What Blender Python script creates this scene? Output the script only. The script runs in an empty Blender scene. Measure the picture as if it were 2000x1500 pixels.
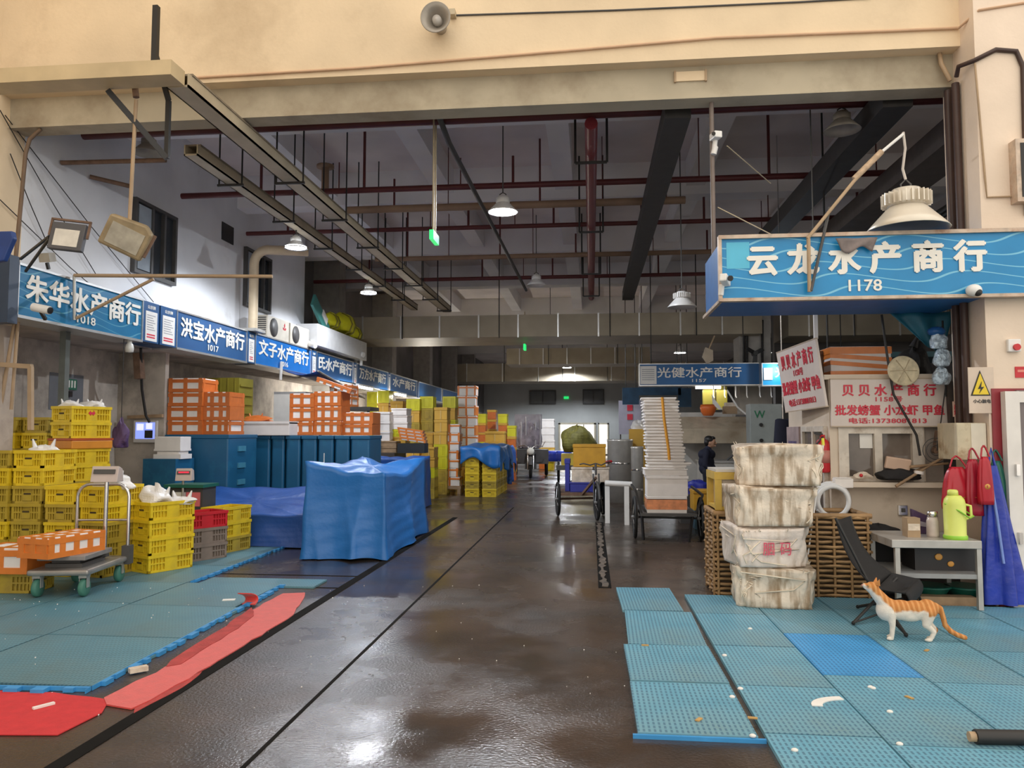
import bpy, bmesh, math, random
from math import sin, cos, pi, radians, atan, degrees, sqrt
from mathutils import Vector, Matrix, Euler

random.seed(7)
SC = bpy.context.scene
COL = SC.collection

# ---------------------------------------------------------------- camera
CAM = Vector((0, 0, 1.55))
FPX = 1500.0
TH = atan(95 / FPX)
PSI = atan(155 / FPX * cos(TH))
cd = bpy.data.cameras.new('camera')
cd.sensor_fit = 'HORIZONTAL'; cd.sensor_width = 36.0; cd.lens = 36.0 * FPX / 2000.0
cd.clip_start = 0.05; cd.clip_end = 300
cam = bpy.data.objects.new('camera', cd); COL.objects.link(cam)
cam.location = CAM; cam.rotation_euler = (pi / 2 + TH, 0, PSI)
SC.camera = cam

# ---------------------------------------------------------------- sky and exposure
SC.view_settings.view_transform = 'Standard'
SC.view_settings.look = 'None'
SC.view_settings.exposure = 0.0
SC.view_settings.gamma = 1.0
SC.view_settings.use_curve_mapping = False
SC.cycles.use_denoising = True
SC.cycles.sample_clamp_indirect = 6.0
SC.cycles.max_bounces = 8
wd = bpy.data.worlds.new('overcast_sky'); SC.world = wd; wd.use_nodes = True
bg = wd.node_tree.nodes['Background']
bg.inputs[0].default_value = (1.0, 0.93, 0.83, 1); bg.inputs[1].default_value = 1.65
LAMP_W = 580.0      # watts of one high-bay lamp
LAMP_C = (0.88, 0.93, 1.0)

# ---------------------------------------------------------------- survey helpers (pixel of the photo + a known plane -> place)
_r = Vector((cos(PSI), sin(PSI), 0))
_f = Vector((-sin(PSI) * cos(TH), cos(PSI) * cos(TH), sin(TH)))
_u = Vector((sin(PSI) * sin(TH), -cos(PSI) * sin(TH), cos(TH)))
def ray(x, y): return _f + _r * ((x - 1000) / FPX) - _u * ((y - 750) / FPX)
def AY(x, y, Y): d = ray(x, y); return CAM + d * ((Y - CAM.y) / d.y)
def AZ(x, y, z=0.0): d = ray(x, y); return CAM + d * ((z - CAM.z) / d.z)
def AX(x, y, X): d = ray(x, y); return CAM + d * ((X - CAM.x) / d.x)

# ---------------------------------------------------------------- materials
_mats = {}
def M(name, col=(.5, .5, .5), rough=.6, metal=0.0, var=0.12, scale=6.0, bump=0.0, bscale=40.0, emit=None, estr=1.0, alpha=None, trans=0.0,
      dirt=None, dscale=1.5, dlo=.5, dhi=.7, spec=.5, sheen=0.0):
    """plain procedural material: a base colour with mottling, optional dirt patches and bump"""
    if name in _mats: return _mats[name]
    m = bpy.data.materials.new(name); m.use_nodes = True
    nt = m.node_tree; N = nt.nodes; L = nt.links
    b = N['Principled BSDF']
    b.inputs['Roughness'].default_value = rough; b.inputs['Metallic'].default_value = metal
    b.inputs['Specular IOR Level'].default_value = spec
    b.inputs['Base Color'].default_value = (*col, 1)
    tc = N.new('ShaderNodeTexCoord')
    last = None
    if var > 0:
        n = N.new('ShaderNodeTexNoise'); n.inputs['Scale'].default_value = scale; n.inputs['Detail'].default_value = 5
        L.new(tc.outputs['Object'], n.inputs['Vector'])
        r = N.new('ShaderNodeMapRange'); r.inputs[1].default_value = .3; r.inputs[2].default_value = .7
        r.inputs[3].default_value = 1 - var; r.inputs[4].default_value = 1 + var * .6
        L.new(n.outputs['Fac'], r.inputs[0])
        mx = N.new('ShaderNodeMix'); mx.data_type = 'RGBA'; mx.blend_type = 'MULTIPLY'; mx.inputs[0].default_value = 1
        mx.inputs[6].default_value = (*col, 1)
        cb = N.new('ShaderNodeCombineColor')
        for i in range(3): L.new(r.outputs[0], cb.inputs[i])
        L.new(cb.outputs[0], mx.inputs[7]); last = mx.outputs[2]
    if dirt:
        n2 = N.new('ShaderNodeTexNoise'); n2.inputs['Scale'].default_value = dscale; n2.inputs['Detail'].default_value = 8
        n2.inputs['Roughness'].default_value = .65
        L.new(tc.outputs['Object'], n2.inputs['Vector'])
        r2 = N.new('ShaderNodeMapRange'); r2.inputs[1].default_value = dlo; r2.inputs[2].default_value = dhi
        L.new(n2.outputs['Fac'], r2.inputs[0])
        m2 = N.new('ShaderNodeMix'); m2.data_type = 'RGBA'
        L.new(r2.outputs[0], m2.inputs[0])
        if last: L.new(last, m2.inputs[6])
        else: m2.inputs[6].default_value = (*col, 1)
        m2.inputs[7].default_value = (*dirt, 1); last = m2.outputs[2]
    if last: L.new(last, b.inputs['Base Color'])
    if bump > 0:
        n3 = N.new('ShaderNodeTexNoise'); n3.inputs['Scale'].default_value = bscale; n3.inputs['Detail'].default_value = 4
        L.new(tc.outputs['Object'], n3.inputs['Vector'])
        bp = N.new('ShaderNodeBump'); bp.inputs['Strength'].default_value = bump; bp.inputs['Distance'].default_value = .02
        L.new(n3.outputs['Fac'], bp.inputs['Height']); L.new(bp.outputs[0], b.inputs['Normal'])
    if emit:
        b.inputs['Emission Color'].default_value = (*emit, 1); b.inputs['Emission Strength'].default_value = estr
    if trans > 0: b.inputs['Transmission Weight'].default_value = trans
    if alpha is not None: b.inputs['Alpha'].default_value = alpha
    if sheen > 0: b.inputs['Sheen Weight'].default_value = sheen
    _mats[name] = m
    return m

def math_node(nt, op, a, b=None):
    n = nt.nodes.new('ShaderNodeMath'); n.operation = op
    for i, v in enumerate((a, b)):
        if v is None: continue
        if isinstance(v, (int, float)): n.inputs[i].default_value = v
        else: nt.links.new(v, n.inputs[i])
    return n.outputs[0]

def wave_sign_mat(name, base, line, axis, k=7.0, amp=.035, pitch=.16, width=.035):
    """blue sign board printed with thin wavy lines running along it"""
    if name in _mats: return _mats[name]
    m = M(name, base, .35, var=.1, scale=3)
    nt = m.node_tree; N = nt.nodes; L = nt.links
    b = N['Principled BSDF']; src = b.inputs['Base Color'].links[0].from_socket
    tc = N.new('ShaderNodeTexCoord'); s = N.new('ShaderNodeSeparateXYZ'); L.new(tc.outputs['Object'], s.inputs[0])
    a = s.outputs[axis]; z = s.outputs[2]
    w = math_node(nt, 'SINE', math_node(nt, 'ADD', math_node(nt, 'MULTIPLY', a, k), math_node(nt, 'MULTIPLY', z, 9.0)))
    v = math_node(nt, 'SUBTRACT', z, math_node(nt, 'MULTIPLY', w, amp))
    f = math_node(nt, 'FRACT', math_node(nt, 'MULTIPLY', v, 1 / pitch))
    d = math_node(nt, 'LESS_THAN', math_node(nt, 'ABSOLUTE', math_node(nt, 'SUBTRACT', f, .5)), width)
    d = math_node(nt, 'MULTIPLY', d, .75)
    mx = N.new('ShaderNodeMix'); mx.data_type = 'RGBA'
    L.new(d, mx.inputs[0]); L.new(src, mx.inputs[6]); mx.inputs[7].default_value = (*line, 1)
    L.new(mx.outputs[2], b.inputs['Base Color'])
    return m

def holes_mat(name, base, hole, px=.028, py=.05, dirt=(.10, .16, .18)):
    """plastic drainage mat: rows of small slots, worn patches"""
    if name in _mats: return _mats[name]
    m = M(name, base, .45, var=.25, scale=2.2, dirt=dirt, dscale=1.1, dlo=.42, dhi=.72)
    nt = m.node_tree; N = nt.nodes; L = nt.links
    b = N['Principled BSDF']; src = b.inputs['Base Color'].links[0].from_socket
    tc = N.new('ShaderNodeTexCoord'); s = N.new('ShaderNodeSeparateXYZ'); L.new(tc.outputs['Object'], s.inputs[0])
    fx = math_node(nt, 'ABSOLUTE', math_node(nt, 'SUBTRACT', math_node(nt, 'FRACT', math_node(nt, 'MULTIPLY', s.outputs[0], 1 / px)), .5))
    fy = math_node(nt, 'ABSOLUTE', math_node(nt, 'SUBTRACT', math_node(nt, 'FRACT', math_node(nt, 'MULTIPLY', s.outputs[1], 1 / py)), .5))
    h = math_node(nt, 'MULTIPLY', math_node(nt, 'LESS_THAN', fx, .22), math_node(nt, 'LESS_THAN', fy, .36))
    h = math_node(nt, 'MULTIPLY', h, .8)
    mx = N.new('ShaderNodeMix'); mx.data_type = 'RGBA'
    L.new(h, mx.inputs[0]); L.new(src, mx.inputs[6]); mx.inputs[7].default_value = (*hole, 1)
    L.new(mx.outputs[2], b.inputs['Base Color'])
    bp = N.new('ShaderNodeBump'); bp.inputs['Strength'].default_value = .5; bp.inputs['Distance'].default_value = .004; bp.invert = True
    L.new(h, bp.inputs['Height']); L.new(bp.outputs[0], b.inputs['Normal'])
    return m

def floor_mat():
    m = M('wet_concrete', (.074, .050, .036), .4, var=.35, scale=.9, dirt=(.038, .031, .026), dscale=.7, dlo=.45, dhi=.65)
    nt = m.node_tree; N = nt.nodes; L = nt.links
    b = N['Principled BSDF']; tc = N.new('ShaderNodeTexCoord')
    n = N.new('ShaderNodeTexNoise'); n.inputs['Scale'].default_value = .55; n.inputs['Detail'].default_value = 6; n.inputs['Roughness'].default_value = .6
    L.new(tc.outputs['Object'], n.inputs['Vector'])
    r = N.new('ShaderNodeMapRange'); r.inputs[1].default_value = .4; r.inputs[2].default_value = .62; r.inputs[3].default_value = .13; r.inputs[4].default_value = .40
    L.new(n.outputs['Fac'], r.inputs[0]); L.new(r.outputs[0], b.inputs['Roughness'])
    n2 = N.new('ShaderNodeTexNoise'); n2.inputs['Scale'].default_value = 55; n2.inputs['Detail'].default_value = 5
    L.new(tc.outputs['Object'], n2.inputs['Vector'])
    bp = N.new('ShaderNodeBump'); bp.inputs['Distance'].default_value = .006
    r3 = N.new('ShaderNodeMapRange'); r3.inputs[1].default_value = .38; r3.inputs[2].default_value = .6; r3.inputs[3].default_value = .16; r3.inputs[4].default_value = .75
    L.new(n.outputs['Fac'], r3.inputs[0]); L.new(r3.outputs[0], bp.inputs['Strength'])
    L.new(n2.outputs['Fac'], bp.inputs['Height']); L.new(bp.outputs[0], b.inputs['Normal'])
    return m

cream = M('cream_wall_paint', (.78, .62, .42), .8, var=.12, scale=1.2, dirt=(.50, .37, .23), dscale=.7, dlo=.52, dhi=.85, bump=.12, bscale=25)
pinkish = M('pale_pink_wall_paint', (.80, .66, .53), .8, var=.1, scale=1.6, dirt=(.55, .42, .30), dscale=1.4, dlo=.58, dhi=.85, bump=.12, bscale=25)
beamm = M('stained_beam_paint', (.48, .42, .31), .8, var=.18, scale=1.1, dirt=(.27, .21, .14), dscale=.9, dlo=.48, dhi=.75)
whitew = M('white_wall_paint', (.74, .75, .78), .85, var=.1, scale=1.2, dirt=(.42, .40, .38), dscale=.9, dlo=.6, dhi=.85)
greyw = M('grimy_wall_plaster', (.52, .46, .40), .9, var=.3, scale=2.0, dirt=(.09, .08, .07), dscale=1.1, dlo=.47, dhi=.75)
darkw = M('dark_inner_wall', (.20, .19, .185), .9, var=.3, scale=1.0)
ceilm = M('painted_concrete_ceiling', (.80, .73, .71), .9, var=.15, scale=.8)
ceilb = M('painted_concrete_beam', (.84, .82, .83), .9, var=.1, scale=.8)
backw = M('back_wall_paint', (.52, .54, .53), .85, var=.12, scale=.7)
whitem = M('white_enamel', (.80, .79, .77), .35, var=.05)
letter = M('sign_letter_white', (.86, .83, .76), .5, var=.03)
redlet = M('sign_letter_red', (.62, .03, .06), .5, var=.05)
redp = M('dark_red_pipe_paint', (.11, .018, .018), .5, var=.2, scale=3)
tanp = M('tan_pipe_paint', (.30, .19, .12), .6, var=.2, scale=3)
black = M('black_metal', (.018, .017, .017), .5, var=.1)
dgrey = M('dark_grey_metal', (.075, .072, .07), .55, var=.15)
grey = M('grey_metal', (.32, .32, .32), .45, .3, var=.1)
galv = M('galvanised_steel', (.46, .45, .42), .42, .55, var=.18, scale=5)
alum = M('brushed_aluminium', (.66, .66, .65), .35, .8, var=.08)
chrome = M('chromed_tube', (.70, .69, .68), .18, .95, var=.04)
tan = M('tan_painted_steel', (.44, .31, .19), .6, var=.18, scale=4)
creamst = M('cream_tray_steel', (.50, .42, .29), .55, .1, var=.15, scale=3)
rust = M('rusty_steel', (.20, .12, .08), .7, .2, var=.3, scale=12)
yel = M('yellow_crate_plastic', (.78, .56, .02), .42, var=.14, scale=3, dirt=(.42, .29, .03), dscale=2.2, dlo=.5, dhi=.8)
yeld = M('dull_yellow_crate_plastic', (.50, .36, .035), .5, var=.2, scale=3, dirt=(.25, .17, .04), dscale=2.2, dlo=.45, dhi=.75)
lime = M('lime_crate_plastic', (.62, .58, .02), .4, var=.12, scale=3)
amber = M('amber_box_board', (.62, .36, .05), .6, var=.14, scale=3)
olive = M('olive_crate_plastic', (.20, .17, .015), .5, var=.18, scale=3)
foam = M('white_foam', (.80, .76, .73), .8, var=.05, scale=8, bump=.08, bscale=120)
foamd = M('soiled_foam', (.72, .62, .51), .6, var=.28, scale=7, dirt=(.34, .24, .15), dscale=4.5, dlo=.5, dhi=.74, bump=.55, bscale=18)
otape = M('orange_packing_tape', (.72, .21, .035), .35, var=.1, scale=10)
otaped = M('deep_orange_packing_tape', (.58, .15, .03), .35, var=.12, scale=10)
tankb = M('blue_tank_plastic', (.012, .11, .23), .42, var=.2, scale=1.6, dirt=(.02, .17, .30), dscale=2.5, dlo=.55, dhi=.8)
tarp = M('blue_tarpaulin', (.022, .17, .52), .38, var=.10, scale=2.5, bump=.16, bscale=26)
tarpd = M('dark_blue_tarpaulin', (.02, .09, .36), .45, var=.14, scale=2.5, bump=.35, bscale=14)
bluepl = M('blue_plastic_sheet', (.02, .045, .38), .3, var=.2, scale=4, bump=.4, bscale=9)
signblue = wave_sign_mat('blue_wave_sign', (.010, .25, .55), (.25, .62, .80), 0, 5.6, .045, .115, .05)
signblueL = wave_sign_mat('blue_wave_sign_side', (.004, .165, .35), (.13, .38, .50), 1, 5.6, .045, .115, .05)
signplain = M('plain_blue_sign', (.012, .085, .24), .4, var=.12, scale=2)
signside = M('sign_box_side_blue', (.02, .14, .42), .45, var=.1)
skyblue = M('pale_blue_patch', (.10, .50, .72), .5, var=.06)
paper = M('paper_white', (.78, .76, .72), .7, var=.06, scale=6)
printg = M('print_grey', (.33, .33, .35), .7, var=.05)
blackf = M('black_fabric', (.012, .011, .012), .8, var=.2, scale=9)
navy = M('navy_cloth', (.008, .010, .028), .8, var=.2, scale=6)
hairm = M('black_hair', (.006, .005, .005), .5, var=.2, scale=20)
skin = M('skin', (.52, .30, .20), .55, var=.06)
bag = M('white_plastic_bag', (.82, .80, .78), .35, var=.08, scale=6)
redbag = M('red_gift_bag', (.42, .010, .025), .35, var=.15, scale=5)
gold = M('gold_print', (.62, .30, .06), .4, var=.1)
green = M('dark_green_plastic', (.01, .12, .085), .45, var=.1)
redpl = M('red_plastic', (.55, .02, .03), .4, var=.1)
taupe = M('grimy_taupe_plastic', (.22, .17, .14), .6, var=.2)
wood = M('bare_wood', (.36, .24, .14), .7, var=.3, scale=7)
bamboo = M('bamboo_cane', (.34, .20, .085), .55, var=.32, scale=9)
rubber = M('black_rubber', (.012, .012, .012), .7, var=.1)
grnwheel = M('green_wheel_rubber', (.06, .20, .15), .6, var=.15)
glassd = M('dark_window_glass', (.03, .035, .04), .08, var=.0)
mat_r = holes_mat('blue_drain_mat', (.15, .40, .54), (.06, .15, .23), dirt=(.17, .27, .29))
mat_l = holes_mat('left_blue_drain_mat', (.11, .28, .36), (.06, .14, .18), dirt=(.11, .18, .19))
matedge = M('bright_blue_mat_edge', (.05, .30, .66), .45, var=.15)
redcar = M('red_carpet', (.62, .05, .042), .85, var=.1, scale=14, sheen=.3, bump=.2, bscale=90)
redcard = M('worn_red_carpet', (.42, .05, .045), .85, var=.25, scale=10, bump=.2, bscale=90)
lampon = M('lit_lamp_glass', (1, 1, 1), .4, var=0, emit=(.93, .97, 1.0), estr=26)
lampin = M('lit_reflector', (.85, .88, .92), .3, var=0)
exitg = M('green_exit_light', (.02, .5, .2), .4, var=0, emit=(.02, .75, .16), estr=1.0)
screenm = M('monitor_screen', (.05, .08, .3), .3, var=0, emit=(.25, .32, .95), estr=1.2)
wetfloor = floor_mat()

# ---------------------------------------------------------------- mesh builder
class MB:
    def __init__(s): s.bm = bmesh.new(); s.mi = 0
    def face(s, vs, smooth=False):
        try:
            f = s.bm.faces.new(vs); f.material_index = s.mi; f.smooth = smooth
        except ValueError: pass
    def box(s, x0, y0, z0, x1, y1, z1):
        v = [s.bm.verts.new(p) for p in ((x0, y0, z0), (x1, y0, z0), (x1, y1, z0), (x0, y1, z0), (x0, y0, z1), (x1, y0, z1), (x1, y1, z1), (x0, y1, z1))]
        for q in ((3, 2, 1, 0), (4, 5, 6, 7), (0, 1, 5, 4), (1, 2, 6, 5), (2, 3, 7, 6), (3, 0, 4, 7)): s.face([v[i] for i in q])
        return s
    def cbox(s, c, size, rot=None):
        h = [a / 2 for a in size]
        R = rot.to_matrix() if isinstance(rot, Euler) else (rot or Matrix.Identity(3))
        c = Vector(c)
        v = [s.bm.verts.new(c + R @ Vector((sx * h[0], sy * h[1], sz * h[2]))) for sx, sy, sz in
             ((-1, -1, -1), (1, -1, -1), (1, 1, -1), (-1, 1, -1), (-1, -1, 1), (1, -1, 1), (1, 1, 1), (-1, 1, 1))]
        for q in ((3, 2, 1, 0), (4, 5, 6, 7), (0, 1, 5, 4), (1, 2, 6, 5), (2, 3, 7, 6), (3, 0, 4, 7)): s.face([v[i] for i in q])
        return s
    def bar(s, a, b, w, h=None, up=(0, 0, 1)):
        a = Vector(a); b = Vector(b); h = h or w; d = b - a; Ln = d.length; d.normalize()
        x = d.cross(Vector(up))
        if x.length < 1e-4: x = d.cross(Vector((0, 1, 0)))
        x.normalize(); y = x.cross(d)
        R = Matrix((x, d, y)).transposed()
        return s.cbox((a + b) / 2, (w, Ln, h), R)
    def tube(s, a, b, r, n=8, r2=None, cap=True):
        a = Vector(a); b = Vector(b); r2 = r if r2 is None else r2
        d = (b - a).normalized(); t = Vector((0, 0, 1)) if abs(d.z) < .9 else Vector((1, 0, 0))
        x = d.cross(t).normalized(); y = d.cross(x)
        ra = [s.bm.verts.new(a + (x * cos(2 * pi * i / n) + y * sin(2 * pi * i / n)) * r) for i in range(n)]
        rb = [s.bm.verts.new(b + (x * cos(2 * pi * i / n) + y * sin(2 * pi * i / n)) * r2) for i in range(n)]
        for i in range(n): s.face([ra[i], rb[i], rb[(i + 1) % n], ra[(i + 1) % n]], True)
        if cap:
            s.face([s.bm.verts.new(v.co) for v in ra]); s.face([s.bm.verts.new(v.co) for v in reversed(rb)])
        return s
    def path(s, pts, r, n=6, closed=False):
        pts = [Vector(p) for p in pts]; rings = []; N = len(pts); x = None
        for i, p in enumerate(pts):
            if closed: d = pts[(i + 1) % N] - pts[i - 1]
            else: d = pts[min(i + 1, N - 1)] - pts[max(i - 1, 0)]
            d.normalize()
            if x is None:
                t = Vector((0, 0, 1)) if abs(d.z) < .9 else Vector((1, 0, 0)); x = d.cross(t).normalized()
            else:
                x = (x - d * x.dot(d)); x = x.normalized() if x.length > 1e-5 else d.cross(Vector((0, 1, 0))).normalized()
            y = d.cross(x); rr = r[i] if isinstance(r, (list, tuple)) else r
            rings.append([s.bm.verts.new(p + (x * cos(2 * pi * k / n) + y * sin(2 * pi * k / n)) * rr) for k in range(n)])
        for i in range(N if closed else N - 1):
            A, B = rings[i], rings[(i + 1) % N]
            for k in range(n): s.face([A[k], B[k], B[(k + 1) % n], A[(k + 1) % n]], True)
        if not closed:
            s.face([s.bm.verts.new(v.co) for v in rings[0]]); s.face([s.bm.verts.new(v.co) for v in reversed(rings[-1])])
        return s
    def lathe(s, prof, n=20, c=(0, 0, 0), R=None, sharp=False):
        c = Vector(c); rings = []
        for r, z in prof:
            ring = []
            for k in range(n):
                p = Vector((r * cos(2 * pi * k / n), r * sin(2 * pi * k / n), z))
                if R is not None: p = R @ p
                ring.append(s.bm.verts.new(c + p))
            rings.append(ring)
        for A, B in zip(rings, rings[1:]):
            for k in range(n): s.face([A[k], A[(k + 1) % n], B[(k + 1) % n], B[k]], not sharp)
        if prof[0][0] > 1e-4: s.face([s.bm.verts.new(v.co) for v in reversed(rings[0])])
        if prof[-1][0] > 1e-4: s.face([s.bm.verts.new(v.co) for v in rings[-1]])
        return s
    def prism(s, pts, z0, z1):
        a = [s.bm.verts.new((x, y, z0)) for x, y in pts]; b = [s.bm.verts.new((x, y, z1)) for x, y in pts]; n = len(pts)
        s.face(list(reversed(a))); s.face(b)
        for i in range(n): s.face([a[i], a[(i + 1) % n], b[(i + 1) % n], b[i]])
        return s
    def extrude(s, pts, vec):
        """a flat 3-D outline swept along vec"""
        vec = Vector(vec); a = [s.bm.verts.new(p) for p in pts]; b = [s.bm.verts.new(Vector(p) + vec) for p in pts]; n = len(pts)
        s.face(list(reversed(a))); s.face(b)
        for i in range(n): s.face([a[i], a[(i + 1) % n], b[(i + 1) % n], b[i]])
        return s
    def grid(s, fn, nu, nv, wrap=False, smooth=True):
        g = [[s.bm.verts.new(fn(i / (nu if wrap else nu - 1), j / (nv - 1))) for j in range(nv)] for i in range(nu)]
        for i in range(nu if wrap else nu - 1):
            for j in range(nv - 1):
                k = (i + 1) % nu
                s.face([g[i][j], g[k][j], g[k][j + 1], g[i][j + 1]], smooth)
        return g
    def ball(s, c, r, n=10, m=7, R=None):
        r = (r, r, r) if isinstance(r, (int, float)) else r; c = Vector(c)
        def P(th, ph):
            v = Vector((r[0] * sin(th) * cos(ph), r[1] * sin(th) * sin(ph), r[2] * cos(th)))
            return c + (R @ v if R is not None else v)
        top = s.bm.verts.new(P(0, 0)); bot = s.bm.verts.new(P(pi, 0))
        rings = [[s.bm.verts.new(P(pi * j / m, 2 * pi * i / n)) for i in range(n)] for j in range(1, m)]
        for i in range(n):
            k = (i + 1) % n
            s.face([top, rings[0][i], rings[0][k]], True); s.face([bot, rings[-1][k], rings[-1][i]], True)
            for A, B in zip(rings, rings[1:]): s.face([A[i], B[i], B[k], A[k]], True)
        return s
    def mesh(s, name, mats):
        me = bpy.data.meshes.new(name)
        bmesh.ops.recalc_face_normals(s.bm, faces=s.bm.faces)
        s.bm.to_mesh(me); s.bm.free()
        for m in (mats if isinstance(mats, (list, tuple)) else [mats]): me.materials.append(m)
        return me
    def build(s, name, mats, parent=None, bevel=0, sub=0, solid=0, loc=(0, 0, 0), rot=(0, 0, 0)):
        o = bpy.data.objects.new(name, s.mesh(name, mats)); COL.objects.link(o)
        o.location = loc; o.rotation_euler = rot
        if parent is not None: o.parent = parent
        if solid:
            m = o.modifiers.new('thickness', 'SOLIDIFY'); m.thickness = solid; m.offset = 0
        if bevel:
            m = o.modifiers.new('bevel', 'BEVEL'); m.width = bevel; m.segments = 2; m.limit_method = 'ANGLE'
        if sub:
            m = o.modifiers.new('subdivision', 'SUBSURF'); m.levels = sub; m.render_levels = sub
        return o

def tag(o, label, cat, group=None):
    o['label'] = label; o['category'] = cat
    if group: o['group'] = group
    return o
def T(name, label, cat, loc=(0, 0, 0), rz=0.0, group=None, rot=None):
    o = bpy.data.objects.new(name, None); COL.objects.link(o); o.empty_display_size = .1
    o.location = loc; o.rotation_euler = rot if rot else (0, 0, rz)
    return tag(o, label, cat, group)
def S(o, kind='structure'):
    o['kind'] = kind; return o
def dup(root, loc, rz=0.0, label=None, group=None, mats=None):
    """copy of a thing with copies of its parts and their sub-parts"""
    def cp(o, parent):
        c = o.copy(); COL.objects.link(c)
        if parent is not None: c.parent = parent
        if mats and o.type == 'MESH' and o.name.split('.')[0] in mats:
            m = mats[o.name.split('.')[0]]
            c.data = variant(o.data, m)
        for ch in o.children: cp(ch, c)
        return c
    kids = list(root.children)
    r = root.copy(); COL.objects.link(r)
    if mats and r.type == 'MESH' and r.name.split('.')[0] in mats: r.data = variant(r.data, mats[r.name.split('.')[0]])
    for ch in kids: cp(ch, r)
    r.location = loc; r.rotation_euler = (0, 0, rz)
    if label: r['label'] = label
    if group: r['group'] = group
    return r
_var = {}
def variant(me, m):
    k = (me.name, m.name)
    if k not in _var:
        c = me.copy(); c.materials.clear(); c.materials.append(m); _var[k] = c
    return _var[k]

def text(name, body, mat, w, h, loc, rot, parent=None, bold=.010, depth=.006):
    cu = bpy.data.curves.new(name, 'FONT'); cu.body = body; cu.size = 1; cu.offset = 0.004; cu.extrude = .01; cu.resolution_u = 3
    cu.space_character = 1.0
    ob = bpy.data.objects.new(name, cu); COL.objects.link(ob)
    dg = bpy.context.evaluated_depsgraph_get()
    me = bpy.data.meshes.new_from_object(ob.evaluated_get(dg))
    bpy.data.objects.remove(ob)
    xs = [v.co.x for v in me.vertices]; ys = [v.co.y for v in me.vertices]
    x0, x1, y0, y1 = min(xs), max(xs), min(ys), max(ys)
    for v in me.vertices:
        v.co.x = ((v.co.x - x0) / (x1 - x0) - .5) * w; v.co.y = ((v.co.y - y0) / (y1 - y0) - .5) * h; v.co.z = v.co.z / .01 * depth / 2
    if bold > 0:      # heavier strokes: the same outlines laid again, shifted by a stroke's width
        bm = bmesh.new(); q = bold * 1.7 * h * (1.0 if '\n' not in body else .5)
        for i, (dx, dy) in enumerate(((0, 0), (q, 0), (-q, 0), (0, q * .8), (0, -q * .8))):
            n0 = len(bm.verts); bm.from_mesh(me); bm.verts.ensure_lookup_table()
            for v in bm.verts[n0:]: v.co.x += dx; v.co.y += dy; v.co.z += .0003 * i
        bm.to_mesh(me); bm.free()
    me.name = name; me.materials.clear(); me.materials.append(mat)
    o = bpy.data.objects.new(name, me); COL.objects.link(o); o.location = loc; o.rotation_euler = rot
    if parent is not None: o.parent = parent
    return o
FRONT = (pi / 2, 0, 0)            # lettering that faces the street
RIGHTW = (pi / 2, 0, pi / 2)      # lettering that faces +X
ORD = ['lowest', 'second', 'third', 'fourth', 'fifth', 'sixth', 'seventh', 'eighth', 'ninth', 'tenth', 'eleventh', 'twelfth']
def streak_foam(name, c0, c1):
    """foam wrapped in old film: vertical brown streaks"""
    m = M(name, c0, .5, var=.2, scale=5, bump=.5, bscale=16); nt = m.node_tree; N = nt.nodes; L = nt.links; b = N['Principled BSDF']; src = b.inputs['Base Color'].links[0].from_socket
    tc = N.new('ShaderNodeTexCoord'); mp = N.new('ShaderNodeMapping'); mp.inputs['Scale'].default_value = (9, 9, 1.6); L.new(tc.outputs['Object'], mp.inputs['Vector'])
    n = N.new('ShaderNodeTexNoise'); n.inputs['Scale'].default_value = 1.6; n.inputs['Detail'].default_value = 6; L.new(mp.outputs[0], n.inputs['Vector'])
    r = N.new('ShaderNodeMapRange'); r.inputs[1].default_value = .45; r.inputs[2].default_value = .85; L.new(n.outputs['Fac'], r.inputs[0])
    x = N.new('ShaderNodeMix'); x.data_type = 'RGBA'; L.new(r.outputs[0], x.inputs[0]); L.new(src, x.inputs[6]); x.inputs[7].default_value = (*c1, 1); L.new(x.outputs[2], b.inputs['Base Color'])
    return m
def nth(k, n, of):
    """words for the k-th of n things in a pile"""
    if n == 1: return 'alone in ' + of
    if k == n - 1: return 'topmost in ' + of
    if k == 0: return 'lowest in ' + of
    return ORD[k] + ' up in ' + of
def blob(name, mats, shapes, voxel, smooth=4, parent=None):
    """one continuous skin over ellipsoids ('b', centre, radii, rot) and tapered limbs ('t', a, b, ra, rb)"""
    mb = MB()
    for sh in shapes:
        if sh[0] == 'b': mb.ball(sh[1], sh[2], 16, 12, sh[3].to_matrix() if len(sh) > 3 else None)
        else:
            mb.tube(sh[1], sh[2], sh[3], 14, sh[4]); mb.ball(sh[1], sh[3], 12, 8); mb.ball(sh[2], sh[4], 12, 8)
    o = mb.build(name, mats)
    m = o.modifiers.new('r', 'REMESH'); m.mode = 'VOXEL'; m.voxel_size = voxel; m.use_smooth_shade = True
    m = o.modifiers.new('s', 'SMOOTH'); m.factor = .5; m.iterations = smooth
    dg = bpy.context.evaluated_depsgraph_get()
    me = bpy.data.meshes.new_from_object(o.evaluated_get(dg))
    o.modifiers.clear(); o.data = me
    if not me.materials:
        for mm in (mats if isinstance(mats, list) else [mats]): me.materials.append(mm)
    if parent is not None: o.parent = parent
    return o
# ================================================================ STRUCTURE
YF = 7.40        # front of the right-hand pillar
YU = 7.67        # upper facade wall
YL = 7.83        # face of the beam over the opening
YB = 8.07        # back of the pillars
XP = 3.60        # left face of the right-hand pillar
XW = -6.50       # left-hand wall
b = MB(); b.box(-16, -8, -.2, 12, 56, 0); S(b.build('floor', wetfloor))
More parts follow.
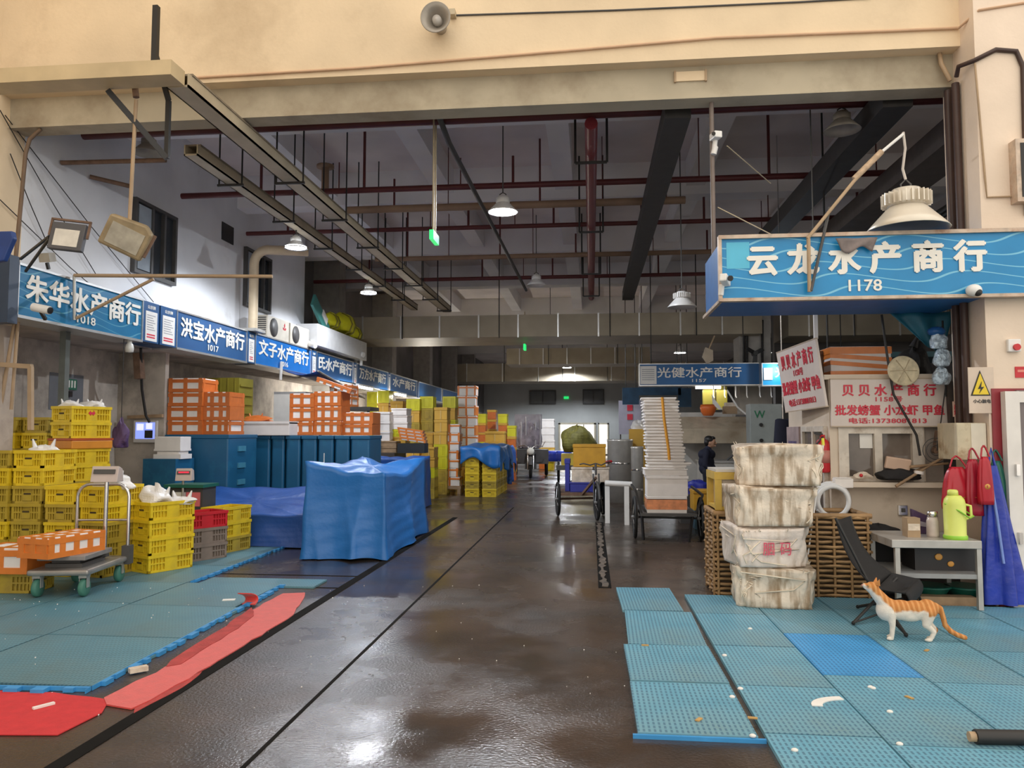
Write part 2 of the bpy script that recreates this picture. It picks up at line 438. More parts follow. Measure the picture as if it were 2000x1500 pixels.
# facade over the opening
b = MB(); b.box(-6.5, YU, 5.31, 9, YB, 11); S(b.build('wall_front', cream))
b = MB(); b.box(-6.5, YL, 4.97, XP + .05, YB, 5.36); S(b.build('trim_1', beamm))
b = MB(); b.box(-6.5, YL - .012, 4.97, XP, YL, 5.0); S(b.build('trim_2', beamm))
b = MB(); b.box(XP, YF, 0, 6.4, YB, 11); S(b.build('wall_front_right', pinkish))
b = MB(); b.box(XP + .02, YF - .02, 0, 6.4, YF, 1.95); S(b.build('trim_3', M('red_wall_panel', (.26, .02, .03), .35, var=.1)))
# left side wall: cream outside, white inside, grimy below the signs
b = MB(); b.box(XW - .3, -2, 2.75, XW, YB, 11); S(b.build('wall_left_front', cream))
b = MB(); b.box(XW - .3, -2, 0, XW, YB, 2.75); S(b.build('wall_left_base', M('stained_shaded_outer_wall', (.50, .42, .35), .85, var=.2, scale=2, dirt=(.24, .19, .16), dscale=1.4, dlo=.48, dhi=.75)))  # stains, plus the shade on the lower wall put into a darker base
b = MB(); b.box(XW - .3, YB, 2.9, XW, 16.8, 6.4); S(b.build('wall_left', whitew))
b = MB(); b.box(XW - 1.1, YB, 2.78, -6.475, 40, 2.9); S(b.build('trim_4', greyw))
b = MB(); b.box(XW - 1.1, YB, 0, XW - .8, 52, 2.9); S(b.build('wall_left_lower', greyw))
S(MB().box(XW - .8, 11.2, 0, AY(318, 900, 11.2).x, 11.3, 2.78).build('partition_wall', greyw))
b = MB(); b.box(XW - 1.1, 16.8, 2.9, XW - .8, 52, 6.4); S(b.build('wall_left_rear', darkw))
b = MB(); b.box(XW - .8, 16.8, 2.9, XW - .3, 17.1, 6.4); S(b.build('return_wall', whitew))
for i, y in enumerate((19.5, 25, 31, 37, 43)):
    b = MB(); b.box(XW - .8, y, 0, XW - .1, y + .55, 6.2); S(b.build('trim_%d' % (10 + i), M('dim_column_paint', (.38, .36, .33), .8, var=.15)))
# hall enclosure
b = MB()
b.box(-10, 52, 2.15, 10, 52.3, 7); b.box(-10, 52, 0, -2.15, 52.3, 2.15); b.box(.25, 52, 0, .5, 52.3, 2.15); b.box(1.1, 52, 0, 10, 52.3, 2.15)
S(b.build('wall_back', backw))
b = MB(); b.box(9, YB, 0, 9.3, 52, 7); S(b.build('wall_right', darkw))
b = MB(); b.box(XW - 1.1, YB, 6.3, 9.3, 52.3, 6.6); S(b.build('ceiling', ceilm))
for i, x in enumerate((-4.75, -2.6, -.45, 1.83, 4.1, 6.3)):
    b = MB(); b.box(x - .16, YB, 5.85, x + .16, 30, 6.3); S(b.build('ceiling_beam', ceilb))
for i, y in enumerate((9.9, 13.6, 17.6, 21.6, 27, 33, 40)):
    b = MB(); b.box(XW - .8, y - .2, 5.7, 9, y + .2, 6.3); S(b.build('ceiling_beam', ceilb))
# far windows and the lit doorway in the back wall
for i, (x0, x1, y0, y1) in enumerate(((1036, 1084, 764, 788), (1140, 1178, 762, 788))):
    p = AY(x0, y1, 51.95); q = AY(x1, y0, 51.95)
    w = S(MB().box(p.x, 51.9, p.z, q.x, 52.0, q.z).build('window_%d' % (11 + i), M('dim_far_glass', (.10, .11, .12), .2, var=.3, scale=1)))
    f = MB()
    for a0, a1, c0, c1 in ((p.x - .06, q.x + .06, p.z - .06, p.z), (p.x - .06, q.x + .06, q.z, q.z + .06), (p.x - .06, p.x, p.z, q.z), (q.x, q.x + .06, p.z, q.z), ((p.x + q.x) / 2 - .03, (p.x + q.x) / 2 + .03, p.z, q.z)):
        f.box(a0, 51.86, c0, a1, 51.9, c1)
    f.build('window_frame', dgrey, w)
d = MB()
for x0, x1, z0, z1 in ((-2.2, -2.08, 0, 2.2), (.18, .3, 0, 2.2), (-2.2, .3, 2.1, 2.22), (.45, .53, 0, 2.2), (1.07, 1.15, 0, 2.2), (.45, 1.15, 2.1, 2.2), (-.55, -.47, 0, 2.1)):
    d.box(x0, 51.9, z0, x1, 52.05, z1)
S(d.build('door_1', M('doorway_frame_paint', (.6, .55, .42), .6)))
S(MB().box(-16, 52.4, -.2, 12, 75, 0).build('yard_floor', M('pale_yard_ground', (.5, .5, .48), .8)))
# windows of the left wall
for i, (x0, x1, yt, yb) in enumerate(((258, 337, 405, 525), (476, 524, 492, 592))):
    p = AX(x0, yb, XW); q = AX(x1, yt, XW); z0, z1 = p.z, p.z + (.98 if i == 0 else 1.02); y0, y1 = p.y, q.y
    w = S(MB().box(XW - .02, y0, z0, XW + .012, y1, z1).build('window_%d' % (i + 1), glassd))
    f = MB()
    f.box(XW, y0 - .05, z0 - .05, XW + .07, y1 + .05, z0); f.box(XW, y0 - .05, z1, XW + .07, y1 + .05, z1 + .05)
    for yy in (y0 - .05, y0 + (y1 - y0) * .36, y0 + (y1 - y0) * .68, y1): f.box(XW, yy, z0, XW + .07, yy + .05, z1)
    f.build('window_frame', dgrey, w)
    MB().box(XW, y0 + .05, z0 + .02, XW + .05, y0 + (y1 - y0) * .36, z1 - .02).build('casement', M('grey_pane', (.30, .34, .38), .2, var=.1), w)
p = AX(444, 456, XW)
S(MB().box(XW - .02, p.y - .22, p.z - .16, XW + .015, p.y + .22, p.z + .16).build('window_3', black))
# joints and the drain channel in the floor
S(MB().box(-2.53, 2, 0, -2.44, 14, .004).build('trim_20', M('joint_dirt', (.010, .009, .008), .9, var=.2, spec=.1)))
S(MB().box(-1.628, 2, 0, -1.606, 16, .003).build('trim_21', _mats['joint_dirt']))
S(MB().box(-4.6, 8.18, 0, -2.5, 8.21, .003).build('trim_22', _mats['joint_dirt']))
S(MB().box(-3.4, 7.55, 0, -2.5, 7.58, .003).build('trim_23', _mats['joint_dirt']))
S(MB().box(.06, 7.85, 0, .19, 13.5, .004).build('trim_24', _mats['joint_dirt']))
rg = random.Random(5); e1 = []; e2 = []
for k in range(60):
    y = 7.88 + k * .093; e1.append((.085 + rg.uniform(-.015, .025), y)); e2.append((.15 + rg.uniform(-.03, .02), y))
S(MB().prism(e1 + e2[::-1], .004, .011).build('trim_25', M('drain_grit', (.13, .10, .075), .7, var=.5, scale=16, dirt=(.03, .025, .02), dscale=7, bump=.6, bscale=30)))

# ================================================================ CEILING SERVICES
def sprinkler_pipe(Y, z, x0, x1, r, mat, label, hx, thick=.022, rmat=None):
    t = T('sprinkler_pipe', label, 'pipe', (0, Y, z), group='transverse sprinkler pipes under the ceiling')
    MB().tube((x0, 0, 0), (x1, 0, 0), r, 10).build('pipe', mat, t)
    for k, x in enumerate(hx):
        top = 5.72 - z if random.random() < .3 else 6.3 - z
        MB().tube((x, 0, r * .6), (x, 0, top), thick if k % 2 == 0 else thick * .45, 6).build('hanger_rod', rmat or redp, t)
    return t
sprinkler_pipe(8.8, 5.27, -6.3, 5.2, .06, redp, 'thick dark red pipe directly behind the entrance beam', (-4.6, -1.9, -.62, .4, 1.9, 2.7, 3.4))
sprinkler_pipe(11.3, 5.27, -6.4, 6.5, .045, redp, 'dark red sprinkler pipe, second row behind the entrance beam', (-5.1, -3.85, -3.45, -1.95, -1.15, 1.6, 2.6, 4.1))
sprinkler_pipe(12.15, 5.22, -4.0, 1.5, .06, tanp, 'tan brown pipe just above the lit round lamp', (-3.2, -2.3, -.8, .2, 1.2), .018)
sprinkler_pipe(13.6, 5.27, -6.4, 6.5, .04, redp, 'dark red sprinkler pipe, third row, passing behind the lit round lamp', (-5.6, -2.9, -2.2, -1.35, -.65, .9, 2.0, 3.1, 4.6))
sprinkler_pipe(15.95, 5.27, -4.6, 6.0, .05, tanp, 'tan brown pipe behind the third red sprinkler pipe', (-3.9, -3.0, -1.9, -1.2, -.3, 1.3, 2.4, 3.5), .02)
sprinkler_pipe(18.2, 5.27, -6.8, 6.5, .045, redp, 'dark red sprinkler pipe, last row before the wide duct', (-5.4, -3.7, -2.6, -1.6, -.9, .4, 1.6, 2.8, 4.4))
def rod(x, y, z0, z1, r=.012, m=black): return ((x, y, z0), (x, y, z1), r)
t = T('fire_main_pipe', 'bright red main pipe running lengthwise under the middle of the ceiling', 'pipe', (0, 0, 5.12))
MB().tube((.02, 8.6, -.05), (.02, 20, -.05), .075, 12).build('pipe', M('bright_red_pipe_paint', (.20, .02, .03), .4, var=.15), t)
MB().tube((.02, 9.1, -.05), (.02, 9.1, 1.18), .06, 12).build('riser', _mats['bright_red_pipe_paint'], t)
for y in (9.6, 13.0, 16.5, 19.2):
    b = MB(); b.bar((-.18, y, -.15), (.22, y, -.15), .03); b.bar((-.18, y, -.15), (-.18, y, 1.18), .03); b.bar((.22, y, -.15), (.22, y, 1.18), .03)
    b.build('hanger_frame', black, t)
for nm, x, y0, y1, z, w, mat, lab in (
    ('cable_tray', -3.86, 6.69, 20.3, 4.80, .22, creamst, 'long cream cable tray starting outside at the bent corner'),
    ('cable_tray', -4.66, 8.4, 19.9, 4.80, .17, creamst, 'grey-brown cable tray carrying the two lit round lamps')):
    t = T(nm, lab, 'cable tray', (x, 0, z), group='cable trays along the left of the ceiling')
    b = MB(); b.box(-w / 2, y0, 0, w / 2, y1, .02); b.box(-w / 2, y0, 0, -w / 2 + .015, y1, .13); b.box(w / 2 - .015, y0, 0, w / 2, y1, .13)
    b.build('channel', mat, t)
    b = MB(); b.box(-w / 2 - .01, y0 + .05, .13, w / 2 + .01, y1, .15); b.build('cover', M('dusty_tray_cover', (.24, .19, .13), .7, var=.2), t)
    y = 9.4
    while y < y1:
        b = MB(); b.bar((-w / 2 - .09, y, -.03), (w / 2 + .09, y, -.03), .03)
        b.tube((-w / 2 - .07, y, -.03), (-w / 2 - .07, y, 1.5), .011, 6); b.tube((w / 2 + .07, y, -.03), (w / 2 + .07, y, 1.5), .011, 6)
        b.build('hanger_frame', black, t); y += 1.75
# the part of the tray outside, with its bracket
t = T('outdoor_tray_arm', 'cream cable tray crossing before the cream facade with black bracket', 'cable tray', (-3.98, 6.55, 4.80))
MB().box(-2.51, -.12, 0, .2, .12, .14).build('channel', M('cream_tray_warm_lit', (.60, .47, .28), .6, var=.15, scale=3), t)  # warm outdoor light put into this copy of the tray cream
b = MB(); b.bar((-.06, .05, .12), (-.06, .05, .75), .05); b.bar((-.06, .3, -.05), (-.06, .3, -.62), .04); b.bar((-.55, .1, -.02), (-.06, .3, -.62), .05); b.bar((-.06,.05,.3),(-.06,.3,-.05),.04)
b.build('bracket', black, t)
# ducts running lengthwise
for x, y0, y1, z, w, h, mat, lab in (
    (.96, 8.3, 19.9, 4.97, .28, .22, M('dark_duct_sheet', (.060, .056, .054), .6, .2, var=.15), 'flat dark grey duct running lengthwise beside the red main pipe'),
    (3.21, 8.2, 14.2, 4.95, .30, .24, M('dark_duct_sheet'), 'dark duct under the ceiling beside the dirty bell lamp'),
    (4.34, 8.3, 19.9, 4.88, .52, .3, M('brown_grey_duct', (.14, .12, .11), .6, .2, var=.15), 'wide brown-grey duct along the ceiling above the big blue sign')):
    tag(MB().box(x - w / 2, y0, z, x + w / 2, y1, z + h).build('ventilation_duct', mat), lab, 'duct')
for k, (x, y0, y1) in enumerate(((5.3, 8.3, 20), (5.75, 8.3, 20))):
    tag(MB().tube((x, y0, 4.9 + .2 * k), (x, y1, 4.9 + .2 * k), .05, 8).build('wall_side_pipe', black), ('thin black pipe, lower of the pair beside the wide brown-grey duct', 'thin black pipe, upper of the pair beside the wide brown-grey duct')[k], 'pipe')
t = T('bent_conduit', 'thin dark conduit dropping from the red pipe and running inward', 'conduit', (0, 0, 0))
MB().path([(-1.74, 8.6, 5.5), (-1.74, 8.62, 5.22), (-1.72, 9.1, 5.11), (-1.66, 14, 5.11), (-1.6, 19, 5.11)], .035, 8).build('pipe', dgrey, t)
# wide ducts across the hall
def cross_duct(x0, x1, Y0, Y1, z0, z1, lab, step=1.05):
    t = T('cross_duct', lab, 'duct', (0, Y0, z0), group='wide galvanised ducts crossing the hall')
    MB().box(x0, 0, 0, x1, Y1 - Y0, z1 - z0).build('casing', M('galvanised_duct', (.36, .31, .23), .5, .35, var=.15, scale=1.5), t)
    x = x0 + .5
    while x < x1:
        MB().box(x - .02, -.025, -.02, x + .02, 0, z1 - z0 + .02).build('flange', alum, t); x += step
    for xx in (x0 + 1.6, x0 + 4.2, x0 + 7.1, x0 + 9.3):
        if xx < x1: MB().tube((xx, -.04, -.03), (xx, -.04, 6.31 - z0), .014, 6).build('hanger_rod', black, t)
cross_duct(-6.6, 4.35, 20.0, 22.0, 4.07, 4.65, 'wide galvanised duct crossing the whole hall behind the sprinkler pipes')
cross_duct(-3.2, 2.2, 29.0, 30.5, 4.15, 4.75, 'short galvanised duct behind the wide one crossing the hall', .9)
cross_duct(-8.5, 8.5, 38, 40, 4.1, 5.0, 'dark duct crossing above the back of the hall', 1.8)
cross_duct(5.0, 8.9, 20.0, 21.6, 4.0, 4.9, 'galvanised duct above the stall with the steel hood', 1.1)
t = T('exit_sign', 'green exit light hung on two long rods just inside the entrance', 'exit sign', AY(848, 465, 8.78), 0, 'hanging green exit lights')
b = MB(); b.box(-.025, -.16, -.05, .025, .16, .06); b.build('housing', exitg, t)
for y in (-.06, .06): MB().tube((.0, y, .06), (.0, y, 1.5), .012, 6).build('rod', creamst, t)
for px, py, Y, l, lab in ((1025, 679, 21, .75, 'green exit light hung below the wide duct'), (1106, 777, 45, 0, 'small green exit light on the back wall')):
    t = T('exit_sign', lab, 'exit sign', AY(px, py, Y if l else 51.935), 0, 'hanging green exit lights')
    MB().box(-.03 if l else -.16, -.16 if l else 0, -.07, .03 if l else .16, .16 if l else .06, .09).build('housing', exitg, t)
    if l: MB().tube((0, 0, .09), (0, 0, 1.0), .012, 6).build('rod', creamst, t)

# ================================================================ LAMPS
def lamp(loc, R, ctop, label, lit=True, fins=False, shade=whitem, power=1.0, bulb=False, group='round high-bay lamps under the ceiling'):
    t = T('high_bay_lamp', label, 'lamp', loc, group=group)
    H = R * .62
    b = MB(); n = 28
    b.lathe([(R * .42, H), (R * .55, H * .8), (R * .8, H * .36), (R, 0), (R * .985, -.004), (R * .79, H * .34), (R * .53, H * .78), (R * .40, H * .97)], n)
    b.build('lamp_shade', shade, t)
    b = MB(); b.lathe([(0.001, H), (R * .45, H), (R * .47, H * 1.08), (R * .47, H * 1.5), (R * .36, H * 1.55), (R * .34, H * 1.72), (.001, H * 1.74)], 20)
    if fins:
        for k in range(26):
            a = 2 * pi * k / 26; b.cbox((R * .52 * cos(a), R * .52 * sin(a), H * 1.28), (R * .16, .012, H * .5), Euler((0, 0, a)))
    b.build('heat_sink', shade, t)
    if bulb: MB().lathe([(.001, H * .30), (R * .24, H * .36), (R * .34, H * .62), (R * .36, H * .9), (.001, H * .92)], 20).build('lens', lampon, t)
    elif lit: MB().lathe([(.001, .012), (R * .90, .012), (R * .90, .03), (.001, .03)], 24).build('lens', lampon, t)
    else: MB().lathe([(.001, H * .80), (R * .40, H * .80), (R * .40, H * .90), (.001, H * .90)], 20).build('lens', M('unlit_lens', (.7, .72, .72), .3), t)
    b = MB(); b.path([(-.04, 0, H * 1.7), (-.045, 0, H * 1.95), (0, 0, H * 2.15), (.045, 0, H * 1.95), (.04, 0, H * 1.7)], .008)
    if ctop: b.tube((0, 0, H * 2.1), (0, 0, ctop - t.location.z), .01, 6)
    b.build('cord', dgrey, t)
    if lit:
        ld = bpy.data.lights.new('lamp_light', 'POINT' if bulb else 'SPOT'); ld.energy = LAMP_W * power; ld.color = LAMP_C; ld.shadow_soft_size = R * .3
        if not bulb: ld.spot_size = radians(165); ld.spot_blend = .3
        lo = bpy.data.objects.new('lamp_light', ld); COL.objects.link(lo); lo.parent = t; lo.location = (0, 0, H * .22 if bulb else -.02)
    return t
lamp((-1.24, 10.75, 4.70), .215, 6.3, 'brightly lit round lamp with a visible bulb, first inside the entrance', bulb=True)
lamp((-1.17, 16.5, 4.74), .22, 6.3, 'dim round lamp hanging behind the lit lamp with the visible bulb', lit=False)
lamp((-1.17, 22.2, 4.66), .22, 6.3, 'lit round lamp in front of the wide duct')
lamp((-1.15, 30.8, 4.62), .22, 6.3, 'lit round lamp just beyond the wide duct', power=1.1)
lamp((-1.15, 37.0, 4.66), .24, 6.3, 'far lit lamp, fourth lit one along the centre line', power=1.8)
lamp((-1.1, 46.5, 4.66), .24, 6.3, 'last lit lamp of the centre line before the back wall', power=2.2)
lamp((-4.70, 11.75, 4.50), .185, 4.8, 'lit round lamp under the cable tray above the beige pipe', power=.4)
lamp((-4.70, 15.8, 4.50), .185, 4.8, 'lit round lamp under the cable tray above the air conditioners', power=.5)
p = AY(1332, 600, 12.5); lamp(p, .235, 6.3, 'unlit finned lamp hanging beside the end of the big blue sign', lit=False, fins=True)
p = AY(1772, 450, 7.35); lamp(p, .36, 0, 'large unlit finned lamp above the big blue sign', lit=False, fins=True, shade=M('lamp_aluminium', (.72, .66, .56), .35, .3, var=.06))
p = AY(1645, 255, 8.8); lamp(p, .2, 5.26, 'dirty bell lamp hanging under the thick red entrance pipe', lit=False, shade=M('dusty_shade', (.36, .33, .28), .6, var=.2))
p = AY(290, 300, 9.4); lamp(p, .2, 6.3, 'dusty bell lamp hanging behind the black bracket of the outdoor tray', lit=False, shade=M('dusty_shade'))
p = AY(1328, 690, 31); lamp(p, .26, 6.3, 'lit lamp above the stall sign numbered 1157', power=.7)
p = AY(1518, 690, 26); lamp(p, .2, 6.3, 'lit lamp beside the leaning white board', power=.7)
p = AY(1766, 688, 24); lamp(p, .24, 6.3, 'lit lamp seen above the round pale disc', power=.7)
for k, (px, py, Y) in enumerate(((1108, 726, 41), (1120, 743, 44), (1127, 765, 50), (930, 660, 19.6))):
    pass
# ================================================================ LEFT-HAND STALL SIGNS
XS = -6.10; ZS0, ZS1 = 2.80, 3.36
def left_sign(y0, y1, body, num, label, mat, tw=None, off=0.0):
    t = T('shop_sign', label, 'sign', (XS, y0, ZS0), group='blue shop signs along the left wall')
    w = y1 - y0; h = ZS1 - ZS0
    MB().box(-.38, 0, 0, 0, w, h).build('board', mat, t)
    f = MB(); f.box(-.38, 0, -.02, .02, w, .012); f.box(-.38, 0, h - .012, .02, w, h + .012); f.box(-.02, -.008, 0, .015, .012, h); f.box(-.02, w - .012, 0, .015, w + .006, h)
    f.build('edge_trim', alum, t)
    if body:
        text('lettering', body, letter, tw or w * .84, h * .52, (.008, w * .5 + off, h * .60), RIGHTW, t, bold=.018)
    if num: text('number_lettering', num, letter, .34, h * .17, (.008, w * .5 + off - .05, h * .2), RIGHTW, t, bold=.008)
    return t
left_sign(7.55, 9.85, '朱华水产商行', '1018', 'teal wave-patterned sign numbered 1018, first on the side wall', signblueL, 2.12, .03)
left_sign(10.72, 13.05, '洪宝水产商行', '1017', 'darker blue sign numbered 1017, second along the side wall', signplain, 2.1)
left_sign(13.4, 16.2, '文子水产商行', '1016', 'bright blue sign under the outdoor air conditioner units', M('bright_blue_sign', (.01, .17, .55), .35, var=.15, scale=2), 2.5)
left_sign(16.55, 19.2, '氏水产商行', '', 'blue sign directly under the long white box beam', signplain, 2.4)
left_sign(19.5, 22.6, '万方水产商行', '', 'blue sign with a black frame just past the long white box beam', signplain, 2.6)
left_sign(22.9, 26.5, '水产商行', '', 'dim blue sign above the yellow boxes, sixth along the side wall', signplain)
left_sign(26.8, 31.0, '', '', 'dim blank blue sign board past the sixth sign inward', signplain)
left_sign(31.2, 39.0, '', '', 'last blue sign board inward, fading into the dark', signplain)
def notice(y0, y1, label, dz=.0):
    t = T('notice_panel', label, 'notice', (XS, y0, ZS0), group='notice panels between the left signs')
    w = y1 - y0
    MB().box(-.38, 0, 0, .012, w, .56).build('backing', signplain, t)
    MB().box(.012, .05, .02 + dz, .018, w - .05, .43).build('sheet', paper, t)
    b = MB()
    for k in range(7): b.box(.018, .08, .17 + k * .033, .0195, w - .1 - .03 * (k % 3), .182 + k * .033)
    b.build('print', printg, t)
    b = MB()
    for k in range(2): b.box(.018, .08, .06 + k * .035, .0195, w - .1, .08 + k * .035)
    b.build('red_print', redlet, t)
    text('heading', '公示牌', letter, w * .5, .05, (.013, w * .5, .49), RIGHTW, t, .01, .003)
    return t
notice(9.86, 10.24, 'white notice panel beside the teal sign numbered 1018')
notice(10.28, 10.70, 'white notice panel at the street end of the sign numbered 1017')
notice(13.07, 13.38, 'white notice panel at the inner end of the sign numbered 1017')
notice(16.22, 16.52, 'white notice panel at the end of the third blue sign')
notice(19.22, 19.48, 'white notice panel under the inner end of the white box beam')
notice(22.62, 22.88, 'white notice panel at the end of the black-framed blue sign')
# frame post and brackets at the near end
t = T('sign_frame', 'dark steel frame post with brackets at the street end of the side wall signs', 'frame', (-6.2, 7.42, 0))
MB().box(-.16, -.04, 2.7, .14, .1, 3.42).build('end_plate', M('dark_navy_plate', (.03, .05, .09), .5, var=.1), t)
q = Vector((6.2, -7.42, 0)); MB().bar(AY(40, 506, 7.4) + q, AY(96, 462, 6.97) + q, .022).build('arm', black, t); MB().bar(AY(50, 530, 7.4) + q, AY(96, 466, 6.97) + q, .022).build('arm', black, t)
t = T('tan_support_bar', 'thin tan bar with diagonal brace sticking out before the sign numbered 1018', 'bracket', (0, 0, 0))
a = AX(145, 538, -6.05); c = AY(532, 540, 8.5); d1 = AY(300, 545, 8.46); d2 = AX(148, 622, -6.05)
MB().tube(a, c, .022, 8).build('bar', tan, t)
MB().tube(d1, d2, .02, 8).build('brace', tan, t); MB().tube(a, AX(145, 625, -6.05), .018, 8).build('post', galv, t)
# lower left posts
t = T('steel_rack', 'grey steel post and rail rack against the stained wall behind yellow crates', 'rack', (0, 0, 0))
p = AY(62, 800, 7.9); q = AY(45, 640, 7.9)
b = MB(); b.box(-6.42, 8.67, 0, -6.34, 8.75, 2.78); b.build('post', M('grey_green_post', (.10, .11, .10), .6, var=.2), t)
MB().bar(AY(0, 712, 7.8), AY(62, 716, 7.8), .05).build('rail', tan, t)
MB().bar(AY(60, 716, 7.8), AY(60, 840, 7.8), .045).build('upright', tan, t)
MB().tube(AY(30, 620, 7.9), AY(2, 790, 7.9), .02).build('pole', tan, t)
MB().tube(AY(36, 620, 7.9), AY(22, 800, 7.9), .018).build('pole', tan, t)
t = T('electric_meter_panel', 'grey meter panel with a green socket on the grimy wall above crates', 'panel', AX(131, 768, XW - .795), radians(90))
MB().box(-.36, 0, -.24, .34, .06, .27).build('panel', M('grey_blue_panel', (.17, .18, .20), .5, var=.1), t)
b = MB(); b.box(-.05, -.03, .05, .16, 0, .2); b.build('socket', M('green_socket', (.03, .16, .10), .5), t)
b = MB()
for k in range(3): b.box(-.025 + k * .06, -.035, .08, .005 + k * .06, -.03, .18)
b.build('switch', paper, t); MB().box(-.01, -.04, -.05, .06, 0, .03).build('plug', black, t)
# bulb, small things under the signs
t = T('led_bulb', 'white bulb hanging under the sign numbered 1018', 'lamp', AX(253, 676, -6.15))
MB().lathe([(.001, -.09), (.05, -.08), (.055, -.02), (.045, .02), (.03, .04), (.03, .09), (.012, .11), (.012, .2)], 14).build('bulb', M('unlit_bulb', (.75, .74, .7), .3), t)
t = T('security_camera', 'white bullet camera below the number 1018', 'camera', AY(80, 603, 7.55))
MB().tube((-.09, 0, .02), (.10, .0, -.02), .045, 12).build('body', whitem, t); MB().tube((.10, 0, -.02), (.115, 0, -.023), .036, 12).build('lens', black, t)
MB().bar((0, 0, -.03), (-.02, .1, -.1), .03).build('mount', black, t)
t = T('spot_lamp', 'small beige lamp on top of the sign numbered 1018', 'lamp', AX(92, 508, -6.2))
MB().cbox((0, 0, .03), (.13, .11, .1), Euler((.3, 0, 0))).build('housing', M('dusty_shade'), t); MB().bar((0, 0, -.03), (0, .03, -.1), .03).build('bracket', black, t)
# floodlights
def floodlight(loc, rot, w, h, label, m_body, m_face):
    t = T('floodlight', label, 'floodlight', loc, rot=rot)
    MB().box(-w / 2, 0, -h / 2, w / 2, .06, h / 2).build('housing', m_body, t, bevel=.008)
    MB().box(-w * .36, -.006, -h * .38, w * .36, 0, h * .24).build('reflector', m_face, t)
    b = MB(); b.bar((-w / 2 - .02, .03, 0), (-w / 2 - .02, .03, h * .62), .02); b.bar((w / 2 + .02, .03, 0), (w / 2 + .02, .03, h * .62), .02); b.bar((-w / 2 - .03, .03, h * .62), (w / 2 + .03, .03, h * .62), .02)
    b.build('yoke', rust, t)
    return t
floodlight(AY(130, 461, 6.95), (radians(-8), radians(6), radians(8)), .33, .28, 'grey square floodlight on brackets above the sign numbered 1018', M('floodlight_grey', (.10, .10, .11), .5, .3), M('floodlight_face', (.72, .69, .62), .25, var=.15, scale=9))
t = T('old_floodlight', 'old dusty floodlight tilted at the end of a hanging pole', 'floodlight', AY(247, 464, 6.8), rot=(radians(18), radians(24), radians(28)))
b = MB(); b.extrude([(-.2, -.06, -.15), (.2, -.06, -.15), (.2, -.06, .13), (.12, -.06, .19), (-.2, -.06, .15)], (0, .12, 0)); b.build('housing', M('dusty_brass', (.34, .26, .15), .55, .3, var=.25, scale=8), t, bevel=.02)
MB().box(-.15, -.068, -.11, .15, -.06, .1).build('glass', M('dusty_glass', (.42, .38, .30), .25, var=.25, scale=10), t)
b = MB(); b.bar((.21, -.02, -.1), (.21, .05, .13), .03); b.build('bracket', rust, t)
t = T('lamp_pole', 'thin tan pole hanging from the outdoor tray down to the old floodlight', 'pole', (0, 0, 0))
MB().tube(AY(266, 195, 6.72), AY(252, 452, 6.80), .018, 8).build('pole', tan, t)
MB().tube(AY(266, 190, 6.72), AY(262, 186, 6.72) + Vector((0, 0, .12)), .03, 8).build('clamp', rust, t)
t = T('horn_speaker', 'round grey horn loudspeaker on the cream facade', 'loudspeaker', AY(862, 57, 7.67))
R = Matrix.Rotation(pi / 2 + .12, 3, 'X') @ Matrix.Rotation(0, 3, 'Y')
MB().lathe([(.001, .0), (.06, .01), (.075, .1), (.10, .22), (.15, .30), (.155, .305), (.15, .312), (.095, .24), (.05, .18)], 28, R=R).build('horn', M('horn_grey', (.38, .34, .29), .45, .3, var=.15), t)
MB().lathe([(.045, .16), (.05, .2), (.045, .255), (.001, .265)], 20, R=R).build('core', M('horn_core', (.55, .52, .48), .4, var=.05), t)
MB().box(.10, -.1, .10, .16, .0, .16).build('junction_box', creamst, t)
tag(MB().path([AY(885, 30, 7.66), AY(1200, 20, 7.66), AY(1560, 4, 7.66), AY(1700, -4, 7.66)], .009).build('speaker_cable', dgrey), 'dark cable running along the facade from the horn loudspeaker', 'cable')
tag(MB().path([AY(378, 152, 7.655), AY(700, 133, 7.65), AY(1100, 100, 7.65), AY(1400, 74, 7.65), AY(1872, 55, 7.65)], .014).build('facade_conduit', M('pinkish_conduit', (.62, .40, .25), .6, var=.1)), 'thin pinkish conduit along the facade above the opening', 'conduit')
tag(MB().tube(AY(378, 152, 7.655), AY(376, 178, 7.66), .012).build('facade_conduit', M('pinkish_conduit')), 'short vertical conduit end above the beam beside the tray arm', 'conduit')
t = T('beam_box', 'small rectangular cover plate on the beam above the opening', 'cover plate', AY(1349, 150, YL))
MB().box(-.15, -.02, -.05, .15, 0, .05).build('plate', cream, t); b = MB(); b.box(-.17, -.03, -.06, -.15, 0, .06); b.box(.14, -.03, -.06, .16, 0, .06); b.build('clip', tan, t)
# pipe at the left pillar and loose wires on the left wall
tag(MB().path([AY(80, 252, 7.86), AY(58, 272, 7.84), AY(50, 300, 7.82), AY(30, 512, 7.6)], .022, 8).build('drain_pipe', M('brown_pipe', (.16, .10, .06), .6, var=.2)), 'thin brown pipe bending down the edge of the opening beside the floodlights', 'pipe')
for k, (a, c) in enumerate((((0, 215), (190, 540)), ((10, 225), (300, 590)), ((20, 300), (90, 470)), ((0, 390), (240, 610)))):
    p0 = AX(a[0], a[1], XW + .03); p1 = AX(c[0], c[1], XW + .05); mid = (p0 + p1) / 2 + Vector((.02, 0, -.06))
    tag(MB().path([p0, mid, p1], .006, 5).build('wall_cable', black), ('topmost thin wire slanting down the white side wall', 'longest thin wire slanting across the white side wall', 'short steep thin wire behind the brown drain pipe', 'lowest thin wire slanting down toward the sign numbered 1018')[k], 'cable')
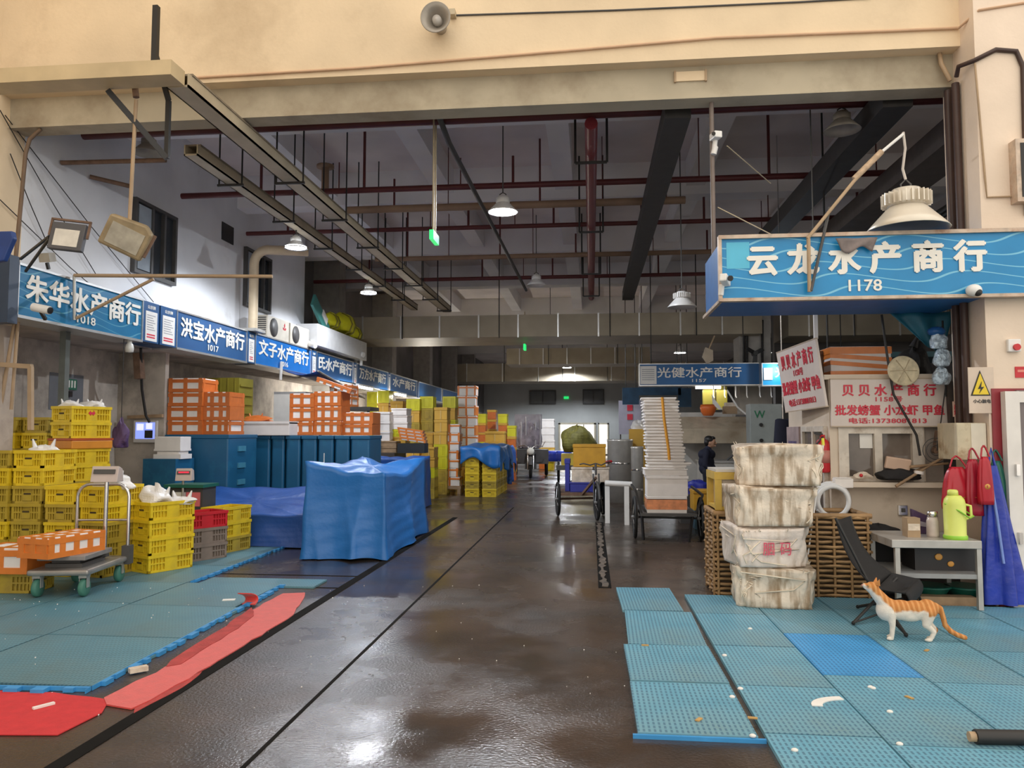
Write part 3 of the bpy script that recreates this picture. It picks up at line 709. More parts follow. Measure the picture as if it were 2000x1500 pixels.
for k, (a, c) in enumerate((((120, 318), (345, 312)), ((175, 345), (245, 362)))):
    tag(MB().tube(AX(a[0], a[1], XW + .02), AX(a[0], a[1], XW + .02) + Vector(((1.3, .4)[k], (.1, .3)[k], (.02, -.05)[k])), .03, 8).build('wall_bracket', rust), ('long rusty bar sticking out of the white side wall', 'short rusty bar sticking out under the long one')[k], 'bracket')
t = T('corner_tarp', 'dark blue tarpaulin corner hanging before the sign frame post', 'tarpaulin', AY(8, 480, 5.6))
MB().extrude([(-.5, 0, .12), (.06, 0, .12), (.075, 0, .06), (.0, 0, -.12), (-.3, 0, -.16), (-.5, 0, -.1)], (0, .05, 0)).build('sheet', M('navy_tarp', (.012, .045, .20), .5, var=.2), t, bevel=.01)

# ---- things above the left signs: beige pipe, air conditioners, white beam, bundles
t = T('beige_duct_pipe', 'thick beige pipe bending up from the side wall signs to the ceiling', 'pipe', (0, 0, 0))
p = AX(494, 632, -6.1); Y0 = p.y; ztop = AX(494, 487, -6.1).z
pts = [(-6.1, Y0, 3.38), (-6.1, Y0, ztop - .25)]
for k in range(1, 7):
    a = k / 6 * pi / 2; pts.append((-6.1 + .25 * (1 - cos(a)), Y0, ztop - .25 + .25 * sin(a)))
pts.append((-5.2, Y0 + .3, ztop + .02))
MB().path(pts, .085, 14).build('pipe', M('beige_pvc', (.62, .50, .34), .5, var=.12), t)
MB().box(-6.45, Y0 - .2, 3.37, -5.95, Y0 + .2, 3.42).build('base_plate', galv, t)
def ac_unit(loc, label, logo):
    t = T('air_conditioner', label, 'air conditioner', loc, group='outdoor air conditioner units on the left signs')
    MB().box(-.26, -.52, 0, .0, .52, .42).build('casing', M('aged_white_casing', (.62, .57, .48), .5, var=.12), t, bevel=.012)
    b = MB()
    for k in range(9): b.box(-.24, -.53, .04 + k * .04, -.03, -.52, .06 + k * .04)
    b.build('grille', dgrey, t)
    b = MB(); b.lathe([(.001, 0), (.18, 0), (.18, .012), (.001, .012)], 22, (0, -.24, .21), Matrix.Rotation(pi / 2, 3, 'Y')); b.build('fan_grille', dgrey, t)
    if logo:
        b = MB(); s = .045
        for cx, cz, ang in ((0, .045, 0), (-.039, -.0225, 60), (.039, -.0225, -60)):
            c, sn = cos(radians(ang)), sin(radians(ang))
            b.extrude([(.001, .28 + cx + (x * c - z * sn) * s, .27 + cz + (x * sn + z * c) * s) for x, z in ((0, 1), (.58, 0), (0, -1), (-.58, 0))], (.006, 0, 0))
        b.build('emblem', redlet, t)
    return t
p = AX(540, 675, -6.05)
ac_unit((-6.1, 14.45, 3.37), 'outdoor air conditioner with a red three-diamond emblem, beside the beige pipe', True)
ac_unit((-6.1, 15.56, 3.37), 'plain outdoor air conditioner next to the white box beam', False)
t = T('white_box_beam', 'long white box beam lying above the side wall signs', 'box', (-5.95, 16.2, 3.46))
MB().box(-.5, 0, 0, 0, 3.7, .48).build('casing', M('white_box_paint', (.72, .72, .72), .5, var=.08), t, bevel=.01)
b = MB(); b.bar((-.2, .4, -.09), (-.2, .4, 0), .05); b.build('leg', galv, t); MB().bar((-.2, 3.4, -.09), (-.2, 3.4, 0), .05).build('leg', galv, t)
def crumple(name, mat, parent, c, r, seed, sq=(1, 1, 1), n=16, m=11, amp=.25):
    rnd = random.Random(seed); ph = [(rnd.uniform(0, 6.3), rnd.choice((2, 3, 5, 7)), rnd.choice((2, 3, 4, 6))) for _ in range(5)]
    b = MB(); c = Vector(c)
    def fn(u, v):
        th = pi * v; a = 2 * pi * u
        k = 1 + amp * sum(sin(p + q * a) * sin(p * 2 + s * th) for p, q, s in ph) / 2.2
        z = r * k * cos(th) * sq[2]
        return c + Vector((r * k * sin(th) * cos(a) * sq[0], r * k * sin(th) * sin(a) * sq[1], max(z, -r * .55 * sq[2])))
    b.grid(fn, n, m, wrap=True, smooth=False)
    o = b.build(name, mat, parent, sub=1)
    return o
yb = M('bright_yellow_bag', (.80, .78, .02), .45, var=.12, scale=6)
for k, (dy, dz, r, lab) in enumerate(((2.3, .28, .36, 'large bright yellow bundle on top of the white box beam'), (1.4, .24, .25, 'smaller yellow bundle beside the green panel'), (3.2, .17, .24, 'small yellow bundle at the far end of the white box beam'))):
    t = T('yellow_bundle', lab, 'bundle', (-6.15, 16.2 + dy, 3.94 + dz), group='yellow bundles on the white beam'); crumple('sack', yb, t, (0, 0, 0), r, 30 + k, (.8, 1.5, .85), amp=.14)
    for yy in (-.5, .3): MB().path([(r * .84 * cos(a * .7), yy * r, r * .78 * sin(a * .7)) for a in range(9)], .016, 6, True).build('cord', olive, t)
t = T('green_folder', 'dark green folded panel leaning on the white box beam', 'panel', (-6.05, 16.62, 4.17))
MB().cbox((0, 0, 0), (.06, 1.1, .30), Euler((radians(-32), 0, 0))).build('cover', M('teal_panel', (.05, .22, .20), .5, var=.1), t); MB().cbox((.03, .2, .0), (.03, .35, .16), Euler((radians(-32), 0, 0))).build('label_plate', paper, t)
t = T('security_camera', 'white bullet camera at the end of the white box beam', 'camera', AX(706, 692, -6.02)); MB().tube((-.1, -.12, .02), (.12, -.2, -.04), .07, 12).build('body', whitem, t); MB().bar((0, 0, 0), (0, 0, -.3), .06).build('mount', whitem, t)
t = T('security_camera', 'white bullet camera under the white box beam', 'camera', AX(614, 674, -6.02)); MB().tube((-.1, -.12, .02), (.1, -.2, -.04), .06, 12).build('body', whitem, t); MB().bar((0, 0, 0), (-.1, 0, .1), .05).build('mount', whitem, t)

t = T('white_tube', 'white tube hanging under the bright blue third sign', 'tube', AX(548, 740, -6.08)); MB().tube((0, 0, -.02), (.02, -.02, .34), .03, 10).build('tube', whitem, t)
t = T('blue_awning', 'dark blue awning sagging under the signs above the orange boxes', 'awning', (0, 0, 0)); a = AX(552, 735, -6.05); c = AX(655, 752, -6.05)
b = MB(); b.grid(lambda u, v: Vector((-6.08 + .75 * v, a.y + (c.y - a.y) * u, 2.80 - .04 * v - .40 * v * u - .10 * sin(pi * v))), 12, 6); b.build('sheet', M('navy_tarp'), t, solid=.01); MB().tube(Vector((-5.33, a.y, 2.76)), Vector((-5.33, c.y, 2.36)), .02).build('edge_pole', galv, t)
t = T('ceiling_drop_pipe', 'tan vertical pipe with a flange at the ceiling, between the cable trays and red pipes', 'pipe', (AY(636, 300, 11.9).x, 11.9, 0)); MB().tube((0, 0, 5.22), (0, 0, 5.9), .06, 10).build('pipe', tanp, t); MB().lathe([(.001, 5.86), (.14, 5.86), (.14, 5.9), (.001, 5.9)], 16).build('flange', tanp, t)
# ================================================================ CRATES AND BOXES
def crate_proto(name, L, W, H, mat, label, rimmat=None):
    """vented plastic crate: rim, corner posts, ribs, solid panel in the middle of each side"""
    t = T(name, label, 'crate')
    b = MB(); x, y = L / 2, W / 2; k = .012
    b.box(-x + .01, -y + .01, 0, x - .01, y - .01, .012)
    for sx in (-1, 1):
        for sy in (-1, 1): b.box(min(sx * x, sx * (x - .03)), min(sy * y, sy * (y - .03)), 0, max(sx * x, sx * (x - .03)), max(sy * y, sy * (y - .03)), H - .002)
    def side(n, wdt, put):
        for i in range(n):
            c = -wdt / 2 + (i + .5) * wdt / n
            if abs(c) > wdt * .16: put(c - .006, c + .006)
    side(13, L - .06, lambda a, c: (b.box(a, -y + .004, .02, c, -y + k + .004, H - .03), b.box(a, y - k - .004, .02, c, y - .004, H - .03)))
    side(9, W - .06, lambda a, c: (b.box(-x + .004, a, .02, -x + k + .004, c, H - .03), b.box(x - k - .004, a, .02, x - .004, c, H - .03)))
    for z0, z1, e in ((0, .026, .0), (H * .46, H * .46 + .016, -.002)):
        b.box(-x + e * -1, -y - e * 1, z0, x + e, -y + .012, z1); b.box(-x - e, y - .012, z0, x + e, y + e, z1)
        b.box(-x - e, -y + .012, z0, -x + .012, y - .012, z1); b.box(x - .012, -y + .012, z0, x + e, y - .012, z1)
    b.box(-L * .14, -y + .001, .02, L * .14, -y + .014, H - .03); b.box(-L * .14, y - .014, .02, L * .14, y - .001, H - .03)
    q = .022; b.box(-x + q, -y + q, .012, x - q, -y + q + .004, H - .035); b.box(-x + q, y - q - .004, .012, x - q, y - q, H - .035); b.box(-x + q, -y + q, .012, -x + q + .004, y - q, H - .035); b.box(x - q - .004, -y + q, .012, x - q, y - q, H - .035)
    b.build('body', mat, t)
    b = MB(); e = .008
    b.box(-x - e, -y - e, H - .034, x + e, -y + .012, H); b.box(-x - e, y - .012, H - .034, x + e, y + e, H); b.box(-x - e, -y + .012, H - .034, -x + .012, y - .012, H); b.box(x - .012, -y + .012, H - .034, x + e, y - .012, H)
    b.build('rim', rimmat or mat, t)
    for s in (-1, 1):
        b = MB(); b.box(s * x - .014 if s > 0 else -x + .0, -W * .15, .03, x if s > 0 else -x + .014, W * .15, H * .62); o = b.build('handle_panel', mat, t)
        MB().box(s * x - .003, -W * .12, H * .50, s * x + .003, W * .12, H * .60).build('grip_slot', M('slot_shadow_brown', (.06, .04, .01), .7, var=0), o)
    return t
CL, CW, CH = .54, .335, .19
_first = {}
def put_crate(kind, loc, rz, label, group):
    mats = {'yellow': yel, 'dull': yeld, 'lime': lime, 'red': redpl, 'taupe': taupe, 'amber': amber, 'olive': olive}
    nm = {'red': 'red_crate', 'taupe': 'taupe_crate'}.get(kind, 'yellow_crate')
    if nm not in _first:
        t = crate_proto(nm, CL, CW, CH, mats[kind], label); _first[nm] = t; t.location = loc; t.rotation_euler = (0, 0, rz); t['group'] = group
        _first[nm + '_k'] = kind
        return t
    m = mats[kind]
    return dup(_first[nm], loc, rz, label, group, {'body': m, 'rim': m, 'handle_panel': m})
def crate_pile(x, y, z0, n, rz, where, kinds, group, jit=.006):
    for k in range(n):
        put_crate(kinds[k % len(kinds)], (x + random.uniform(-jit, jit), y + random.uniform(-jit, jit), z0 + .0245 + k * (CH + .0005)), rz + random.uniform(-.015, .015),
                  'yellow vented crate, ' + nth(k, n, where), group)
    return z0 + .0245 + n * (CH + .0005)
def box_dims(L, W, H, e): return L, W, H
def taped_box(name, L, W, H, loc, rz, label, group=None, nx=3, ny=2, nz=1, tw=.075, tape=None, body=None, rot=None):
    """white foam box bound with tape: bands across, along and around"""
    t = T(name, label, 'box', loc, rz, group, rot)
    b = MB(); b.box(-L / 2, -W / 2, 0, L / 2, W / 2, H * .76); b.box(-L / 2 - .004, -W / 2 - .004, H * .77, L / 2 + .004, W / 2 + .004, H); b.build('body', body or foam, t, bevel=.006)
    b = MB(); e = .007
    for i in range(nx):
        c = -L / 2 + (i + (.5 if nx < 3 else 0)) * L / (nx if nx < 3 else nx - 1); c = max(-L / 2 + tw * .42, min(L / 2 - tw * .42, c)) + random.uniform(-.01, .01)
        b.box(c - tw / 2, -W / 2 - e, -.001, c + tw / 2, W / 2 + e, H + .0015)
    for i in range(ny):
        c = -W / 2 + (i + .5) * W / ny
        if ny > 1: c = -W / 2 + tw * .5 + .012 + i * (W - tw - .024) / (ny - 1)
        b.box(-L / 2 - e * 1.2, c - tw / 2, -.001, L / 2 + e * 1.2, c + tw / 2, H + .0022)
    for i in range(nz):
        z = H * ((i + 1) / (nz + 1)) if nz > 2 else (H * .80 if i == 0 else H * .12)
        b.box(-L / 2 - e * 1.4, -W / 2 - e * 1.4, z - tw * .42, L / 2 + e * 1.4, W / 2 + e * 1.4, z + tw * .42)
    b.build('tape', tape or otape, t)
    return t

# ---- the yellow crate piles at the left
GL = 'yellow crates piled at the left'
def at(px, Y): return AY(px, 1000, Y).x
bx, by = at(136, 8.6), 8.76
z = crate_pile(bx, by, 0, 7, radians(74), 'the tall angled stack under the meter panel', ('dull', 'dull', 'yellow', 'dull', 'dull', 'yellow', 'yellow'), GL)
t = T('orange_tray', 'flat orange lid tray between crates of the tall angled stack', 'tray', (bx, by, z), radians(74))
MB().box(-.28, -.2, 0, .28, .2, .10).build('tray', M('orange_plastic', (.66, .26, .03), .4, var=.12), t, bevel=.01); MB().box(-.285, -.205, .10, .285, .205, .125).build('lid', M('orange_red_rim', (.42, .08, .02), .4), t)
z += .126
put_crate('yellow', (bx, by, z), radians(74), 'yellow vented crate resting on the flat orange tray', GL)
put_crate('yellow', (bx, by, z + CH + .001), radians(74), 'yellow crate with a red printed mark, topmost above the orange tray', GL)
ztop_b = z + 2 * CH
crate_pile(at(52, 8.75), 9.1, 0, 9, radians(90), 'the back stack just behind the bag-topped one', ('dull', 'dull', 'dull', 'yellow'), GL)
crate_pile(at(-6, 8.7), 9.0, 0, 9, radians(90), 'the back stack against the steel rack', ('dull', 'yellow', 'dull'), GL)
zc = crate_pile(at(49, 7.75), 8.04, 0, 7, radians(91), 'the bag-topped end-on stack before the back stacks', ('dull', 'dull', 'dull', 'dull', 'dull', 'yellow', 'yellow'), GL)
crate_pile(at(-18, 7.7), 8.0, 0, 7, radians(90), 'the end-on stack cut off by the picture edge', ('dull', 'dull', 'yellow'), GL)
zd = crate_pile(at(115, 7.72), 8.0, 0, 5, radians(89), 'the low end-on stack behind the orange boxes', ('yellow', 'dull', 'yellow', 'dull', 'yellow'), GL)
ex, ey = at(196, 7.8), 8.0
ze = crate_pile(ex, ey, 0, 5, radians(80), 'the low stack just behind the trolley handle', ('dull', 'dull', 'dull', 'yellow', 'yellow'), GL)
fx_, fy_ = at(297, 8.05), 8.28
zf = crate_pile(fx_, fy_, 0, 4, radians(63), 'the bright four-high stack beside the trolley', ('yellow',), 'yellow crates beside the trolley')
zh = crate_pile(at(428, 9.45), 9.66, 0, 3, radians(75), 'the three-high stack beside the blue tarpaulin', ('dull', 'yellow', 'yellow'), 'yellow crates before the tarpaulin')
put_crate('taupe', (at(378, 8.85), 9.0, .0245), radians(60), 'grimy taupe crate with feet, lowest under the red crate', 'crates of the small red-topped stack')
put_crate('taupe', (at(378, 8.85), 9.0, CH + .025), radians(60), 'grimy taupe crate with a pale emblem, directly under the red crate', 'crates of the small red-topped stack')
put_crate('red', (at(378, 8.85), 9.0, 2 * CH + .026), radians(60), 'red plastic crate on top of two taupe crates', 'crates of the small red-topped stack')
# mark on the top crate, lettering on a front crate
o = MB(); o.extrude([(-.05, 0, 0), (-.02, 0, .03), (-.02, 0, .012), (.02, 0, .012), (.02, 0, .035), (.045, 0, .0), (.02, 0, -.03), (.0, 0, -.01), (-.02, 0, -.03)], (0, -.004, 0))
top = [x for x in COL.objects if x.get('label', '').startswith('yellow crate with a red printed')][0]
o.build('printed_mark', redlet, top, loc=(CL * .0, -CW / 2 - .001, .11))
# white plastic bags lying in the crates
def plastic_bag(loc, r, seed, label, sq=(1.2, .8, .6), mat=None, group='white plastic bags on the crates'):
    t = T('plastic_bag', label, 'bag', loc, group=group)
    crumple('sheet', mat or bag, t, (0, 0, r * .33 * sq[2]), r, seed, sq, amp=.42)
    b = MB(); rnd = random.Random(seed)
    for s in (-1, 1):
        a = rnd.uniform(-.4, .4); c = Vector((s * r * .55, a * r, r * .3)); tip = c + Vector((s * r * .25, 0, r * .7))
        b.tube(c, tip, r * .2, 6, r * .05)
    b.build('handle', mat or bag, t)
    return t
plastic_bag((bx - .06, by - .14, ztop_b - .02), .11, 1, 'white plastic bag on top of the tall angled stack')
plastic_bag((bx + .04, by + .13, ztop_b - .02), .12, 2, 'crumpled clear bag on top of the tall angled stack, beside the white bag')
plastic_bag((at(50, 7.75), 8.0, zc - .03), .15, 3, 'white plastic bag on the narrow end-on stack', (1.1, .8, .4))
plastic_bag((ex, ey, ze - .03), .19, 4, 'white plastic bag behind the scale display', (1.3, .8, .6))
plastic_bag((fx_ - .1, fy_ - .02, zf - .04), .19, 5, 'large white plastic bag on the bright four-high stack', (1.0, .8, .75))
plastic_bag((fx_ + .13, fy_ + .12, zf - .04), .14, 6, 'flat white bag on the bright four-high stack', (1.3, .7, .4))
plastic_bag((at(222, 9.4), 9.5, 1.40), .13, 7, 'purple and green net bag hanging behind the tall stack', (.7, .8, 1.7), M('purple_net', (.10, .05, .14), .6, var=.3), 'hanging net bags')

tag(MB().tube((at(222, 9.4), 9.5, 1.62), (at(222, 9.4), 9.5, 2.79), .005, 5).build('thin_string', black), 'thin cord holding the purple net bag', 'cord')
# ---- trolley with scale, orange boxes
t = T('platform_trolley', 'steel platform trolley with green wheels and tubular handle', 'trolley', (-4.99, 7.16, .0245), radians(99))
MB().box(-.44, -.28, .20, .44, .28, .255).build('deck', M('worn_steel_deck', (.38, .36, .34), .35, .6, var=.2, scale=6), t, bevel=.02)
for sx in (-1, 1):
    for sy in (-1, 1):
        w = MB(); w.lathe([(.001, -.025), (.075, -.025), (.083, -.012), (.083, .012), (.075, .025), (.001, .025)], 20, R=Matrix.Rotation(pi / 2, 3, 'X'))
        wo = w.build('wheel', grnwheel, t, loc=(sx * .36, sy * .21, .083))
        MB().box(-.04, -.035, .0, .04, .035, .03).build('caster_plate', galv, wo, loc=(0, 0, .09)); MB().bar((0, -.034, .0), (.0, -.034, .1), .05, .006).build('caster_fork', galv, wo); MB().bar((0, .034, .0), (0, .034, .1), .05, .006).build('caster_fork', galv, wo)
hp = [(.42, -.26, .26), (.42, -.26, .86)]
for k in range(1, 6): a = k / 5 * pi / 2; hp.append((.42, -.26 + .13 * (1 - cos(a)), .86 + .13 * sin(a)))
for k in range(0, 6): a = k / 5 * pi / 2; hp.append((.42, .13 + .13 * sin(a), .99 - .13 * (1 - cos(a))))
hp += [(.42, .26, .26)]
b = MB(); b.path(hp, .017, 10); b.tube((.42, -.26, .62), (.42, .26, .62), .013, 8); b.build('handle', chrome, t)
MB().box(.37, -.30, .17, .47, -.22, .36).build('handle_socket', dgrey, t); MB().box(.37, .22, .17, .47, .30, .36).build('handle_socket', dgrey, t)
sc = T('platform_scale', 'platform scale with a display on a steel post, standing on the trolley', 'scale', (-4.99, 7.06, .281), radians(99))
MB().box(-.25, -.22, .07, .30, .22, .115).build('weighing_plate', M('scale_plate', (.30, .28, .27), .5, .4, var=.2), sc, bevel=.006)
b = MB(); b.box(-.2, -.17, .0, .26, .17, .035); b.box(-.16, -.13, .035, .2, .13, .07); b.build('base', dgrey, sc)
MB().tube((.33, -.13, .03), (.33, -.13, .80), .02, 10).build('post', chrome, sc); MB().box(.2, -.17, .02, .35, -.09, .05).build('arm', dgrey, sc)
def scale_head(parent, loc, rot, w=.27):
    d = MB(); d.extrude([(-w / 2, -.07, -.07), (-w / 2, .07, -.07), (-w / 2, .05, .06), (-w / 2, -.03, .09)], (w, 0, 0))
    o = d.build('display_head', M('scale_plastic', (.55, .46, .42), .5, var=.08), parent, bevel=.006, loc=loc, rot=rot)
    MB().cbox((0, -.055, .035), (w * .8, .008, .045), Euler((radians(-14), 0, 0))).build('display', dgrey, o)
    return o
scale_head(sc, (.33, -.13, .84), (0, 0, radians(-92)))
taped_box('taped_box', .62, .36, .19, (-5.04, 6.95, .398), radians(78), 'shiny orange taped foam box lying on the trolley scale', nx=5, ny=3, nz=2, tw=.06)
put_crate('dull', (-5.58, 7.05, .0245), radians(4), 'yellow crate standing on the mat under an orange box beside the trolley', GL)
taped_box('taped_box', .50, .40, .24, (-5.58, 7.03, CH + .026), radians(3), 'orange taped box with big white windows on a yellow crate', nx=3, ny=2, nz=2, tw=.07)
t = T('table_scale', 'second scale display with red digits on a green box stand', 'scale', (-5.22, 9.62, .0245))
MB().box(-.2, -.15, 0, .25, .2, .82).build('stand', M('stand_dark', (.06, .06, .06), .6, var=.2), t); MB().box(-.25, -.2, .82, .28, .22, .86).build('top', green, t)
MB().tube((.0, -.18, .5), (.0, -.18, .95), .016, 8).build('post', galv, t)
h = scale_head(t, (.02, -.18, .98), (0, 0, .2), .2); MB().box(-.06, -.066, .03, .07, -.062, .05).build('red_digit', M('red_display', (.7, .02, .05), .4, emit=(1, .05, .1), estr=.6, var=0), h)
MB().box(-.16, -.156, .58, .02, -.15, .76).build('white_sticker', paper, t); MB().box(.03, -.156, .58, .22, -.15, .76).build('pink_sticker', M('pink_sticker', (.72, .16, .18), .6), t)
# wall monitor
t = T('wall_monitor', 'small lit monitor in a white frame on the grimy wall', 'monitor', AY(283, 843, 11.14), radians(0))
MB().box(-.19, 0, -.17, .19, .05, .17).build('housing', M('monitor_white', (.6, .57, .54), .4, var=.05), t, bevel=.01)
MB().box(-.15, -.006, -.11, .16, 0, .14).build('screen', screenm, t)
b = MB(); b.box(-.13, -.008, .02, -.02, -.006, .12); b.box(.02, -.008, .04, .12, -.006, .13); b.build('picture', M('screen_pale', (.5, .5, .6), .3, emit=(.75, .75, 1), estr=1.0, var=0), t); MB().box(.0, -.009, -.10, .13, -.006, .02).build('dark_picture', black, t)
tag(MB().bar(AY(250, 815, 11.15), AY(318, 812, 11.15), .05).build('wall_shelf', wood), 'thin wooden ledge above the wall monitor', 'shelf')
tag(MB().path([AY(275, 680, 10.5), AY(277, 760, 10.8), AY(285, 812, 10.9), AY(292, 825, 10.95)], .02).build('wall_cable', black), 'dark cable hanging down to the wall monitor', 'cable')
tag(MB().bar(AY(270, 690, 10.6), AY(273, 740, 10.6), .12, .1).build('wall_bracket', rust), 'dark rusty bracket under the two paired notice panels', 'bracket')

# ---- blue tanks with orange taped boxes on top
def tank(name, x0, x1, y0, y1, h, label, ribs=0):
    t = T(name, label, 'tank', ((x0 + x1) / 2, y0, 0), group='blue plastic tanks at the left')
    w = (x1 - x0) / 2
    MB().box(-w, 0, 0, w, y1 - y0, h - .04).build('body', tankb, t, bevel=.03)
    MB().box(-w - .006, -.012, h - .06, w + .006, y1 - y0 + .006, h).build('rim', tankb, t, bevel=.008)
    if ribs:
        for k in range(ribs):
            MB().box(w - .005, .3, .22 + k * .26, w + .02, .55, .3 + k * .26).build('step', M('tank_pale_blue', (.06, .25, .38), .4), t)
    return t
y = 11.2
xL = AY(322, 900, y).x; xR = AY(446, 900, y).x
tank('blue_tank', xL, xR, y, y + 1.0, 1.52, 'wide blue plastic tank beside the wall monitor', 5)
y2 = 12.6
edges = [460, 495, 528, 556, 587, 619, 652, 683, 723]
for k in range(8):
    a = AY(edges[k], 900, y2).x + .016; c = AY(edges[k + 1], 900, y2).x - .016
    tank('blue_barrel', a, c, y2, y2 + .75, 1.5, 'tall blue tank, %s of eight, counting away from the street wall' % (('first', 'second', 'third', 'fourth', 'fifth', 'sixth', 'seventh', 'last')[k]))
t = T('foam_box', 'white foam box in front of the wide blue tank, upper of two', 'box', AY(350, 880, 11.05) + Vector((0, -.18, 0))); MB().box(-.2, -.15, .02, .2, .15, .21).build('body', foam, t, bevel=.006); MB().box(-.205, -.155, -.0, .205, .155, .03).build('lid', foam, t)
t = T('foam_box', 'white foam box with wide rim, lower of two before the wide blue tank', 'box', AY(350, 895, 11.05) + Vector((0, -.18, 0))); MB().box(-.17, -.13, .04, .17, .13, .11).build('body', foam, t); MB().box(-.21, -.16, -.0, .21, .16, .07).build('lid', foam, t)
tag(MB().box(xL + .0, 10.62, 0, xL + .5, 11.15, AY(350, 895, 10.87).z - .002).build('blue_cabinet', tankb), 'dark blue cabinet under the two small white foam boxes', 'cabinet')
zt = 1.522
def opile(px0, px1, Y, z0, pyt, n, where, rz=0.0, nx=3, tape=None, group='orange taped boxes on the blue tanks', d=.5, ny=2):
    a = AY(px0, 800, Y).x; c = AY(px1, 800, Y).x; ztop = AY((px0 + px1) / 2, pyt, Y).z; h = (ztop - z0) / n
    for k in range(n):
        taped_box('taped_box', (c - a) / (cos(rz) + .15 * abs(sin(rz))), d, h - .0045, ((a + c) / 2, Y + d / 2 + .02, z0 + k * h), rz + random.uniform(-.03, .03),
                  'orange taped foam box, ' + nth(k, n, where), group, nx=nx, ny=ny, nz=2, tw=.062 if h < .3 else .075, tape=tape or otaped)
opile(328, 392, 11.25, zt, 738, 4, 'the taller pile on the wide blue tank', nx=3)
opile(396, 446, 11.3, zt, 765, 3, 'the shorter pile on the wide blue tank', nx=4)
t = T('olive_crate_tower', 'tall olive crate tower behind the orange boxes', 'crate', AY(455, 850, 12.9)); z = t.location.z
for k in range(3):
    pass
b = MB(); b.box(-.33, 0, 0, .28, .55, .98); b.build('body', olive, t)
b = MB()
for k in range(6): b.box(.29, .03, .06 + k * .155, .3, .5, .10 + k * .155)
for k in range(5): b.box(-.32 + .13 * k, -.008, .02, -.30 + .13 * k, 0, .97)
b.build('rib', olive, t); t.location = (t.location.x, 12.5, 1.505)
y = 12.62
a = AY(457, 840, y - .1); c = AY(564, 840, y - .1)
t = T('foam_tray', 'long white foam trough resting on the row of blue tanks', 'tray', ((a.x + c.x) / 2, y + .12, 1.502)); w = (c.x - a.x) / 2
MB().extrude([(-w * .88, -.2, 0), (w, -.2, 0), (w, -.2, .23), (-w, -.2, .23)], (0, .5, 0)).build('body', foam, t, bevel=.008); MB().box(-w * .95, -.21, .2, w * 1.0, .31, .24).build('rim', foam, t)
plastic_bag((AY(500, 820, 12.8).x, 12.8, 1.745), .14, 71, 'crumpled orange tape scraps on the white foam trough', (2.2, .8, .5), otaped, 'tape scraps')
opile(566, 611, 12.9, zt - .015, 768, 3, 'the first pile on the tank row', nx=3)
opile(613, 664, 12.95, zt - .015, 764, 3, 'the second pile on the tank row', nx=4)
opile(668, 726, 13.1, zt - .015, 805, 2, 'the low pile on the tank row', nx=4, ny=2)
p = AY(648, 770, 12.95)
taped_box('taped_box', .62, .42, .08, (p.x, 13.15, AY(640, 757, 12.95).z), 0, 'orange taped flat lid sliding off the middle pile', nx=5, ny=2, nz=1, tw=.05, rot=(0, radians(20), .1), tape=otaped)
t = T('grey_cabinet', 'pale grey cabinet standing behind the blue tanks', 'cabinet', AY(567, 850, 14.5)); t.location.z = 0; MB().box(-.35, 0, 0, .3, .4, 2.35).build('body', M('pale_grey_cabinet', (.36, .36, .36), .5, var=.15), t); MB().box(-.34, -.02, 1.5, -.02, 0, 2.3).build('panel', paper, t)
opile(643, 685, 16.0, 2.1, 750, 2, 'the pile on the dark rack behind the orange boxes', nx=2, group='boxes on the dark rack', tape=otaped)
t = T('storage_rack', 'dark steel rack behind the orange boxes on blue tanks', 'rack', AY(664, 850, 15.95)); t.location.z = 0
MB().box(-.5, 0, 2.02, .65, .7, 2.1).build('shelf', dgrey, t)
for sx in (-.45, .6): MB().bar((sx, .05, 0), (sx, .05, 2.02), .05).build('post', dgrey, t)

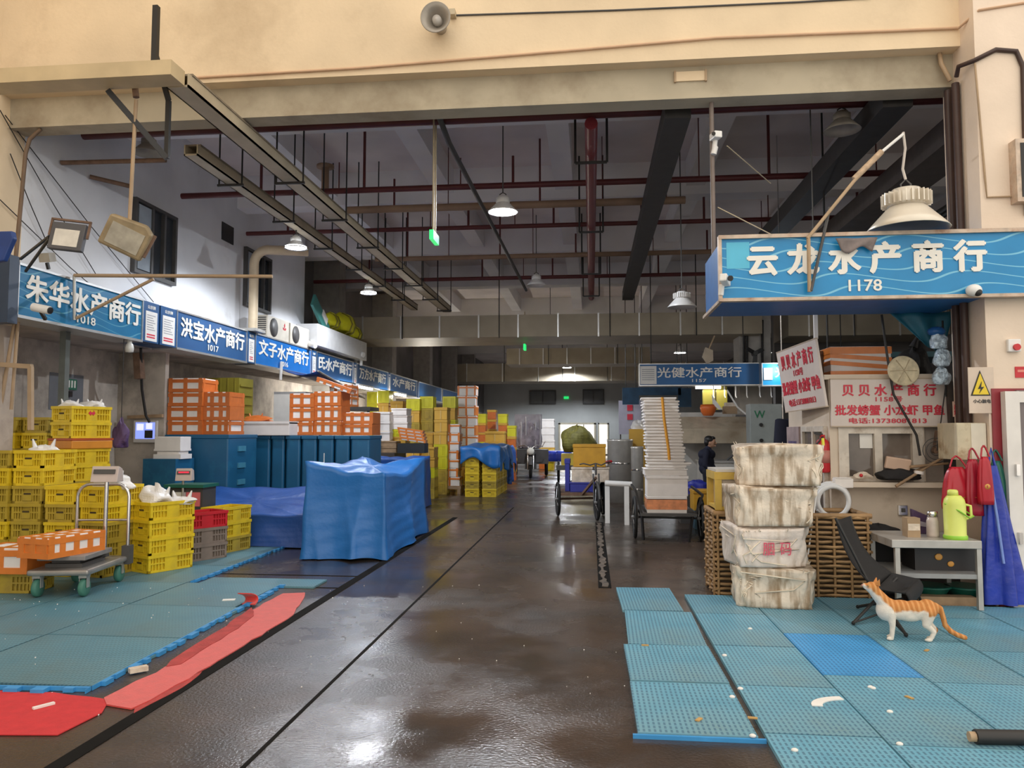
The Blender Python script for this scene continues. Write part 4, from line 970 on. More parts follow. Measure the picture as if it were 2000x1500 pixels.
# ---- tarpaulins
def drape(name, label, loc, rz, L, W, H, tops, seed, mat, flare=.05, fold=.02, sag=.10):
    """a tarpaulin thrown over a block: crisp corners, sagging top edges, hanging folds, flared hem"""
    t = T(name, label, 'tarpaulin', loc, rz); rnd = random.Random(seed); ph = [rnd.uniform(0, 6.3) for _ in range(12)]
    per = [Vector((-L / 2, -W / 2)), Vector((L / 2, -W / 2)), Vector((L / 2, W / 2)), Vector((-L / 2, W / 2))]
    ns = 30; rings = []; NV = 22; nrm = [Vector((0, -1)), Vector((1, 0)), Vector((0, 1)), Vector((-1, 0))]
    b = MB(); cols = []
    for i in range(4):
        a, c = per[i], per[(i + 1) % 4]; Ls = (c - a).length
        for k in range(ns):
            u = k / ns; q = a.lerp(c, u); n = nrm[i]
            if k == 0: n = (nrm[i] + nrm[i - 1]).normalized()
            e = sin(pi * u)
            zt = tops[i] * (1 - u) + tops[(i + 1) % 4] * u - sag * (.35 + .65 * abs(sin(ph[i] + i))) * e ** 1.2 + .012 * sin(17 * u + ph[i])
            col = []
            for j in range(NV + 1):
                f = j / NV
                # slack: diagonal folds fanning from the top corners, a hanging belly, a hem that kicks out
                w1 = u * 4.2 + .55 * f + ph[4 + i]; w2 = (u - .5) * 7 - 1.6 * f + ph[5 + i]; w3 = (u - .5) * 2.2 * (1 - .8 * f) + ph[6 + i]
                d1 = .55 * (1 - 2 * abs(sin(w1)) ** .7) + .34 * (1 - 2 * abs(sin(w2)) ** .6) * f + .5 * (1 - 2 * abs(sin(w3)) ** .8) * (1 - f) + .06 * sin(40 * f + 9 * u)
                d = fold * d1 * e ** .5 * (.5 + .9 * f) + flare * f ** 3 - .05 * e * sin(pi * min(1, f * 1.6)) * .6
                if k == 0: d = .012 * sin(9 * f + ph[i]) + flare * 1.1 * f ** 3
                z = zt * (1 - f) + (.012 + .02 * (1 + sin(5 * u + ph[7 + i])) * e * (1 if seed == 11 else .5)) * f
                col.append(b.bm.verts.new((q.x + n.x * d, q.y + n.y * d, z)))
            cols.append(col)
    N = len(cols)
    for i in range(N):
        A, B = cols[i], cols[(i + 1) % N]
        for j in range(NV): b.face([A[j], B[j], B[j + 1], A[j + 1]], True)
    prev = [c[0] for c in cols]; m = sum(tops) / 4 - sag * .55
    for r_ in range(1, 9):
        k = r_ / 8
        if r_ == 8:
            c = b.bm.verts.new((0, 0, m))
            for i in range(N): b.face([prev[i], prev[(i + 1) % N], c], True)
        else:
            cur = []
            for i in range(N):
                p_ = cols[i][0].co; x, y = p_.x * (1 - k), p_.y * (1 - k)
                cur.append(b.bm.verts.new((x, y, p_.z * (1 - k) + m * k + .022 * sin(7 * x + 4 * y + ph[8]) * sin(6 * y - 3 * x + ph[9]) * min(1, 4 * k))))
            for i in range(N): b.face([prev[i], prev[(i + 1) % N], cur[(i + 1) % N], cur[i]], True)
            prev = cur
    b.build('sheet', mat, t)
    return t
t = drape('tarpaulin_cover', 'large blue tarpaulin draped over a tall block beside the wet aisle', (-3.04, 10.5, 0), radians(1.5), 1.0, 2.6, 1.15, (1.20, 1.06, 1.17, 1.18), 11, tarp, .06, .075, .12)
MB().box(-.40, -1.15, .0, .40, 1.15, .92).build('block', M('dark_block', (.03, .03, .03), .8), t)
t = drape('tarpaulin_cover', 'low blue tarpaulin over goods before the blue tanks', (-4.78, 10.62, 0), radians(0), 2.0, 1.1, .8, (.46, .44, .76, .74), 12, tarpd, .05, .04, .05)
MB().box(-.85, -.34, 0, .85, .34, .30).build('block', _mats['dark_block'], t)
p = AY(633, 885, 11.9); tag(MB().tube((p.x, p.y, 0), p, .008).build('white_stick', whitem), 'thin white stick standing up behind the large blue tarpaulin', 'stick')
# ================================================================ STALLS FARTHER DOWN THE LEFT SIDE
def lidded_box(loc, L, W, H, rz, mat, label, group, lid=None, name='carton'):
    t = T(name, label, 'box', loc, rz, group)
    MB().box(-L / 2 + .006, -W / 2 + .006, 0, L / 2 - .006, W / 2 - .006, H * .74).build('body', mat, t)
    MB().box(-L / 2 - .004, -W / 2 - .006, H * .74, L / 2 + .004, W / 2 + .006, H - .006).build('lid', lid or mat, t, bevel=.008)
    if loc[1] < 24 and mat is amber: MB().box(-.012, -W / 2 - .0075, .0, .012, -W / 2 + .01, H * .73).build('tape_strip', M('pale_box_tape', (.66, .46, .16), .4), t)
    return t
def cpile(px0, px1, Y, z0, pyt, n, where, kinds, group, d=.45, rz=0.0):
    a = AY(px0, 800, Y).x; c = AY(px1, 800, Y).x; ztop = AY((px0 + px1) / 2, pyt, Y).z; h = (ztop - z0) / n
    lm = {'amber': (amber, amber), 'lime': (lime, lime), 'yellow': (yel, yel), 'dull': (yeld, yeld), 'white': (foam, foam), 'orange': (otaped, amber), 'mix': (yeld, amber), 'wood': (wood, wood)}
    nm = {'amber': 'amber box', 'lime': 'bright lime crate', 'yellow': 'yellow crate', 'dull': 'dull yellow crate', 'white': 'white foam box', 'orange': 'orange box', 'mix': 'yellow and amber box', 'wood': 'wooden crate'}
    for k in range(n):
        kd = kinds[k % len(kinds)] if len(kinds) <= n else kinds[k]
        if kd in ('lime', 'yellow', 'dull', 'mix') and Y < 24:
            t = T('yellow_crate', '', 'crate', ((a + c) / 2, Y + d / 2, z0 + k * h), rz, group); w = (c - a) / 2 - .006
            m, m2 = lm[kd]
            b = MB(); b.box(-w + .012, -d / 2 + .012, 0, w - .012, d / 2 - .012, h - .02); b.box(-w, -d / 2, 0, w, d / 2, .03)
            for s in (-1, 1): b.box(min(s * w, s * (w - .04)), -d / 2 - .001, 0, max(s * w, s * (w - .04)), -d / 2 + .02, h - .01)
            if Y < 23:
                for s in (-1, 1):
                    for q in range(3): xx = s * w * (.40 + .15 * q); b.box(xx - .008, -d / 2 - .0015, .03, xx + .008, -d / 2 + .013, h - .05)
                for q in range(7): yy = -d * .42 + d * .14 * q; b.box(w - .013, yy - .01, .03, w + .0015, yy + .01, h - .05)
            b.build('body', m, t)
            MB().box(-w, -d / 2, h - .05, w, d / 2, h - .004).build('rim', m2, t)
            MB().box(-w * .3, -d / 2 - .002, .04, w * .3, -d / 2 + .012, h - .06).build('front_panel', m, t)
        else:
            t = lidded_box(((a + c) / 2 + random.uniform(-.008, .008), Y + d / 2 + random.uniform(-.02, .02), z0 + k * h), c - a - .02, d, h, rz + random.uniform(-.02, .02), lm[kd][0], '', group, lm[kd][1])
        t['label'] = nm[kd] + ', ' + nth(k, n, where)
GM = 'boxes piled in the middle left stalls'
cpile(716, 737, 21.4, 0, 765, 8, 'the lime column backing the middle stall', ['dull', 'dull', 'amber', 'dull', 'lime', 'lime', 'lime', 'lime'], GM)
cpile(737, 760, 20.9, 0, 763, 8, 'the amber column with a lime crate on top', ['amber'] * 7 + ['lime'], GM)
cpile(762, 788, 20.9, 0, 783, 7, 'the amber column behind the smaller white box', ['dull', 'dull', 'amber', 'amber', 'amber', 'lime', 'amber'], GM)
cpile(793, 820, 19.6, 0, 779, 8, 'the column under the hanging white bulb', ['dull', 'lime', 'dull', 'amber', 'dull', 'dull', 'amber', 'lime'], GM)
cpile(820, 846, 19.8, 0, 774, 8, 'the column just past the hanging white bulb', ['amber', 'dull', 'lime', 'amber', 'amber', 'dull', 'dull', 'lime'], GM)
cpile(847, 874, 19.2, 0, 795, 7, 'the amber column just before the tall white stack', ['dull', 'dull', 'lime', 'lime', 'amber', 'amber', 'amber'], GM)
cpile(864, 890, 20.6, 0, 774, 8, 'the lime-topped column touching the tall white stack', ['amber', 'amber', 'dull', 'dull', 'lime', 'lime', 'amber', 'lime'], GM)
cpile(828, 850, 17.9, 0, 873, 5, 'the low column by the white stack on the aisle', ['dull', 'dull', 'lime', 'amber', 'amber'], GM)
for k, (yy, lab) in enumerate(((18.6, 'added fluorescent tube under the signs brightening the middle stall boxes'), (22.2, 'second added fluorescent tube under the signs, farther inward'))):  # unseen tubes, added to brighten the box columns of the middle stall
    t = T('tube_light', lab, 'lamp', (-5.6, yy, 2.66)); MB().box(-.025, -.6, -.025, .025, .6, .025).build('tube', lampon, t); MB().box(-.04, -.62, .025, .04, .62, .07).build('housing', whitem, t)
    for e in (-.5, .5): MB().bar((0, e, .06), (-.5, e, .15), .02).build('bracket', black, t)
    ld = bpy.data.lights.new('lamp_light', 'AREA'); ld.shape = 'RECTANGLE'; ld.size = .1; ld.size_y = 1.2; ld.energy = 110; ld.color = (1, .96, .88); lo = bpy.data.objects.new('lamp_light', ld); COL.objects.link(lo); lo.parent = t; lo.location = (.05, 0, -.05); lo.rotation_euler = (0, radians(50), 0)
# table, wooden crates, white boxes in front
tag(MB().box(-6.0, 16.55, 0, -4.3, 17.6, 1.10).build('display_block', M('dark_counter', (.07, .055, .045), .6, var=.2)), 'dark counter carrying crates behind the large tarpaulin', 'counter')
cpile(724, 776, 16.95, 1.105, 861, 2, 'the brown pair on the dark counter', ['wood', 'wood'], GM, .6)
cpile(728, 762, 17.0, AY(745, 861, 16.95).z, 804, 3, 'the white pile standing on brown crates', ['white'], GM)
cpile(764, 796, 17.3, AY(780, 838, 17.3).z, 797, 3, 'the white pile beside the lime crate', ['white'], GM)
cpile(764, 794, 17.3, 1.105, 838, 3, 'the short column holding the white pile', ['dull', 'amber', 'lime'], GM)
a = AY(776, 885, 16.6); c = AY(829, 866, 16.6)
tag(MB().box(a.x, 16.6, a.z, c.x, 17.0, c.z).build('black_box', M('black_box_plastic', (.02, .025, .03), .5, var=.1)), 'flat black box in front of the taped lids', 'box')
for k in range(4):
    p = AY(806, 862 - 6.2 * k, 16.75)
    taped_box('taped_box', .55, .42, .062, (p.x - .02 * k, 16.85, p.z), .1, 'white taped lid, ' + nth(k, 4, 'the slanted pile above the black box'), 'taped lids above the black box', nx=4, ny=1, nz=1, tw=.04, rot=(0, radians(8), .1))
t = drape('tarpaulin_cover', 'dark blue tarpaulin over the goods under the black box', (AY(772, 900, 15.6).x, 15.95, 0), 0, 1.2, .6, 1.0, (1.05, 1.03, 1.05, 1.05), 14, tarpd, .03, .02, .05)
MB().box(-.5, -.22, 0, .5, .22, .85).build('block', _mats['dark_block'], t)
t = T('led_bulb', 'white bulb hanging in front of the yellow columns', 'lamp', AX(822, 796, -6.12)); MB().lathe([(.001, -.19), (.11, -.16), (.125, -.03), (.095, .08), (.05, .15), (.05, .22), (.012, .24), (.012, 2.79 - t.location.z)], 14).build('bulb', M('lit_bulb', (1, 1, 1), .4, var=0, emit=(1, .96, .88), estr=2.0), t)
ld = bpy.data.lights.new('lamp_light', 'POINT'); ld.energy = 150; ld.color = (1, .94, .84); ld.shadow_soft_size = .12; lo = bpy.data.objects.new('lamp_light', ld); COL.objects.link(lo); lo.parent = t; lo.location = (.18, -.1, -.15)
# white taped towers on the aisle
def tower(px0, px1, Y, z0, pyt, n, where, group):
    a = AY(px0, 800, Y).x; c = AY(px1, 800, Y).x; zt_ = AY((px0 + px1) / 2, pyt, Y).z; h = (zt_ - z0) / n
    for k in range(n):
        taped_box('taped_box', c - a, .45, h - .0055, ((a + c) / 2 + random.uniform(-.02, .02), Y + .22, z0 + k * h), random.uniform(-.05, .05), 'white foam box with orange tape, ' + nth(k, n, where), group, nx=1 + k % 2 * 2, ny=1, nz=1, tw=.05)
t = T('pallet', 'low dark pallet under the white taped stack by the aisle', 'pallet', (AY(878, 940, 19.4).x, 19.6, 0)); MB().box(-.3, -.25, .12, .3, .25, .2).build('deck', wood, t)
for s in (-1, 1): MB().box(s * .25 - .04, -.25, 0, s * .25 + .04, .25, .12).build('runner', wood, t)
tower(859, 897, 19.4, .2, 828, 7, 'the taped stack on the low pallet', 'taped boxes by the aisle')
cpile(893, 927, 21.5, 0, 870, 4, 'the low support under the tallest white stack', ['dull', 'amber'], GM)
tower(893, 929, 21.5, AY(910, 870, 21.5).z, 753, 6, 'the tallest taped stack', 'taped boxes of the tallest stack')
# yellow crates on the aisle under a blue tarp
for j in range(4):
    Y = 18.5 + j * .62; x0 = AY(904, 950, 18.5).x
    for i in range(2 if j < 3 else 2):
        for k in range(6 if j < 3 else 5):
            put_crate('yellow' if k != 1 else 'dull', (x0 + .22 + i * .42, Y + .29, k * CH), pi / 2, 'yellow vented crate, %s up, %s, %s row of the block under the blue cloth' % (ORD[k], ('wall side', 'aisle side')[i], ('front', 'second', 'third', 'fourth')[j]), 'crates of the block under the blue cloth')
x0 = AY(904, 950, 18.5).x
def cloth(name, label, loc, hx, hy, z, drops, seed, mat):
    """a sheet lying on a block of half size hx, hy: flat on top, hanging down each side by its own length"""
    t = T(name, label, 'tarpaulin', loc); rnd = random.Random(seed); ph = [rnd.uniform(0, 6.3) for _ in range(6)]
    dl, dr, df, db = drops
    def fn(u, v):
        x = -hx - dl + u * (2 * hx + dl + dr); y = -hy - df + v * (2 * hy + df + db)
        ex = max(0, abs(x) - hx); ey = max(0, abs(y) - hy); e = max(ex, ey)
        cx_ = max(-hx, min(hx, x)); cy_ = max(-hy, min(hy, y))
        wob = .045 * sin(9 * cx_ + 7 * cy_ + ph[0]) + .03 * sin(17 * (cx_ - cy_) + ph[1])
        out = (.03 + .05 * e + wob * min(1, e / .2)) if e > 0 else 0
        X = cx_ + math.copysign(out if ex >= ey * .6 else 0, x); Y = cy_ + math.copysign(out if ey >= ex * .6 else 0, y)
        zz = z + (.035 + .05 * sin(4 * x + ph[2]) * sin(3 * y + ph[3]) + .02 * sin(13 * x + ph[4])) * (1 if e == 0 else max(0, 1 - e * 5)) - e * (1 + .35 * sin(6 * cx_ + 5 * cy_ + ph[5]))
        return Vector((X, Y, zz))
    b = MB(); b.grid(fn, 40, 46); b.build('sheet', mat, t, solid=.006)
    return t
cloth('blue_cloth', 'blue tarpaulin thrown over the yellow crate block by the aisle', (x0 + .43, 19.72, 0), .46, 1.27, 1.20, (.30, .45, .38, .2), 5, tarp)
cloth('blue_cloth', 'second blue tarpaulin behind the yellow crate block', (AY(970, 900, 22.5).x, 22.5, 0), .42, .55, 1.16, (.5, .75, .8, .3), 8, tarpd)
cpile(958, 982, 22.2, 0, 872, 4, 'the pile under the second blue tarpaulin', ['dull'], GM)
GB = 'boxes at the back of the left side'
for a_, c_, Y, pyt, n, w, kd in ((929, 949, 25.5, 808, 7, 'the lime-topped column past the tallest taped stack', ['orange', 'orange', 'orange', 'lime', 'orange', 'orange', 'lime']),
                               (951, 969, 26.5, 800, 7, 'the dark orange column behind the amber box', ['orange']),
                               (972, 991, 25.5, 808, 7, 'the column with a lime box near the top', ['orange', 'orange', 'orange', 'orange', 'orange', 'orange', 'lime']),
                               (990, 1008, 25.0, 831, 5, 'the shortest lime-topped column at the back', ['orange', 'orange', 'orange', 'orange', 'lime']),
                               (947, 986, 23.4, 842, 5, 'the broad amber column behind the blue cloth', ['amber'])):
    cpile(a_, c_, Y, 0, pyt, n, w, kd, GB)
# white stack, table and far goods in the aisle
cpile(1052, 1083, 33, 0, 818, 7, 'the white stack standing far down the aisle', ['orange', 'orange', 'orange', 'white', 'white', 'white', 'white'], GB, .6)
t = T('covered_table', 'far table covered with a bright blue sheet beside the white stack', 'table', (AY(1072, 880, 31).x, 31, 0)); MB().box(-.9, -.3, .75, .9, .5, .82).build('top', bluepl, t); b = MB(); b.grid(lambda u, v: Vector(((u - .5) * 1.84, -.32 + .03 * sin(30 * u), .82 - .42 * v)), 30, 4); b.build('cloth', bluepl, t, solid=.01)
for sx in (-.8, .8): MB().bar((sx, 0, 0), (sx, 0, .75), .05).build('leg', grey, t)
cpile(1066, 1082, 32, 0, 878, 2, 'the crates under the far blue table', ['yellow'], GB)
t = T('goods_heap', 'far heap of olive net sacks in the aisle before the lit doorway', 'sack heap', (AY(1128, 870, 24).x, 24.2, .9)); crumple('sack', M('olive_net', (.13, .12, .02), .7, var=.35, scale=8), t, (0, 0, .33), .56, 51, (1, .8, .95), amp=.24)
t = T('hand_cart', 'far hand cart under the olive net sacks', 'cart', (AY(1128, 880, 24).x, 24.2, 0)); MB().box(-.65, -.5, .4, .65, .5, .55).build('deck', dgrey, t)
for sx in (-.6, .6): MB().lathe([(.001, -.03), (.33, -.03), (.33, .03), (.001, .03)], 20, (sx, 0, .33), Matrix.Rotation(pi / 2, 3, 'Y')).build('wheel', rubber, t)
MB().box(-.5, -.4, .55, .5, .4, .9).build('crate', yeld, t)
# ---- cargo motor tricycle far in the aisle
def wheel(parent, c, R, w, axis='X', spokes=True, name='wheel', tyre=rubber):
    Rm = Matrix.Rotation(pi / 2, 3, 'Y') if axis == 'X' else Matrix.Rotation(pi / 2, 3, 'X')
    b = MB(); prof = []
    for k in range(9):
        a = 2 * pi * k / 8; prof.append((R - w / 2 + w / 2 * cos(a), w / 2 * sin(a)))
    b.lathe(prof, 28, (0, 0, 0), Rm); o = b.build(name, tyre, parent, loc=c)
    if spokes:
        b = MB()
        for k in range(14):
            a = 2 * pi * k / 14; e = Rm @ Vector((cos(a) * (R - w * .9), sin(a) * (R - w * .9), 0)); h = Rm @ Vector((0, 0, .03 if k % 2 else -.03)); b.tube(h, e, .004, 4)
        b.build('spoke', chrome, o); b = MB(); h = Rm @ Vector((0, 0, .05)); b.tube(-h, h, .025, 10); b.build('hub', grey, o)
    return o
t = T('motor_tricycle', 'dark motor tricycle with a round headlight far down the aisle', 'tricycle', (AY(1037, 930, 26.5).x, 26.4, 0), radians(4))
wheel(t, (0, -.35, .3), .3, .11, 'X')
b = MB(); b.tube((-.09, -.35, .3), (-.1, -.1, .95), .025); b.tube((.09, -.35, .3), (.1, -.1, .95), .025); b.build('fork', chrome, t)
MB().ball((0, -.25, .92), (.13, .1, .13), 14, 10).build('headlight', M('headlight_glass', (.85, .83, .75), .1), t)
b = MB(); b.path([(-.42, .0, 1.08), (-.2, -.08, 1.12), (0, -.08, 1.0), (.2, -.08, 1.12), (.42, 0, 1.08)], .018); b.build('handlebar', chrome, t)
b = MB(); b.path([(0, -.72, .45), (0, -.62, .6), (0, -.35, .68), (0, -.1, .6)], .07); b.build('mudguard', dgrey, t)
b = MB(); b.box(-.14, -.1, .45, .14, .6, .72); b.box(-.2, .0, .3, .2, .4, .5); b.build('body', dgrey, t); MB().box(-.18, .2, .72, .18, .75, .82).build('seat', blackf, t)
MB().box(-.62, .7, .45, .62, 1.9, .95).build('cargo_box', M('cargo_grey', (.08, .075, .075), .5, .2, var=.2), t)
for sx in (-.55, .55): wheel(t, (sx, 1.4, .28), .28, .12, 'X', False)
for sx in (-1, 1): MB().path([(sx * .4, -.02, 1.08), (sx * .5, -.06, 1.25)], .01).build('mirror_stem', chrome, t)
t2 = T('cargo_load', 'pale purple cloth bundle loaded on the far motor tricycle', 'bundle', (AY(1030, 870, 27).x, 27.6, .96)); crumple('sack', M('lilac_cloth', (.30, .26, .30), .7, var=.5, scale=5), t2, (0, 0, .36), .58, 55, (.9, .7, 1.1), amp=.3)
for k in range(6):
    MB().tube((-.42 + .17 * k, -.3, .05), (-.40 + .17 * k, -.28, .8 + .18 * (k % 3)), .035, 8).build('bottle_neck', M('pale_grey_bottle', (.45, .43, .46), .3, var=.2), t2)
MB().box(-.5, -.1, .72, .45, .4, 1.25).build('carton', M('lilac_carton', (.36, .33, .36), .7, var=.25), t2)
# ---- yellow cargo tricycle
t = T('cargo_tricycle', 'pedal cargo tricycle with thin wheels facing the street, mid aisle', 'tricycle', (AZ(1166, 1014).x, 13.75, 0), radians(8))
wheel(t, (0, 0, .32), .32, .05, 'X')
wheel(t, (-.62, .75, .32), .32, .05, 'X'); wheel(t, (.25, .95, .32), .32, .05, 'X')
b = MB(); b.tube((-.05, 0, .32), (-.05, .1, .82), .014); b.tube((.05, 0, .32), (.05, .1, .82), .014); b.tube((0, .1, .8), (0, .14, 1.0), .02); b.build('fork', dgrey, t)
b = MB(); b.path([(-.27, .22, .98), (-.22, .1, 1.0), (-.1, .12, .97), (0, .14, 1.0), (.1, .12, .97), (.22, .1, 1.03), (.27, .2, 1.02)], .013); b.build('handlebar', dgrey, t)
MB().tube((.2, .16, 1.02), (.3, .24, 1.03), .025).build('grip', redpl, t)
b = MB(); b.box(-.6, .5, .40, .14, 1.6, .45); b.bar((0, .1, .75), (-.2, .5, .42), .04); b.tube((-.62, .75, .32), (.25, .95, .32), .02); b.build('frame', rust, t)
b = MB(); b.path([(0, -.34, .4), (0, -.25, .6), (0, .02, .68), (0, .25, .58)], .02); b.build('mudguard', dgrey, t)
tx, ty = t.location.x, 14.35
def simple_box(name, label, cat, c, size, mat, rz=0, group=None, lid=None):
    t = T(name, label, cat, c, rz, group); L, W, H = size
    MB().box(-L / 2, -W / 2, 0, L / 2, W / 2, H * .86).build('body', mat, t, bevel=.008); MB().box(-L / 2 - .01, -W / 2 - .01, H * .86, L / 2 + .01, W / 2 + .01, H).build('lid', lid or mat, t, bevel=.004)
    return t
bl = M('deep_blue_crate', (.02, .03, .30), .45, var=.15)
simple_box('blue_crate', 'deep blue crate at the bottom of the cargo tricycle load', 'crate', (tx - .24, ty + .35, .452), (.5, .7, .178), bl)
simple_box('foam_box', 'pale foam box on the cargo tricycle beside the tall blue crate', 'box', (tx - .27, ty + .28, .63), (.38, .5, .28), foamd)
simple_box('foam_box', 'pale foam box on the cargo tricycle on the drum side', 'box', (tx + .10, ty + .3, .63), (.26, .4, .28), foamd)
simple_box('yellow_bin', 'ochre yellow bin on top of the cargo tricycle load', 'bin', (tx - .13, ty + .32, .915), (.60, .5, .42), M('ochre_plastic', (.58, .30, .02), .5, var=.15))
simple_box('blue_crate', 'tall narrow deep blue crate on the cargo tricycle', 'crate', (tx - .545, ty + .42, .452), (.085, .5, .6), bl)
# ---- cargo cart with the tower of foam lids
t = T('cargo_cart', 'dark cargo cart carrying the tall stack of white foam lids', 'cart', (1.07, 11.35, 0))
wheel(t, (-.44, .2, .31), .31, .05, 'X'); wheel(t, (.50, .1, .31), .31, .05, 'X')
MB().box(-.38, -.15, .36, .42, 1.2, .40).build('deck', dgrey, t)
b = MB()
for a_, c_ in (((-.36, -.12, .40), (-.44, -.12, .72)), ((.40, -.12, .40), (.50, -.12, .66)), ((-.44, -.12, .72), (-.44, 1.1, .72)), ((.5, -.12, .66), (.5, 1.1, .7)), ((-.44, .2, .31), (.5, .1, .31)), ((.30, -.14, .0), (.36, -.12, .40)), ((-.34, -.14, 0.02), (-.36, -.12, .4))): b.bar(a_, c_, .03)
b.build('frame', black, t)
fx = 1.07 + .0; z = .40; g = 'foam boxes and lids on the cargo cart'
t1 = taped_box('taped_box', .56, .45, .24, (fx, 11.48, z), 0, 'white foam box with orange printed band at the bottom of the lid tower', g, nx=0, ny=0, nz=0)
b = MB(); b.box(-.285, -.229, .05, .285, .229, .20); b.build('printed_band', M('orange_print', (.74, .28, .12), .5, var=.25, scale=14), t1)
z += .24
t1 = simple_box('foam_box', 'plain white foam box above the orange banded one in the lid tower', 'box', (fx + .01, 11.48, z), (.58, .45, .29), foam, group=g); z += .292
t1 = simple_box('foam_box', 'flat white foam box with thick rim midway up the lid tower', 'box', (fx - .01, 11.48, z), (.60, .46, .10), foam, group=g); z += .102
zl = AY(1290, 776, 11.26).z; n = 23; h = (zl - z) / n
lidp = None
for k in range(n):
    x = fx + (.05 if k == 1 else 0) - .0 - .085 * (k / n) ** 1.6 + random.uniform(-.012, .012); w = (.62 if k < 2 else .56 - .05 * (k / n))
    lab = 'white foam lid, %s in the tall tower on the cart' % ('topmost' if k == n - 1 else 'lowest' if k == 0 else 'number %d of 23 upward' % (k + 1))
    if lidp is None:
        lidp = T('foam_cover', lab, 'lid', (x, 11.48, z), 0, g); MB().box(-.28, -.22, h * .35, .28, .22, h * .96).build('top', foam, lidp, bevel=.008); MB().box(-.26, -.20, 0, .26, .20, h * .4).build('lip', foam, lidp)
    else:
        l = dup(lidp, (x, 11.48, z + k * h), random.uniform(-.04, .04), lab, g); l.scale = (w / .56, 1, 1)
tag(MB().path([(fx - .05, 11.23, zl - .0), (fx - .03, 11.22, zl - .3), (fx + .03, 11.225, zl - .75), (fx + .04, 11.23, zl - .9)], .022, 6).build('orange_strap', M('ochre_strap', (.68, .30, .02), .5)), 'orange strap hanging down the front of the lid tower', 'strap')
# ---- steel drums and white bench
for k, (px0, px1, Y, pyt) in enumerate(((1186, 1236, 17.5, 858), (1232, 1256, 16.2, 872))):
    a = AY(px0, 860, Y); c = AY(px1, 860, Y); r = (c.x - a.x) / 2; ht = AY(px0, pyt, Y).z
    t = T('steel_drum', ('wide stainless steel drum behind the yellow tricycle', 'narrow stainless steel drum beside the lid tower')[k], 'drum', ((a.x + c.x) / 2, Y, 0))
    MB().lathe([(.001, 0), (r, 0), (r, ht * .96), (r * 1.03, ht * .97), (r * 1.03, ht), (r * .94, ht), (r * .94, ht * .9), (.001, ht * .9)], 28).build('body', M('stainless_drum', (.66, .64, .60), .28, .45, var=.12), t)
    for zz in (.3, .62): MB().lathe([(r, ht * zz - .02), (r * 1.025, ht * zz), (r, ht * zz + .02)], 28).build('hoop', chrome, t)
t = T('white_bench', 'white pipe bench beside the lid tower', 'bench', (AY(1205, 950, 13.2).x, 13.2, 0)); z = AY(1205, 944, 13.2).z
MB().tube((-.2, 0, z), (.25, 0, z - .02), .05, 12).build('top_pipe', whitem, t); MB().box(.12, -.04, 0, .2, .04, z).build('leg', whitem, t); MB().box(-.2, .2, 0, -.12, .28, z).build('leg', whitem, t)
t = T('amber_bin', 'amber bin with white bags behind the lid tower', 'bin', (AY(1246, 850, 18).x, 18, 0)); MB().box(-.2, -.2, .0, .2, .2, AY(1246, 838, 18).z).build('body', amber, t); crumple('bag', bag, t, (0, 0, AY(1246, 838, 18).z + .04), .16, 61)
# ---- right-hand stalls: signs
def front_sign(x0, x1, Y, z0, z1, body, num, label, mat, tw, tx_, paperw=.0):
    t = T('shop_sign', label, 'sign', (x0, Y, z0), group='blue stall signs on the right side')
    w = x1 - x0; h = z1 - z0
    MB().box(0, 0, 0, w, .4, h).build('board', mat, t); f = MB(); f.box(-.02, -.02, -.03, w, .42, .0); f.box(-.02, -.02, h, w, .42, h + .02); f.box(-.02, -.01, 0, .0, .4, h); f.build('edge_trim', alum, t)
    for xx in (.3, w - .3): MB().tube((xx, .3, h), (xx, .3, 6.31 - z0), .012, 6).build('hanger_rod', black, t)
    if body: text('lettering', body, letter, tw, h * .5, (tx_, -.008, h * .6), FRONT, t, .008)
    if num: text('number_lettering', num, letter, .34, h * .15, (tx_, -.008, h * .2), FRONT, t, .01)
    return t
Y = 19.0
a = AY(1250, 752, Y); c = AY(1482, 710, Y)
t = front_sign(a.x, c.x, Y, a.z, c.z, '光健水产商行', '1157', 'blue stall sign numbered 1157 above the lid tower and hood', M('stall_sign_blue', (.015, .12, .32), .4, var=.12, scale=2), AY(1447, 700, Y).x - AY(1283, 700, Y).x, AY(1365, 700, Y).x - a.x)
t = T('notice_panel', 'white notice panel at the end of the sign numbered 1157', 'notice', (a.x + .01, Y - .012, a.z)); MB().box(0, -.006, .02, .39, 0, c.z - a.z - .04).build('sheet', paper, t); b = MB()
for k in range(6): b.box(.04, -.008, .12 + k * .05, .34, -.006, .135 + k * .05)
b.build('print', printg, t)
a2 = AY(1490, 752, Y - .3); c2 = AY(1560, 710, Y - .3)
t = front_sign(a2.x, a2.x + 2.2, Y - .3, a2.z, c2.z, '光', '', 'bright lit blue sign partly hidden by the leaning white board', M('lit_blue_sign', (.01, .36, .72), .4, var=.08), .27, AY(1525, 730, Y - .3).x - a2.x, 0)
t = T('notice_panel', 'white notice panel at the end of the bright lit sign', 'notice', (a2.x + .02, Y - .32, a2.z)); MB().box(0, -.006, .12, .2, 0, c2.z - a2.z - .1).build('sheet', paper, t)
t = T('work_light', 'glaring white work light beside the leaning white board', 'lamp', AY(1526, 711, 18.4)); MB().ball((0, 0, 0), .075, 14, 10).build('globe', lampon, t); MB().bar((0, 0, .0), (0, .32, .0), .03).build('bracket', black, t)
ld = bpy.data.lights.new('lamp_light', 'POINT'); ld.energy = 18; ld.color = LAMP_C; ld.shadow_soft_size = .08; lo = bpy.data.objects.new('lamp_light', ld); COL.objects.link(lo); lo.parent = t; lo.location = (0, -.15, -.12)
